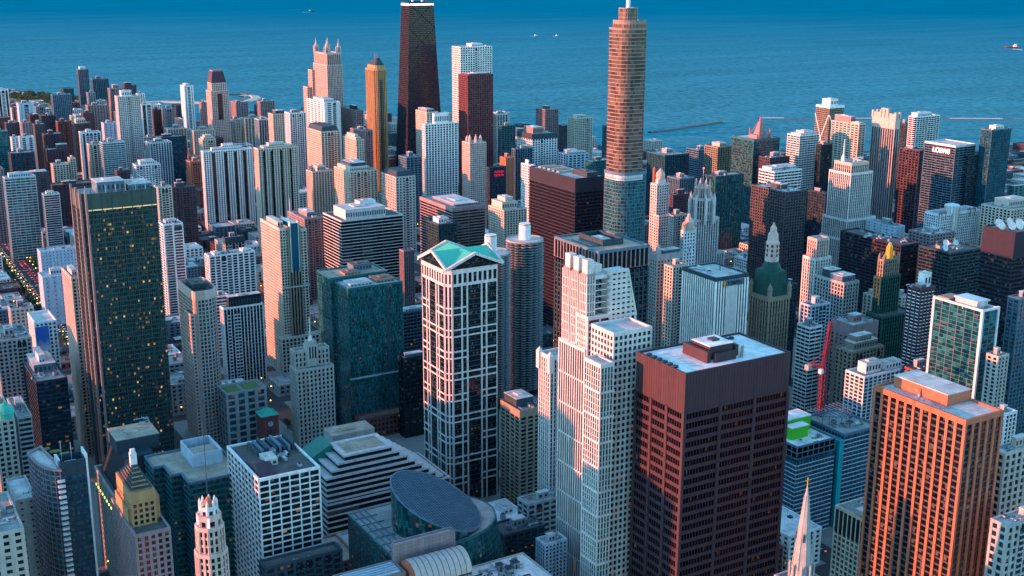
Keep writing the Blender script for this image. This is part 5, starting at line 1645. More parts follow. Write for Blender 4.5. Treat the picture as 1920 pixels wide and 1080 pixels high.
m = MB(); m.box(gx0, gx1, y + d * .32, y + d * .5, zr, zr + 9); m.build('green_box', plain('lime_panel', (.05, .42, .02), .6, noise=.2), r)
m = MB(); m.box(gx0 - .3, gx1 + .3, y + d * .32 - .3, y + d * .5 + .2, zr + 9, zr + 9.6); m.build('green_box_roof', roofmat('white'), r)
m = MB(); m.box(gx0, gx1 + w * .32, y + d * .56, y + d * .9, zr, zr + 11); m.build('green_box', MATS['lime_panel'], r)
m = MB(); m.box(gx0 - .3, gx1 + w * .32 + .3, y + d * .56 - .3, y + d * .9 + .3, zr + 11, zr + 11.6); m.build('green_box_roof', roofmat('white'), r)
roof_clutter(r, rect(x, y, w, d * .3), zr, 7)
rm = MB()
a0_, b0_ = x2 + 3, y + d * .18
for k in range(9):
    xx = x2 + 1 + k * (e2 - 4) / 8
    yo = y + d * .55 - 9 * math.sin(math.pi * k / 8)
    rm.bar((xx, yo, zr2 + 7), (xx, y + d * .95, zr2 + 7), .5)
    rm.bar((xx, yo, zr2), (xx, yo, zr2 + 7), .4)
    if k:
        rm.bar((xp, yp, zr2 + 7), (xx, yo, zr2 + 7), .6)
    xp, yp = xx, yo
for k in range(4):
    yy_ = y + d * (.6 + .1 * k)
    rm.bar((x2 + 1, yy_, zr2 + 7), (x2 + e2 - 3, yy_, zr2 + 7), .4)
rm.build('roof_trellis', wall('bluegrey'), r)
roof_clutter(r, rect(x2, y, e2, d), zr2, 10)

# ---- drum building: glass drum sliced at a slant on a broad base
zq = 78.0
cD = at_z(818, 962, zq + 6)
Rd = 27.5
nw = at_z(645, 965, zq)
sw_ = at_z(748, 1046, zq)
r = hero('civic_building', 'low broad glass building with a huge slanted glass drum rising from its roof', nw.x, sw_.y, 95, nw.y - sw_.y, zq, 'building')
xW = (nw.x + sw_.x) / 2
yS, yN = sw_.y, nw.y
xE = at_z(905, 960, zq).x
arc, arcb = [], []
for k in range(13):
    a = math.radians(-80 + 150 * k / 12)
    cxx, cyy = cD.x - 4, (yS + yN) / 2 + 2
    arc.append((cxx + 45 * math.cos(a), cyy + (yN - yS) * .52 * math.sin(a)))
    arcb.append((cxx + 60 * math.cos(a), cyy + (yN - yS) * .60 * math.sin(a)))
poly_t = [(xW, yN), (xW, yS)] + arc
poly_b = [(xW, yN), (xW, yS)] + arcb
body(r, poly_b, 0, zq, St('tealmetal deepteal 3 4 .06 .06 1.6', pp=.15, ps=.15), top=poly_t, roof='grey', rooflow=.4)
gm = MB()
for k in range(1, 7):
    t = k / 7
    yy_ = yS + (yN - yS) * t
    gm.box(xW + 1, cD.x - Rd * .98, yy_ - .35, yy_ + .35, zq - .4, zq + .25)
for k in range(1, 4):
    xx = xW + (cD.x - Rd - xW) * k / 4
    gm.box(xx - .35, xx + .35, yS + 1, yN - 1, zq - .4, zq + .21)
gm.build('roof_beam', wall('bluegrey'), r)
dr, topf = MB(), MB()
n_ = 64
def drz(a):
    return zq + 14.5 + 13.5 * math.cos(a - math.radians(140))
ring = [(cD.x + Rd * math.cos(2 * math.pi * i / n_), cD.y + Rd * math.sin(2 * math.pi * i / n_)) for i in range(n_)]
for i in range(n_):
    j = (i + 1) % n_
    a, b = 2 * math.pi * i / n_, 2 * math.pi * (i + 1) / n_
    za, zb2 = drz(a), drz(b)
    dr.face([(*ring[i], zq - 1), (*ring[j], zq - 1), (*ring[j], zb2), (*ring[i], za)], [(i * .7, 0), (i * .7 + .7, 0), (i * .7 + .7, (zb2 - zq) / 4), (i * .7, (za - zq) / 4)])
dr.build('drum_wall', glass('deepteal'), r)
topf.face([(*ring[i], drz(2 * math.pi * i / n_) - .3) for i in range(n_)])
dro = topf.build('drum_roof', plain('drum_glass', (.012, .034, .045), .3, noise=.35, nscale=.15), r)
rim = MB()
for i in range(n_):
    j = (i + 1) % n_
    rim.bar((*ring[i], drz(2 * math.pi * i / n_)), (*ring[j], drz(2 * math.pi * (i + 1) / n_)), .9)
rim.build('drum_rim', wall('bluegrey'), r)
gr = MB()
def slz(px_, py_):
    u = ((px_ - cD.x) * math.cos(math.radians(140)) + (py_ - cD.y) * math.sin(math.radians(140))) / Rd
    return zq + 14.5 + 13.5 * u
for k in range(-11, 12):
    o = k * Rd / 12
    h2 = math.sqrt(Rd * Rd - o * o) - .3
    a = math.radians(20)
    for (ca, sa, wd_) in ((math.cos(a), math.sin(a), .75), (-math.sin(a), math.cos(a), .3)):
        p = (cD.x + ca * o - sa * h2, cD.y + sa * o + ca * h2)
        q = (cD.x + ca * o + sa * h2, cD.y + sa * o - ca * h2)
        gr.bar((*p, slz(*p) - .1), (*q, slz(*q) - .1), wd_)
gr.build('drum_grid', wall('bluegrey'), dro)

# ---- terraced banded office
x, y, w, d, H = place(590, 612, 841, 893, 800, 40)
d = 52
H -= 5 * 4.3
r = hero('office_building', 'terraced dark office of long pale bands behind the glass drum building', x, y, w, d, H, 'building')
z = 0
body(r, rect(x, y, w, d), 0, H, St('granite black 40 4.3 .0 .27 1.5', ps=.7), roof='dark')
fh = 4.3
for k in range(8):
    xr_ = x + w - 5.6 * (k + 1)
    xl_ = x + (max(0, k - 4) * 5.2)
    z0_ = H - 1.6 + k * fh
    pl = rect(xl_, y + (0 if k < 5 else 1.2 * (k - 4)), xr_ - xl_, d - 4 - 3 * k)
    m = MB(); m.prism(pl, z0_, z0_ + fh - 1.5); m.build('terrace_glazing', glass('black'), r)
    m = MB(); m.prism(inset(pl, -.7), z0_ + fh - 1.5, z0_ + fh); m.build('terrace_band', wall('granite'), r)
    zt = z0_ + fh
m = MB(); m.face([(*p, zt + .06) for p in inset(pl, 3)]); m.build('roof', roofmat('tan'), r)
m = MB(); xx = x - 3
m.face([(xx, y + d * .55, zt - 10), (xx + 17, y + d * .45, zt + 2), (xx + 17, y + d * .85, zt + 2), (xx, y + d * .95, zt - 10)])
m.face([(xx + 17, y + d * .45, zt + 2), (xx + 17, y + d * .45, zt - 12), (xx + 17, y + d * .85, zt - 12), (xx + 17, y + d * .85, zt + 2)])
m.face([(xx, y + d * .55, zt - 10), (xx, y + d * .55, zt - 14), (xx + 17, y + d * .45, zt - 14), (xx + 17, y + d * .45, zt + 2)])
m.build('green_canopy', plain('canopy_green', (.012, .17, .14), .5, noise=.3, nscale=.3), r)
penthouse(r, x + w * .25, x + w * .6, y + d * .9, y + d * 1.25, H, 30, 'concrete', 'tan')

# ---- white gridded block in the left foreground
x, y, w, d, H = place(427, 485, 598, 898, 672)
r = hero('office_building', 'white gridded office block with dark windows and a cluttered dark roof in the left foreground', x, y, w, d, H, 'building')
st = St('white warm 5.6 3.9 .12 .2 1.8', pp=.55, ps=.5)
st.b = w / 6.0
zr = body(r, rect(x, y, w, d), 0, H, st, roof='dark', split=True)
penthouse(r, x + w * .28, x + w * .48, y + d * .3, y + d * .5, zr, 4, 'stone', 'pale')
m = MB(); m.prism(rect(x + 2, y + d * .05, w * .28, d * .5), zr, zr + 3.5, top=rect(x + 4, y + d * .28, w * .24, d * .04)); m.build('roof_slope', wall('maroon'), r)
for k in range(9):
    m = MB(); xx = x + w * (.3 + .075 * k); m.box(xx, xx + 1.6, y + d * .6, y + d * .93, zr, zr + 2.6 + (k % 3)); m.build('roof_duct', wall('bluegrey' if k % 2 else 'slate'), r)
roof_clutter(r, rect(x, y, w, d), zr, 6)

# ---- stone commercial tower with flag turret
x, y, w, d, H = place(543, 556, 624, 682, 985)
r = hero('office_tower', 'light stone commercial tower with a small square turret and flagpole at left centre', x, y, w, d, H)
zr = body(r, rect(x, y, w, d), 0, H - 6, St('stone black 3.6 3.8 .55 .42 2.5', pp=.5), roof='grey')
body(r, rect(x + 1, y + d * .4, w - 2, d * .58), H - 7, H + 9, St('stone black 3.6 4 .6 .4 2.5', pp=.5), roof='grey')
bx_, by_ = x + w * .5, y + d * .55
m = MB(); m.box(bx_ - 5, bx_ + 5, by_ - 5, by_ + 5, H - 6, H + 13); m.box(bx_ - 3.5, bx_ + 3.5, by_ - 3.5, by_ + 3.5, H + 13, H + 16); tu_ = m.build('turret', wall('stone'), r)
m = MB()
for dx in (-2.5, 0, 2.5):
    m.box(bx_ + dx - .6, bx_ + dx + .6, by_ - 5.1, by_ - 4.9, H + 1, H + 11)
m.build('turret_window', glass('black'), tu_)
m = MB(); m.bar((bx_, by_, H + 16), (bx_, by_, H + 36), .7); m.lathe(bx_, by_, [(2, H + 16), (1.2, H + 20)], 8); m.build('flagpole', wall('white'), r)

# ---- red brick clock tower with green hip roof
x, y, w, d, H = place(487, 491, 522, 783, 975)
d = w
r = hero('clock_tower', 'small red brick clock tower with a green hipped roof', x, y, w, d, H, 'tower')
m = MB(); m.box(x, x + w, y, y + d, 0, H); m.box(x - .5, x + w + .5, y - .5, y + d + .5, H - 1.2, H + .2); m.build('shaft', wall('brick'), r)
m = MB(); m.prism(rect(x - .8, y - .8, w + 1.6, d + 1.6), H + .2, H + 5.5, top=rect(x + w / 2 - .6, y + d / 2 - .6, 1.2, 1.2)); m.build('hip_roof', wall('verdigris'), r)
bx_ = x + w / 2
m = MB(); m.face([(bx_ + 2.3 * math.cos(2 * math.pi * k / 20), y - .08, H - 7 + 2.3 * math.sin(2 * math.pi * k / 20)) for k in range(20)]); cf_ = m.build('clock_face', wall('paleblue'), r)
m = MB(); m.bar((bx_, y - .2, H - 7), (bx_, y - .2, H - 5.2), .3); m.bar((bx_, y - .2, H - 7), (bx_ - 1.3, y - .2, H - 7.4), .3); m.build('clock_hand', wall('dark'), cf_)
m = MB()
for k in range(3):
    m.box(bx_ - 3.6 + 2.8 * k, bx_ - 2.0 + 2.8 * k, y - .1, y + .1, H - 18, H - 12)
m.build('tower_window', wall('maroon'), r)
for s in (0, 1):
    m = MB(); m.lathe(x + s * w, y - .8, [(.8, H - 22), (.8, H - 20)], 8); m.build('uplight', plain('uplight', (.8, .4, .1), emit=(1, .45, .08), es=.6), r)

# ---- rounded corner tower with sunlit crown
x, y, w, d, H = place(333, 360, 408, 546, 1020)
r = hero('apartment_tower', 'tall rounded-front tower with a pink sunlit crown right of the tall dark lit-up tower', x, y, w, d, H)
pl = roundrect(x, y - 4, w, d + 4, (3, 13, 3, 1), 7)
zr = body(r, pl, 0, H, St('pink teal 3.0 3.3 .3 .26 8', pp=.35, ps=.3), roof='dark', rooflow=3)
penthouse(r, x + 5, x + w - 6, y + d * .3, y + d * .8, zr, 5, 'slate', 'dark')
body(r, rect(x - 3.5, y - 3, 12, d * .4), 0, H - 19, St('pink teal 3.0 3.3 .42 .4 2', pp=.35), roof='dark')

# ---- multi-stripe tan tower at left centre
x, y, w, d, H = place(489, 524, 574, 428, 1190)
r = hero('apartment_tower', 'tan tower with brown and cream vertical stripes and a shiny notched crown at left centre', x, y, w, d, H)
body(r, rect(x, y, w * .3, d), 0, H, St('cream black 3.3 3.0 .4 .4 3', pp=.4), roof='grey')
body(r, rect(x + w * .3, y - .8, w * .44, d), 0, H + 1, St('tan black 3.0 9 .5 .0 4', pp=.9), roof='grey')
body(r, rect(x + w * .74, y + .6, w * .26, d), 0, H - 3, St('cream black 3.3 3.0 .4 .4 3', pp=.4), roof='grey')
penthouse(r, x + 2, x + w * .28, y + d * .2, y + d * .8, H - 1, 5, 'pink', 'pale')
m = MB(); m.box(x + w * .38, x + w * .66, y - 2.0, y + d * .5, H - 45, H + 4); m.build('crown_glass', glass('blue'), r)
m = MB(); m.box(x + w * .36, x + w * .38, y - 2.2, y + 2, H - 46, H + 5.5); m.box(x + w * .66, x + w * .68, y - 2.2, y + 2, H - 46, H + 5.5); m.build('crown_blade', wall('white'), r)
m = MB(); m.box(x - .8, x + w + .5, y - 1.9, y - .95, H - 62, H - 60.5); m.box(x - .8, x + w + .5, y - 1.9, y - .95, H - 120, H - 118.5); m.build('belt', wall('silver'), r)
m = MB(); m.bar((x + w * .85, y + d * .6, H - 3), (x + w * .85, y + d * .6, H + 22), .5); m.build('mast', wall('white'), r)
body(r, rect(x - 6, y - 8, w + 16, 8), 0, 45, St('cream black 4 3.8 .4 .3 2'), roof='grey')

# ---- teal glass cube tower
x, y, w, d, H = place(600, 652, 754, 541, 1020)
r = hero('apartment_tower', 'teal mirror-glass tower with a beige and grey roof deck at left centre', x, y, w, d, H)
zr = body(r, rect(x, y, w, d * .48), 0, H, St('tealframe teal 1.7 3.3 .05 .08 1.6', pp=.12, ps=.12, pm='tealmetal'), roof='pale')
zr2 = body(r, rect(x - 3, y + d * .48 + .3, w + 3, d * .52), 0, H + 3, St('tealframe teal 1.7 3.3 .05 .08 1.6', pp=.12, ps=.12, pm='tealmetal'), roof='tan')
penthouse(r, x + w * .1, x + w * .5, y + d * .1, y + d * .35, zr, 2.5, 'silver', 'pale')
penthouse(r, x + w * .6, x + w * .92, y + d * .12, y + d * .4, zr, 2.5, 'tan', 'brown')
penthouse(r, x + w * .25, x + w * .55, y + d * .58, y + d * .78, zr2, 1.6, 'gold', 'brown')
penthouse(r, x + w * .5, x + w * .85, y + d * .75, y + d * .97, zr2, 5, 'bluegrey', 'dark')
m = MB(); m.box(x + w * .7, x + w * .75, y - .35, y - .15, 10, H - 6); m.build('balcony_strip', wall('slate'), r)
m = MB(); m.box(x - .6, x + w, y - .7, y - .2, H - 84, H - 82.5); m.build('belt', wall('silver'), r)
body(r, rect(x + w * .05, y - 14, w + 6, 13.5), 0, 20, St('brick warm 4 4 .4 .4 2'), roof='brown')

# ---- tan deco tower with ziggurat top
zt = at(262, 853, 650).z
x, y, w, d, H = place(210, 254, 318, 1003, 628)
r = hero('office_tower', 'tan deco tower with a stepped pyramid top and white finial in the lower left', x, y, w, d, H)
body(r, rect(x, y, w, d), 0, H, St('rose black 3.6 3.7 .52 .42 2', pp=.45), roof='dark')
sx0, sx1 = x + w * .10, x + w * .78
sy0, sy1 = y + d * .22, y + d * .82
z2 = at(262, 916, 645).z
body(r, rect(sx0, sy0, sx1 - sx0, sy1 - sy0), H - 1.2, z2, St('gold black 3.4 3.7 .5 .42 7', pp=.4), roof='tan')
m = MB()
hs = (zt - z2 - 7) / 6
for k in range(6):
    t = .06 + k * .062
    ww_, hh_ = sx1 - sx0, sy1 - sy0
    m.box(sx0 + ww_ * t * 1.05, sx1 - ww_ * t * 1.05, sy0 + hh_ * t * 1.05, sy1 - hh_ * t * 1.05, z2 - 1 + k * hs, z2 - 1 + (k + 1) * hs + .02)
m.build('ziggurat', wall('gold'), r)
m = MB()
for k in range(6):
    t = .06 + k * .062
    z = z2 - 1 + (k + 1) * hs
    m.box(sx0 + ww_ * t * 1.05 - .35, sx1 - ww_ * t * 1.05 + .35, sy0 + hh_ * t * 1.05 - .35, sy1 - hh_ * t * 1.05 + .35, z - .3, z + .35)
m.build('coping', wall('slate'), r)
m = MB(); bx_, by_ = (sx0 + sx1) / 2, (sy0 + sy1) / 2; m.box(bx_ - 1.7, bx_ + 1.7, by_ - 1.7, by_ + 1.7, zt - 9, zt - 1); m.box(bx_ - 1.2, bx_ + 1.2, by_ - 1.2, by_ + 1.2, zt - 1, zt + 1); m.build('finial', wall('white'), r)
for q in ((x + w * .8, x + w * .97, y + d * .3, y + d * .8, H - 1.2, H + 13), (x + w * .02, x + w * .1, y + d * .3, y + d * .85, H - 1.2, H + 8)):
    m = MB(); m.box(*q); m.build('shoulder', wall('gold'), r)

# ---- pink floodlit deco tower at the bottom
x, y, w, d, H = place(361, 378, 430, 1040, 560)
r = hero('office_tower', 'pale deco tower flooded with pink light, with an orange cone roof, at the bottom left', x, y, w, d, H)
cx, cy = x + w / 2, y + d / 2
def octo(R_):
    k = .42
    return [(cx - R_ * k, cy - R_), (cx + R_ * k, cy - R_), (cx + R_, cy - R_ * k), (cx + R_, cy + R_ * k), (cx + R_ * k, cy + R_), (cx - R_ * k, cy + R_), (cx - R_, cy + R_ * k), (cx - R_, cy - R_ * k)]
PK = lambda f_: St('pink warm 2.9 %g .5 .36 2.2' % f_, pp=.6)
R1 = w * .5
z1_, z2, z3, z4 = at(398, 1040, 562).z, at(398, 990, 563).z, at(398, 968, 564).z, at(398, 945, 565).z
body(r, octo(R1), 0, z1_, PK(3.7), roof='tan')
body(r, octo(R1 * .86), z1_ - 1, z2, PK(3.7), roof='tan')
body(r, octo(R1 * .72), z2 - 1, z3, St('pink warm 2.9 12 .5 .05 3', pp=.6), roof='tan')
body(r, octo(R1 * .55), z3 - 1, z4 - 2, St('white warm 2.4 12 .5 .05 2', pp=.5), roof='tan')
m = MB(); m.lathe(cx, cy, [(R1 * .47, z4 - 4), (R1 * .44, z4 - 2), (0, z4 + 3)], 16); m.build('cone_roof', wall('ochre'), r)
for i in range(8):
    p = octo(R1 * .54)[i]
    m = MB(); m.lathe(p[0], p[1], [(.7, z4 - 4), (.7, z4), (0, z4 + 2)], 6); m.build('pinnacle', wall('white'), r)
m = MB(); m.bar((cx, cy, z4 + 2), (cx, cy, z4 + 42), .3); m.build('antenna', wall('slate'), r)
for i in (0, 3, 6):
    p = octo(R1 * .74)[i]
    m = MB(); m.box(p[0] - .5, p[0] + .5, p[1] - 1.2, p[1] - .7, z2 - 1, z2 + 5); m.build('floodlight', plain('floodlight', (.8, .5, .9), emit=(.75, .35, 1.0), es=.3), r)

# ---- teal sawtooth cornered office
x, y, w, d, H = place(309, 355, 432, 905, 720)
zz = at(360, 905, 720).z
r = hero('office_building', 'teal banded office with saw-toothed corners and a walled roof box in the lower left', x, y, w, d, H, 'building')
s5 = d / 3.2
poly = [(x, y), (x + w + 8, y), (x + w + 8, y + d), (x - 13, y + d), (x - 13, y + 2 * s5), (x - 6.5, y + 2 * s5), (x - 6.5, y + s5), (x, y + s5)]
zr = body(r, poly, 0, H, St('tealmetal deepteal 4 3.9 .05 .38 1.5', ps=.5, pm='bluegrey'), roof='tan')
m = MB()
xa, xb, ya, yb_ = x + w * .36, x + w * 1.1, y + d * .42, y + d * .92
for q in ((xa, xb, ya, ya + .8), (xa, xb, yb_ - .8, yb_), (xa, xa + .8, ya + .8, yb_ - .8), (xb - .8, xb, ya + .8, yb_ - .8)):
    m.box(*q, zr, zr + 9)
m.build('roof_screen', wall('paleblue'), r)
m = MB(); m.box(xa + .8, xb - .8, ya + .8, ya + (yb_ - ya) * .6, zr + 6.5, zr + 7.2); m.build('screen_roof', roofmat('tan'), r)
roof_clutter(r, rect(xa + 4, ya + (yb_ - ya) * .55, xb - xa - 8, (yb_ - ya) * .4), zr + 4, 4)

# ---- dark office with sloped shoulders
x, y, w, d, H = place(178, 214, 322, 930, 770)
r = hero('office_building', 'dark office with sloping black glass shoulders and a lit green-yellow colonnade in the lower left', x, y, w, d, H, 'building')
zb_ = H
body(r, rect(x, y, w, d), 0, zb_, St('concrete black 4 4 .4 .35 2', pp=.5), roof='dark')
zs_ = at(225, 868, 775).z
bs = rect(x + 3, y + 3, w - 6, d - 6)
tp = rect(x + 11, y + 9, w - 20, d - 18)
m = MB(); m.prism(bs, zb_ - 1.5, zs_, top=tp); m.build('sloped_glazing', plain('dark_slope', (.022, .03, .036), .25, noise=.25, nscale=.2), r)
m = MB(); m.prism(inset(tp, -.5), zs_, zs_ + 1); m.build('parapet', wall('slate'), r)
penthouse(r, x + w * .22, x + w * .97, y + d * .35, y + d * .8, zs_, 9, 'slate', 'tan')
k = 0
for k in range(9):
    t = (k + .5) / 9
    m = MB(); m.box(x - 1.0, x - .45, y + d * t - .6, y + d * t + .6, zb_ - 13, zb_ - 11.6); m.build('cornice_lamp', plain('cornice_lamp', (.6, .8, .2), emit=(.75, 1.0, .15), es=.35), r)
roof_clutter(r, rect(x + w * .7, y + d * .7, w * .3, d * .3), zs_ + 9, 4)

# ---- curved glass tower with balconies
x, y, w, d, H = place(104, 112, 160, 868, 690)
r = hero('apartment_tower', 'dark glass tower with a curved left wing, white balconies and a white edge fin', x - 26, y, w + 26, d, H)
xc2, yc2, wc2, dc2, hc2 = place(60, 100, 112, 880, 695)
ax = at(50, 825, 722)
crv = []
p0, p1, p2 = Vector((ax.x, ax.y)), Vector((ax.x + 1.5, y + 3)), Vector((x - .5, y - 1))
for k in range(8):
    t = k / 7
    q = p0 * (1 - t) ** 2 + p1 * 2 * t * (1 - t) + p2 * t * t
    crv.append((q.x, q.y))
poly = crv + [(x - .5, y + d), (ax.x + 8, ax.y + 6)]
zcv = at(98, 868, 700).z
zr = body(r, poly, 0, zcv, St('rose blue 3.2 3.3 .1 .12 1.2', pp=.2, ps=.7), roof='pale')
for k in range(4):
    m = MB(); xx = ax.x + 7 + k * 4.5; yy_ = ax.y + 1 - k * 6.5
    m.box(xx, xx + 5.5, yy_, yy_ + 3.6, zr, zr + .5); m.build('planter', plain('planter', (.12, .14, .04), .9, noise=.3, nscale=.8), r)
zr = body(r, rect(x, y, w, d), 0, H, St('slate blue 2.6 3.3 .12 .3 9', pp=.15, ps=.2), roof='pale', rooflow=5)
m = MB(); m.box(x - .9, x + .6, y + 2, y + d, zcv - 2, H + 1); m.build('side_wall', wall('silver'), r)
m = MB(); m.box(x + w, x + w + 1.0, y - 1.2, y + d * .9, 0, H + 3); m.build('edge_fin', wall('white'), r)
nfl = int(zcv / 3.3)
for k in range(2, nfl - 1):
    m = MB(); z = k * 3.3; m.box(x - 2.2, x + 1.6, y - 2.4, y - .3, z, z + 1.25); m.build('balcony', wall('white'), r)
m = MB()
for k in range(5):
    m.box(x + 4, x + w - 4, y + d * (.3 + .1 * k), y + d * (.36 + .1 * k), zr, zr + 1 + .8 * (k % 3))
m.build('roof_plant', wall('paleblue'), r)
m = MB(); m.bar((x + 3, y + d * .9, zr), (x + 3, y + d * .9, zr + 14), .4); m.bar((x + w * .6, y + d * .9, zr), (x + w * .6, y + d * .9, zr + 12), .4); m.build('mast', wall('silver'), r)

# ---- barrel-vaulted pink stone hall
xg, yg, wg, dg, hg = place(738, 741, 853, 1022, 620)
r = hero('office_building', 'pink stone hall with a tall screen wall and a barrel vault at the bottom centre', xg - 30, yg - 30, wg + 30, 32, hg, 'building')
body(r, rect(xg, yg, wg, 5), 0, hg, St('rose navy 2.2 2.2 .82 .82 1', pp=.1, ps=.08), roof='pale')
n_ = 14
R_v = 11.0
zv = hg - 16
bar_ = MB()
prev = None
xa, xb = xg + 2.5, xg + wg - 1
for k in range(n_ + 1):
    a = math.pi * k / n_
    cur = (yg - R_v - .5 - R_v * math.cos(a) * 1.0, zv + R_v * .95 * math.sin(a))
    if prev:
        bar_.face([(xa, prev[0], prev[1]), (xb, prev[0], prev[1]), (xb, cur[0], cur[1]), (xa, cur[0], cur[1])])
    prev = cur
ys_ = [(yg - R_v - .5 - R_v * math.cos(math.pi * k / n_), zv + R_v * .95 * math.sin(math.pi * k / n_)) for k in range(n_ + 1)]
bv_ = bar_.build('barrel_vault', plain('vault_stone', (.42, .36, .35), .7, noise=.3, nscale=.5), r)
m = MB(); m.face([(xa, a, b) for a, b in ys_][::-1]); m.face([(xb, a, b) for a, b in ys_]); m.build('vault_end', wall('ochre'), r)
ribs = MB()
for k in range(1, 10):
    xx = xa + (xb - xa) * k / 10
    for (a, b), (c_, d_) in zip(ys_, ys_[1:]):
        ribs.bar((xx, a, b + .1), (xx, c_, d_ + .1), .3)
ribs.build('vault_rib', wall('bluegrey'), bv_)
body(r, rect(xa, yg - 2 * R_v - .4, xb - xa, 2 * R_v - .2), 0, zv, St('rose navy 2.2 2.2 .7 .7 1', pp=.1, ps=.08), do_roof=False)
zl_ = at(690, 1050, 625).z
body(r, rect(xg - 36, yg - 12, 36, 16), 0, zl_, St('rose black 4.2 4.4 .34 .34 2', pp=.5, ps=.4), roof='pale')
m = MB()
for k in range(5):
    m.bar((xg - 34, yg - 10 + k * 2.6, zl_ + .5), (xg - 2, yg - 10 + k * 2.6, zl_ + .5), .8)
m.build('roof_pipe', wall('paleblue'), r)
m = MB()
for k in range(24):
    a, b = 2 * math.pi * k / 24, 2 * math.pi * (k + 1) / 24
    m.bar((xg - 37 + 5 * math.cos(a), yg - 12.5, zl_ - 2 + 5 * math.sin(a)), (xg - 37 + 5 * math.cos(b), yg - 12.5, zl_ - 2 + 5 * math.sin(b)), 1.2)
m.build('round_window', wall('ochre'), r)

# ---- civic block with a pale roof at the bottom edge
ne = at_z(980, 1036, 62)
r = hero('civic_building', 'pale flat stone roof of a broad low block at the bottom edge of the view', ne.x - 50, ne.y - 78, 50, 78, 62, 'building')
zr = body(r, rect(ne.x - 50, ne.y - 78, 50, 78), 0, 62, St('stone navy 6 4.5 .5 .4 3'), roof='white', rooflow=.6)
roof_clutter(r, rect(ne.x - 48, ne.y - 42, 46, 40), zr, 16)
for k in range(6):
    m = MB(); xx = ne.x - 46 + rnd.uniform(0, 32); yy_ = ne.y - 28 + rnd.uniform(0, 20); m.box(xx, xx + rnd.uniform(3, 12), yy_, yy_ + .6, zr, zr + .7); m.build('roof_duct', wall('slate'), r)

# ---- gothic-pinnacled apartment tower by the red granite tower
x, y, w, d, H = place(867, 881, 911, 268, 1830)
r = hero('apartment_tower', 'beige apartment tower with a ring of small pinnacles below the red granite tower', x, y, w, d, H)
body(r, rect(x, y, w, d), 0, H, St('pink navy 3.6 3.2 .5 .4 2'), roof='grey')
for k in range(7):
    a = 2 * math.pi * k / 7
    m = MB(); m.lathe(x + w * (.5 + .4 * math.cos(a)), y + d * (.5 + .4 * math.sin(a)), [(2.6, H - 1), (2.6, H + 5), (0, H + 10)], 6); m.build('pinnacle', wall('pink'), r)

# ---- small red lit sign mounted on the dark low office
for q in [p for p in COL.objects if p.get('label', '').startswith('dark low office carrying a small red')]:
    x, y, w, d, H = place(912, 918, 948, 314, 1880)
    red = plain('red_sign', (.6, .02, .05), emit=(1, .02, .08), es=.12)
    m = MB()
    for row in (0, 1):
        for k in range(6):
            xx = x + w * .3 + k * 2.9
            z = H - 10 - row * 5.2
            m.box(xx, xx + .7, y - 1.0, y - .7, z, z + 3.6)
            m.box(xx + .7, xx + 2.0, y - 1.0, y - .7, z + (1.5 if k % 2 else 2.9), z + (2.2 if k % 2 else 3.6))
    m.build('lit_sign', red, q)

# ---- billboard building
x, y, w, d, H = place(52, 66, 105, 605, 1190)
r = hero('office_building', 'white corner building wearing a tall blue billboard on its south wall', x, y, w, d, H, 'building')
zr = body(r, rect(x, y, w, d), 0, H, St('white navy 4 3.8 .5 .45 2'), roof='pale')
m = MB(); m.box(x - 1, x + w * .62, y - .9, y - .3, H - 29, H - 4); bf_ = m.build('billboard_frame', wall('white'), r)
mm, n_n, l_l, b_b = nmat('billboard_picture')
tc = n_n.new('ShaderNodeUVMap'); tc.uv_map = 'UVMap'
sp_ = n_n.new('ShaderNodeSeparateXYZ'); l_l.new(tc.outputs[0], sp_.inputs[0])
ns_ = n_n.new('ShaderNodeTexNoise'); ns_.inputs['Scale'].default_value = 3.5; l_l.new(tc.outputs[0], ns_.inputs['Vector'])
ff = mathn(n_n, l_l, 'ADD', sp_.outputs[1], mathn(n_n, l_l, 'MULTIPLY', mathn(n_n, l_l, 'SUBTRACT', ns_.outputs[0], .5), .5))
rp = n_n.new('ShaderNodeValToRGB')
rp.color_ramp.elements[0].position = .08; rp.color_ramp.elements[0].color = (.42, .50, .66, 1)
rp.color_ramp.elements[1].position = .45; rp.color_ramp.elements[1].color = (.02, .12, .45, 1)
l_l.new(ff, rp.inputs[0]); l_l.new(rp.outputs[0], b_b.inputs['Base Color'])
m = MB(); m.face([(x - .6, y - .95, H - 28.6), (x + w * .62 - .4, y - .95, H - 28.6), (x + w * .62 - .4, y - .95, H - 4.4), (x - .6, y - .95, H - 4.4)], [(0, 0), (1, 0), (1, 1), (0, 1)])
m.build('billboard_picture', mm, bf_)

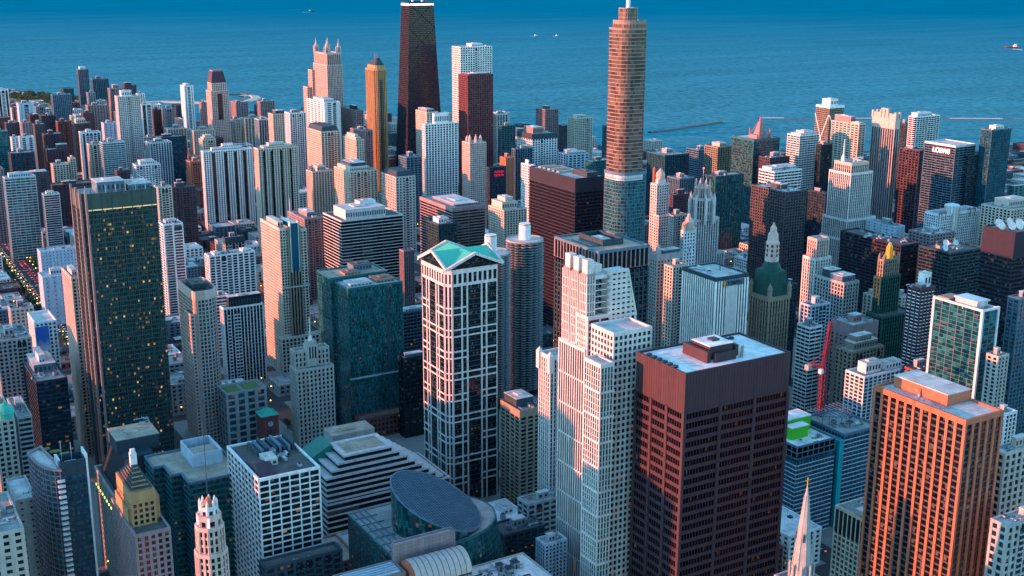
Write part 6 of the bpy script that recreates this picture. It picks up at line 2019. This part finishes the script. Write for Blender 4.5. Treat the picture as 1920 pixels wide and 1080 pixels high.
# ---- green-court roof playgrounds and satellite dishes
def dish(root, x, y, z, R_):
    m = MB(); m.lathe(x, y, [(R_ * .2, z), (R_ * .2, z + R_ * .7)], 8); m.build('dish_mount', wall('slate'), root)
    m = MB()
    m.lathe(0, 0, [(.05, 0), (R_ * .5, R_ * .1), (R_ * .85, R_ * .3), (R_, R_ * .45), (R_ * .95, R_ * .45), (R_ * .5, R_ * .16), (.05, .1)], 18)
    o = m.build('dish', wall('white'), None)
    o.parent = root
    o.location = (x - root.location.x, y - root.location.y, z + R_ * .8 - root.location.z)
    o.rotation_euler = (math.radians(62), 0, math.radians(rnd.uniform(-25, 0)))
for q in list(COL.objects):
    lb = q.get('label', '')
    if lb.startswith('tall brown-black office tower carrying'):
        x, y, w, d, H = place(1845, 1904, 1960, 436, 1120)
        for (fx, fy) in ((.06, .55), (.2, .75), (.25, .4), (.5, .7), (.42, .32), (.62, .5)):
            dish(q, x + w * fx, y + min(d, 90) * fy, H - 1, 4.2)
    if lb.startswith('lower dark office block with white dishes'):
        x, y, w, d, H = place(1725, 1782, 1843, 474, 1330)
        for (fx, fy) in ((.1, .3), (.5, .7), (.7, .6)):
            dish(q, x + w * fx, y + min(d, 90) * fy, H - 1, 3.6)
    if lb.startswith('brick and stone low block with green courts'):
        x, y, w, d, H = place(408, 424, 498, 738, 1000)
        for (a, b) in ((.05, .42), (.5, .92)):
            m = MB(); m.face([(x + w * a, y + d * .15, H - .9), (x + w * b, y + d * .15, H - .9), (x + w * b, y + d * .85, H - .9), (x + w * a, y + d * .85, H - .9)])
            m.build('sport_court', plain('sport_court', (.10, .17, .06), .9, noise=.2, nscale=.3), q)

# ---- small additions that finish some of the towers above
def find(prefix):
    return [q for q in COL.objects if q.get('label', '').startswith(prefix)][0]
q = find('white stone tower with a green domed corner')
x, y, w, d, H = place(-40, -10, 26, 790, 830)
m = MB(); m.lathe(x + w * .62, y + 5, [(5.5, H - 1), (5.5, H + 3), (6, H + 3.4), (5.4, H + 6), (3.4, H + 8.5), (.4, H + 10), (.3, H + 13)], 14); m.build('dome', wall('verdigris'), q)
q = find('beige tower with rounded balconies')
x, y, w, d, H = place(627, 656, 707, 322, 1720)
bm = MB(); bm.lathe(x + 1, y + 1, [(5.2, 0), (5.2, 1.3), (4.9, 1.3)], 14)
bme = bm.mesh('balcony', wall('pink'), (x + 1, y + 1, 0))
for k in range(24):
    o = bpy.data.objects.new('balcony', bme); COL.objects.link(o); o.parent = q
    o.location = (x + 1 - q.location.x, y + 1 - q.location.y, H - 8 - 3.6 * k)
q = find('white-pinstriped tower with pointed corner gables')
x, y, w, d, H = place(1012, 1032, 1075, 668, 790)
for fx in (0, 1):
    for fy in (0, 1):
        m = MB(); a, b = x + fx * w, y + fy * max(d, 10)
        m.prism(rect(a - 1.8, b - 1.8, 3.6, 3.6), H - 12, H); m.prism(rect(a - 2, b - 2, 4, 4), H, H + 3.2, top=rect(a - .2, b - .2, .4, .4)); m.build('corner_gable', wall('granite'), q)
q = find('cream office with black-slotted')
x, y, w, d, H = place(1568, 1648, 1700, 988, 712)
m = MB()
for k in range(10):
    yy_ = y + d * (k + .22) / 10
    m.box(x - .75, x + .1, yy_, yy_ + d * .058, H - 17, H - 2.2)
for k in range(7):
    xx = x + w * (k + .22) / 7
    m.box(xx, xx + w * .08, y - .75, y + .1, H - 17, H - 2.2)
m.build('window_slot', glass('black'), q)
q = find('white building with bold black horizontal bands')
x, y, w, d, H = place(575, 608, 637, 192, 2330)
m = MB(); m.box(x - .9, x + 6, y - .9, y + 6, 0, H - 2); m.box(x + w - 8, x + w + .9, y - .9, y + 3, 0, H - 2); m.build('blank_corner', wall('white'), q)
# ================================================================== unseen towers added west of the view to throw shade across it
for k, (xx, yy, ww, dd, hh, spec, lab) in enumerate((
        (-70, 735, 60, 40, 165, 'bluegrey teal 3 3.8 .1 .3', 'curved-river-side green glass office tower west of the view'),
        (-150, 850, 45, 45, 190, 'granite navy 4 3.8 .4 .3', 'granite office tower west of the view with a notched top'),
        (18, 850, 55, 60, 140, 'tealmetal teal 3 3.8 .1 .2', 'teal glass river office tower west of the view'),
        (-40, 985, 110, 90, 98, 'stone navy 4 4.2 .5 .4', 'huge stone merchandise block west of the view by the river'),
        (20, 1150, 50, 40, 120, 'white navy 4 3.2 .4 .35', 'white apartment tower west of the view beyond the river'),
        (-60, 1290, 45, 40, 150, 'concrete navy 4 3.2 .45 .4', 'concrete apartment tower west of the view'),
        (60, 1420, 50, 40, 95, 'brick navy 4 3.2 .5 .45', 'brick loft tower west of the view'),
        (90, 1600, 55, 40, 100, 'cream navy 4 3.2 .45 .4', 'cream apartment tower west of the view'),
        (70, 1760, 60, 40, 90, 'rose navy 4 3.2 .5 .45', 'pink brick apartment slab west of the view'),
        (130, 1930, 60, 40, 95, 'paleblue navy 4 3.2 .4 .4', 'pale blue apartment slab west of the view'),
        (-110, 560, 50, 50, 180, 'slate navy 4 3.8 .1 .3', 'dark glass office tower west of the view near the river bend'),
        (150, 2130, 60, 40, 90, 'grey navy 4 3.2 .4 .4', 'grey apartment slab west of the view'),
        (190, 2330, 60, 40, 90, 'brown navy 4 3.2 .5 .4', 'brown apartment slab west of the view'))):
    r = hero('office_tower' if k < 3 else 'apartment_tower', lab, xx, yy, ww, dd, hh)
    zr = body(r, rect(xx, yy, ww, dd), 0, hh, St(spec), roof='grey')
    penthouse(r, xx + ww * .3, xx + ww * .7, yy + dd * .3, yy + dd * .7, zr, 5, 'concrete', 'pale')

# ---- towers standing east of the view, beyond the right edge
for k, (xx, yy, ww, dd, hh, spec, lab) in enumerate((
        (760, 380, 45, 45, 150, 'stone navy 4 3.8 .5 .4', 'stone office tower east of the view'), (900, 470, 50, 40, 130, 'bluegrey teal 3.5 3.8 .1 .3', 'blue glass office tower east of the view'),
        (1030, 560, 45, 50, 175, 'granite navy 4 3.8 .4 .3', 'granite office tower east of the view'), (1060, 400, 50, 50, 120, 'brown navy 4 3.8 .5 .4', 'brown office block east of the view'),
        (1190, 640, 45, 45, 190, 'white navy 4 3.6 .4 .3', 'white apartment tower east of the view'), (1230, 480, 55, 45, 90, 'concrete navy 4 3.8 .5 .4', 'concrete office block east of the view'),
        (1370, 760, 45, 45, 165, 'slate blue 3 3.6 .08 .2', 'dark blue glass tower east of the view'), (1500, 860, 45, 40, 140, 'paleblue navy 4 3.4 .4 .3', 'pale blue apartment tower east of the view'),
        (1620, 960, 45, 40, 120, 'cream navy 4 3.4 .45 .4', 'cream apartment tower east of the view'), (900, 300, 60, 50, 80, 'rose navy 4 3.8 .5 .4', 'pink brick block east of the view'),
        (1420, 600, 50, 40, 100, 'grey navy 4 3.6 .4 .4', 'grey apartment block east of the view'))):
    xx -= 75
    r = hero('office_tower' if k % 2 else 'apartment_tower', lab, xx, yy, ww, dd, hh)
    zr = body(r, rect(xx, yy, ww, dd), 0, hh, St(spec), roof='grey')
    penthouse(r, xx + ww * .3, xx + ww * .7, yy + dd * .3, yy + dd * .7, zr, 5, 'concrete', 'pale')
# ================================================================== water plant sheds, low-rise blocks, trees, lamps, cars, boats, crane
for (xl, xc, xr, y, D, lab, wk) in ((1893, 1898, 1990, 282, 3000, 'long low pale-roofed shed beside the lake at the right border', 'paleblue'), (1896, 1902, 1990, 300, 2750, 'long low dark-walled shed with a striped pale roof at the right border', 'slate'),
                                 (1890, 1902, 1990, 349, 2150, 'low teal-roofed hall just left of the right border behind the orange-lit hotel', 'tealmetal')):
    T('industrial_shed', lab, xl, xc, xr, y, D, wk + ' navy 9 5 .6 .5', ph=[], units=5, roof='pale', cat='shed')

bpy.context.view_layer.update()
DG = bpy.context.evaluated_depsgraph_get()
def visible(p, tol=2.5):
    p = Vector(p)
    x, y = proj(p)
    if not (-5 < x < 1925 and -5 < y < 1090):
        return False
    d = p - Vector(CAM)
    L = d.length
    hit, loc, nrm, idx, ob, mat = scene.ray_cast(DG, Vector(CAM), d / L, distance=L + 1)
    return (not hit) or (loc - p).length < tol or (loc - Vector(CAM)).length > L - tol

# low-rise blocks on the street grid: only those the view can show
PAL = [('brick', 'navy', 'brown', 'red brick'), ('concrete', 'navy', 'grey', 'grey concrete'), ('stone', 'navy', 'pale', 'pale stone'), ('rose', 'navy', 'tan', 'dull pink brick'), ('maroon', 'navy', 'dark', 'dark maroon brick'),
       ('bluegrey', 'navy', 'pale', 'blue grey'), ('cream', 'navy', 'grey', 'cream'), ('white', 'navy', 'white', 'white'), ('slate', 'teal', 'dark', 'dark slate')]
LOW = []
for q in BLOCKS:
    nx, ny = 3, 2
    for i in range(nx):
        for j in range(ny):
            x0 = q[0] + 3 + (q[1] - q[0] - 6) * i / nx
            y0 = q[2] + 3 + (q[3] - q[2] - 6) * j / ny
            w = (q[1] - q[0] - 6) / nx - rnd.choice((1.5, 1.5, 6))
            d = (q[3] - q[2] - 6) / ny - rnd.choice((1.5, 1.5, 5))
            cx, cy = x0 + w / 2, y0 + d / 2
            D = math.hypot(cx - CAM[0], cy - CAM[1])
            if D > 3600 or D < 700:
                continue
            if any(x0 < a + aw + 2 and x0 + w > a - 2 and y0 < b + ad + 2 and y0 + d > b - 2 for a, b, aw, ad, _ in FOOT):
                continue
            if cx < 520 and D > 2900:
                continue
            far = min(1.0, max(0, (cy - 1500) / 1500))
            h = rnd.choice((8, 10, 12, 14, 18, 22)) * (1 + .8 * far) * rnd.uniform(.85, 1.25)
            if cy > 1700 and rnd.random() < .25:
                h *= 1.9
            if cx > 1650:
                h = min(h, 16)
            if D < 1150:
                h *= 1.3
            LOW.append((D, x0, y0, w, d, h))
LOW.sort()
kept = 0
COLS = {}
for D, x0, y0, w, d, h in LOW:
    if kept >= 285:
        break
    pts = [(x0 + w * a, y0 + d * b, h + .3) for a in (.08, .5, .92) for b in (.08, .5, .92)] + [(x0 + w * a, y0 - .3, h * .6) for a in (.1, .9)] + [(x0 - .3, y0 + d * a, h * .6) for a in (.1, .9)]
    if not any(visible(p) for p in pts):
        continue
    kept += 1
    wk, gk, rk, nm = rnd.choice(PAL)
    zone = 'left of the tall dark lit-up tower' if proj((x0, y0, 0))[0] < 240 else ('between the towers at left centre' if proj((x0, y0, 0))[0] < 620 else ('deep between the central towers' if proj((x0, y0, 0))[0] < 1230 else 'between the dark towers on the right'))
    root = empty('low_rise_building', (x0 + w / 2, y0 + d / 2, .15), 'small flat-roofed %s block at street level %s' % (nm, zone), 'building', 'low-rise %s blocks %s' % (nm, zone))
    st = St('%s %s %g %g %g %g' % (wk, gk, rnd.choice((4, 5, 6)), 3.8, rnd.choice((.4, .5, .55)), rnd.choice((.4, .5))))
    near = D < 1700
    zr = body(root, rect(x0, y0, w, d), .15, h, st, roof=rk)
    if rnd.random() < .6:
        a, b = rnd.uniform(.1, .5), rnd.uniform(.1, .5)
        penthouse(root, x0 + w * a, x0 + w * (a + .3), y0 + d * b, y0 + d * (b + .3), zr, rnd.uniform(2.5, 4), wk, rnd.choice(('pale', 'grey')))
    if near:
        roof_clutter(root, rect(x0, y0, w, d), zr, rnd.choice((2, 3, 5)))
    FOOT.append((x0, y0, w, d, 'low'))
print('low rise kept', kept)

# trees
bark = plain('bark', (.09, .06, .04), .95)
def leafmat(k, c):
    m, n, l, b = nmat('leaf_%d' % k)
    oi = n.new('ShaderNodeNewGeometry')
    l.new(mixc(n, l, oi.outputs['Random Per Island'], tuple(v * .55 for v in c), tuple(v * 1.5 for v in c)), b.inputs['Base Color'])
    b.inputs['Roughness'].default_value = .8
    return m
TREES = []
for k, c in enumerate(((.03, .075, .03), (.045, .085, .03), (.025, .065, .04))):
    tr = MB(); tr.lathe(0, 0, [(.5, 0), (.35, 2.5), (.22, 5), (.08, 8)], 7)
    for i in range(5):
        a = i * 1.3
        tr.bar((0, 0, 3 + .5 * i), (2.2 * math.cos(a), 2.2 * math.sin(a), 6 + .5 * i), .18)
    cr = MB()
    rr = random.Random(40 + k)
    lobes = [(rr.uniform(-2.4, 2.4), rr.uniform(-2.4, 2.4), rr.uniform(5, 9.5), rr.uniform(1.6, 2.6)) for _ in range(9)]
    for _ in range(420):
        lx, ly, lz, lr = rr.choice(lobes)
        v = Vector((rr.gauss(0, 1), rr.gauss(0, 1), rr.gauss(0, 1))).normalized() * lr * rr.uniform(.55, 1.05)
        p = Vector((lx, ly, lz)) + v
        u = Vector((rr.gauss(0, 1), rr.gauss(0, 1), rr.gauss(0, 1))).normalized() * .5
        t = u.cross(Vector((rr.gauss(0, 1), rr.gauss(0, 1), rr.gauss(0, 1)))).normalized() * .42
        cr.face([p - u, p + t, p + u, p - t])
    TREES.append((tr.mesh('trunk', bark), cr.mesh('crown', leafmat(k, c))))
def tree(x, y, s, label, group):
    a, b = rnd.choice(TREES)
    root = empty('tree', (x, y, .15), label, 'tree', group)
    root.scale = (s, s, s)
    root.rotation_euler.z = rnd.uniform(0, 6)
    for nm, me in (('trunk', a), ('crown', b)):
        o = bpy.data.objects.new(nm, me); COL.objects.link(o); o.parent = root
n_t = 0
for k in range(900):
    px, py = rnd.uniform(-5, 262), 0
    base = 168 + px * .088
    py = base + 7 + abs(rnd.gauss(0, 9))
    p = at_z(px, py, .2)
    if n_t < 120 and visible((p.x, p.y, 7)) and not any(a - 3 < p.x < a + aw + 3 and b - 3 < p.y < b + ad + 3 for a, b, aw, ad, _ in FOOT):
        tree(p.x, p.y, rnd.uniform(1.1, 2.0), 'leafy dark green tree in the lakefront park at far left', 'trees of the lakefront park'); n_t += 1
n_s = 0
for N0 in range(1150, 2200, 11):
    for E0 in (252.5, 289.5):
        x, y = E0 + rnd.uniform(-1, 1), N0 + rnd.uniform(-3, 3)
        if rnd.random() < .7 and visible((x, y, 6)):
            tree(x, y, rnd.uniform(.7, 1.15), 'small street tree lining the broad lamp-lit street at left', 'street trees at left'); n_s += 1
for q in BLOCKS:
    for k in range(3):
        x, y = rnd.choice((q[0] + 1.5, q[1] - 1.5)), rnd.uniform(q[2], q[3])
        if n_s < 150 and visible((x, y, 6)) and not any(a - 2 < x < a + aw + 2 and b - 2 < y < b + ad + 2 for a, b, aw, ad, _ in FOOT):
            tree(x, y, rnd.uniform(.7, 1.1), 'small street tree standing between low buildings', 'scattered street trees'); n_s += 1
print('trees', n_t, n_s)

# street lamps: post, arm, glowing head
lampm = plain('lamp_glow', (.9, .6, .3), emit=(1.0, .40, .04), es=1.6)
pm, hm = MB(), MB()
pm.bar((0, 0, 0), (0, 0, 8.5), .22); pm.bar((0, 0, 8.4), (1.8, 0, 8.8), .16)
hm.lathe(1.9, 0, [(0, 8.15), (.55, 8.45), (.6, 8.8), (.25, 9.05), (0, 9.1)], 8)
PMESH, HMESH = pm.mesh('lamp_post', wall('slate')), hm.mesh('lamp_head', lampm)
def lamp(x, y, rz, group, label):
    root = empty('street_lamp', (x, y, .1), label, 'street lamp', group)
    root.rotation_euler.z = rz
    for nm, me in (('lamp_post', PMESH), ('lamp_head', HMESH)):
        o = bpy.data.objects.new(nm, me); COL.objects.link(o); o.parent = root
n_l = 0
for N0 in range(1150, 2250, 23):
    for E0, rz in ((256, 0), (286, math.pi)):
        if visible((E0, N0, 8.8)):
            lamp(E0, N0, rz, 'lamps along the broad street at left', 'lit amber street lamp on the broad street at left'); n_l += 1
for q in BLOCKS:
    for (x, y, rz) in ((q[0] - 1, q[2] + 10, math.pi), (q[1] + 1, q[3] - 12, 0), (q[0] + 15, q[2] - 1, -math.pi / 2), (q[1] - 20, q[2] - 1, -math.pi / 2), (q[0] - 1, (q[2] + q[3]) / 2, math.pi)):
        if 700 < math.hypot(x - 32, y - 76) < 2300 and n_l < 170 and visible((x, y, 8.8)):
            lamp(x, y, rz, 'lamps on the side streets', 'lit amber street lamp on a side street between buildings'); n_l += 1
print('lamps', n_l)

# cars
def car_mesh(name, col):
    m = MB()
    m.prism([(-2.2, -.9), (2.2, -.9), (2.2, .9), (-2.2, .9)], .35, .85)
    m.prism([(-1.5, -.8), (1.1, -.8), (1.1, .8), (-1.5, .8)], .85, 1.45, 1, top=[(-1.1, -.68), (.6, -.68), (.6, .68), (-1.1, .68)])
    for sx in (-1.4, 1.4):
        for sy in (-.9, .9):
            m.bar((sx - .32, sy, .32), (sx + .32, sy, .32), .6, 4)
    for sy in (-.65, .65):
        m.box(-2.26, -2.2, sy - .22, sy + .22, .6, .82, 2)
        m.box(2.2, 2.26, sy - .2, sy + .2, .55, .75, 3)
    return m.mesh(name, [plain('paint_' + name + str(col), col, .3), glass('black'), plain('tail_light', (.6, .02, .02), emit=(1, .02, .03), es=1.6), plain('head_light', (.9, .9, .8), emit=(1, .8, .5), es=.8), wall('dark')])
CARS = [('white', car_mesh('car', (.7, .7, .7))), ('black', car_mesh('car', (.02, .02, .025))), ('silver', car_mesh('car', (.4, .42, .44))), ('red', car_mesh('car', (.35, .03, .03))), ('blue', car_mesh('car', (.04, .08, .2))), ('yellow', car_mesh('car', (.65, .42, .02)))]
n_c = 0
def car(x, y, rz, where):
    nm, me = rnd.choice(CARS)
    o = bpy.data.objects.new('car', me); COL.objects.link(o)
    o.location = (x, y, .01); o.rotation_euler.z = rz
    tag(o, 'small %s car on the %s' % (nm, where), 'car', '%s cars on the %s' % (nm, where))
for lane, rz in ((260, -math.pi / 2), (266, -math.pi / 2), (275, math.pi / 2), (281, math.pi / 2)):
    N0 = 1150 + rnd.uniform(0, 9)
    while N0 < 2250:
        if visible((lane, N0, 1.5)) and n_c < 150:
            car(lane, N0, rz, 'broad lamp-lit street at left'); n_c += 1
        N0 += rnd.uniform(7, 17)
for q in BLOCKS:
    for k in range(5):
        if rnd.random() < .5:
            x, y, rz = q[1] + rnd.choice((3, 7, 12)), rnd.uniform(q[2], q[3]), math.pi / 2
        else:
            x, y, rz = rnd.uniform(q[0], q[1]), q[2] - rnd.choice((4, 9, 12)), 0
        if n_c < 260 and visible((x, y, 1.5)) and math.hypot(x - 32, y - 76) < 2400 and not any(a - 3 < x < a + aw + 3 and b - 3 < y < b + ad + 3 for a, b, aw, ad, _ in FOOT):
            car(x, y, rz + rnd.choice((0, math.pi)), 'side streets'); n_c += 1
print('cars', n_c)

# boats on the lake and the river
def boat(px, py, L, hull, label, z=-3.0, head=0.5, tall=1.0):
    p = at_z(px, py, z)
    root = empty('boat', (p.x, p.y, z), label, 'boat')
    root.rotation_euler.z = head
    m = MB()
    W = L * .13
    lowr = [(-L / 2, -W * .8), (L * .3, -W * .8), (L * .46, 0), (L * .3, W * .8), (-L / 2, W * .8)]
    up = [(-L / 2, -W), (L * .32, -W), (L * .55, 0), (L * .32, W), (-L / 2, W)]
    m.prism(lowr, -.3, L * .09, top=up)
    o = bpy.data.objects.new('hull', m.mesh('hull', wall(hull))); COL.objects.link(o); o.parent = root
    m = MB(); m.box(-L * .42, -L * .2, -W * .7, W * .7, L * .09, L * .2 * tall); m.box(-L * .4, -L * .26, -W * .5, W * .5, L * .2 * tall, L * .29 * tall)
    o = bpy.data.objects.new('cabin', m.mesh('cabin', wall('white'))); COL.objects.link(o); o.parent = root
    m = MB(); m.bar((-L * .3, 0, L * .29 * tall), (-L * .3, 0, L * .42 * tall), L * .012)
    o = bpy.data.objects.new('mast', m.mesh('mast', wall('slate'))); COL.objects.link(o); o.parent = root
boat(1895, 90, 70, 'redpaint', 'small red-hulled ship with a pale wheelhouse far out on the lake', head=math.radians(150))
boat(585, 22, 60, 'slate', 'tiny dark boat far out on the lake left of the tapered black tower', head=math.radians(-20))
boat(1005, 67, 26, 'white', 'tiny white boat on the open lake, left one of the pair', head=.3)
boat(1045, 67, 26, 'white', 'tiny white boat on the open lake, right one of the pair', head=.3)
p = at_z(1257, 645, -3)
boat(1257, 646, 34, 'blue' if 'blue' in WALLC else 'cyan', 'blue and white tour boat on the river beside the white striped block', head=math.radians(20), tall=.55)

# red tower crane with a raised jib
b_ = at(1541, 735, 905)
r = empty('tower_crane', (b_.x, b_.y, 0), 'red lattice tower crane with a raised jib between the tan tower and the blue tower', 'crane')
red = wall('redpaint')
zc_ = at(1541, 688, 905).z
def lattice(p, q, w, name, seg):
    m = MB()
    p, q = Vector(p), Vector(q)
    d = (q - p).normalized(); u = d.cross(Vector((.3, 1, .1))).normalized(); t = d.cross(u)
    c = [(u * a + t * b) * w / 2 for a, b in ((-1, -1), (1, -1), (1, 1), (-1, 1))]
    for k in range(4):
        m.bar(p + c[k], q + c[k], w * .16)
    for s in range(seg):
        a, b = p + (q - p) * (s / seg), p + (q - p) * ((s + 1) / seg)
        for k in range(4):
            m.bar(a + c[k], b + c[(k + 1) % 4], w * .1)
    return m.build(name, red, r)
lattice((b_.x, b_.y, 0), (b_.x, b_.y, zc_), 3.2, 'mast', 30)
tip = at(1558, 604, 905)
lattice((b_.x, b_.y, zc_ + 2), tip, 2.6, 'jib', 14)
cb = at(1516, 697, 905)
lattice((b_.x, b_.y, zc_ + 1), (cb.x, cb.y, zc_ + 1), 2.2, 'counter_jib', 5)
m = MB(); m.box(cb.x - 2.5, cb.x + 2.5, cb.y - 2, cb.y + 2, zc_ - 3, zc_ + 1); m.build('counterweight', wall('concrete'), r)
m = MB(); m.box(b_.x - 5.5, b_.x - 2.8, b_.y - 3, b_.y, zc_ - 4, zc_ - .5); m.build('operator_cab', wall('white'), r)
m = MB(); m.bar((b_.x, b_.y, zc_), (b_.x - 1, b_.y - 1, zc_ + 13), .8); m.bar((b_.x - 1, b_.y - 1, zc_ + 13), (tip.x, tip.y, tip.z), .25); m.bar((b_.x - 1, b_.y - 1, zc_ + 13), (cb.x, cb.y, zc_ + 2), .25); m.build('pendant', red, r)
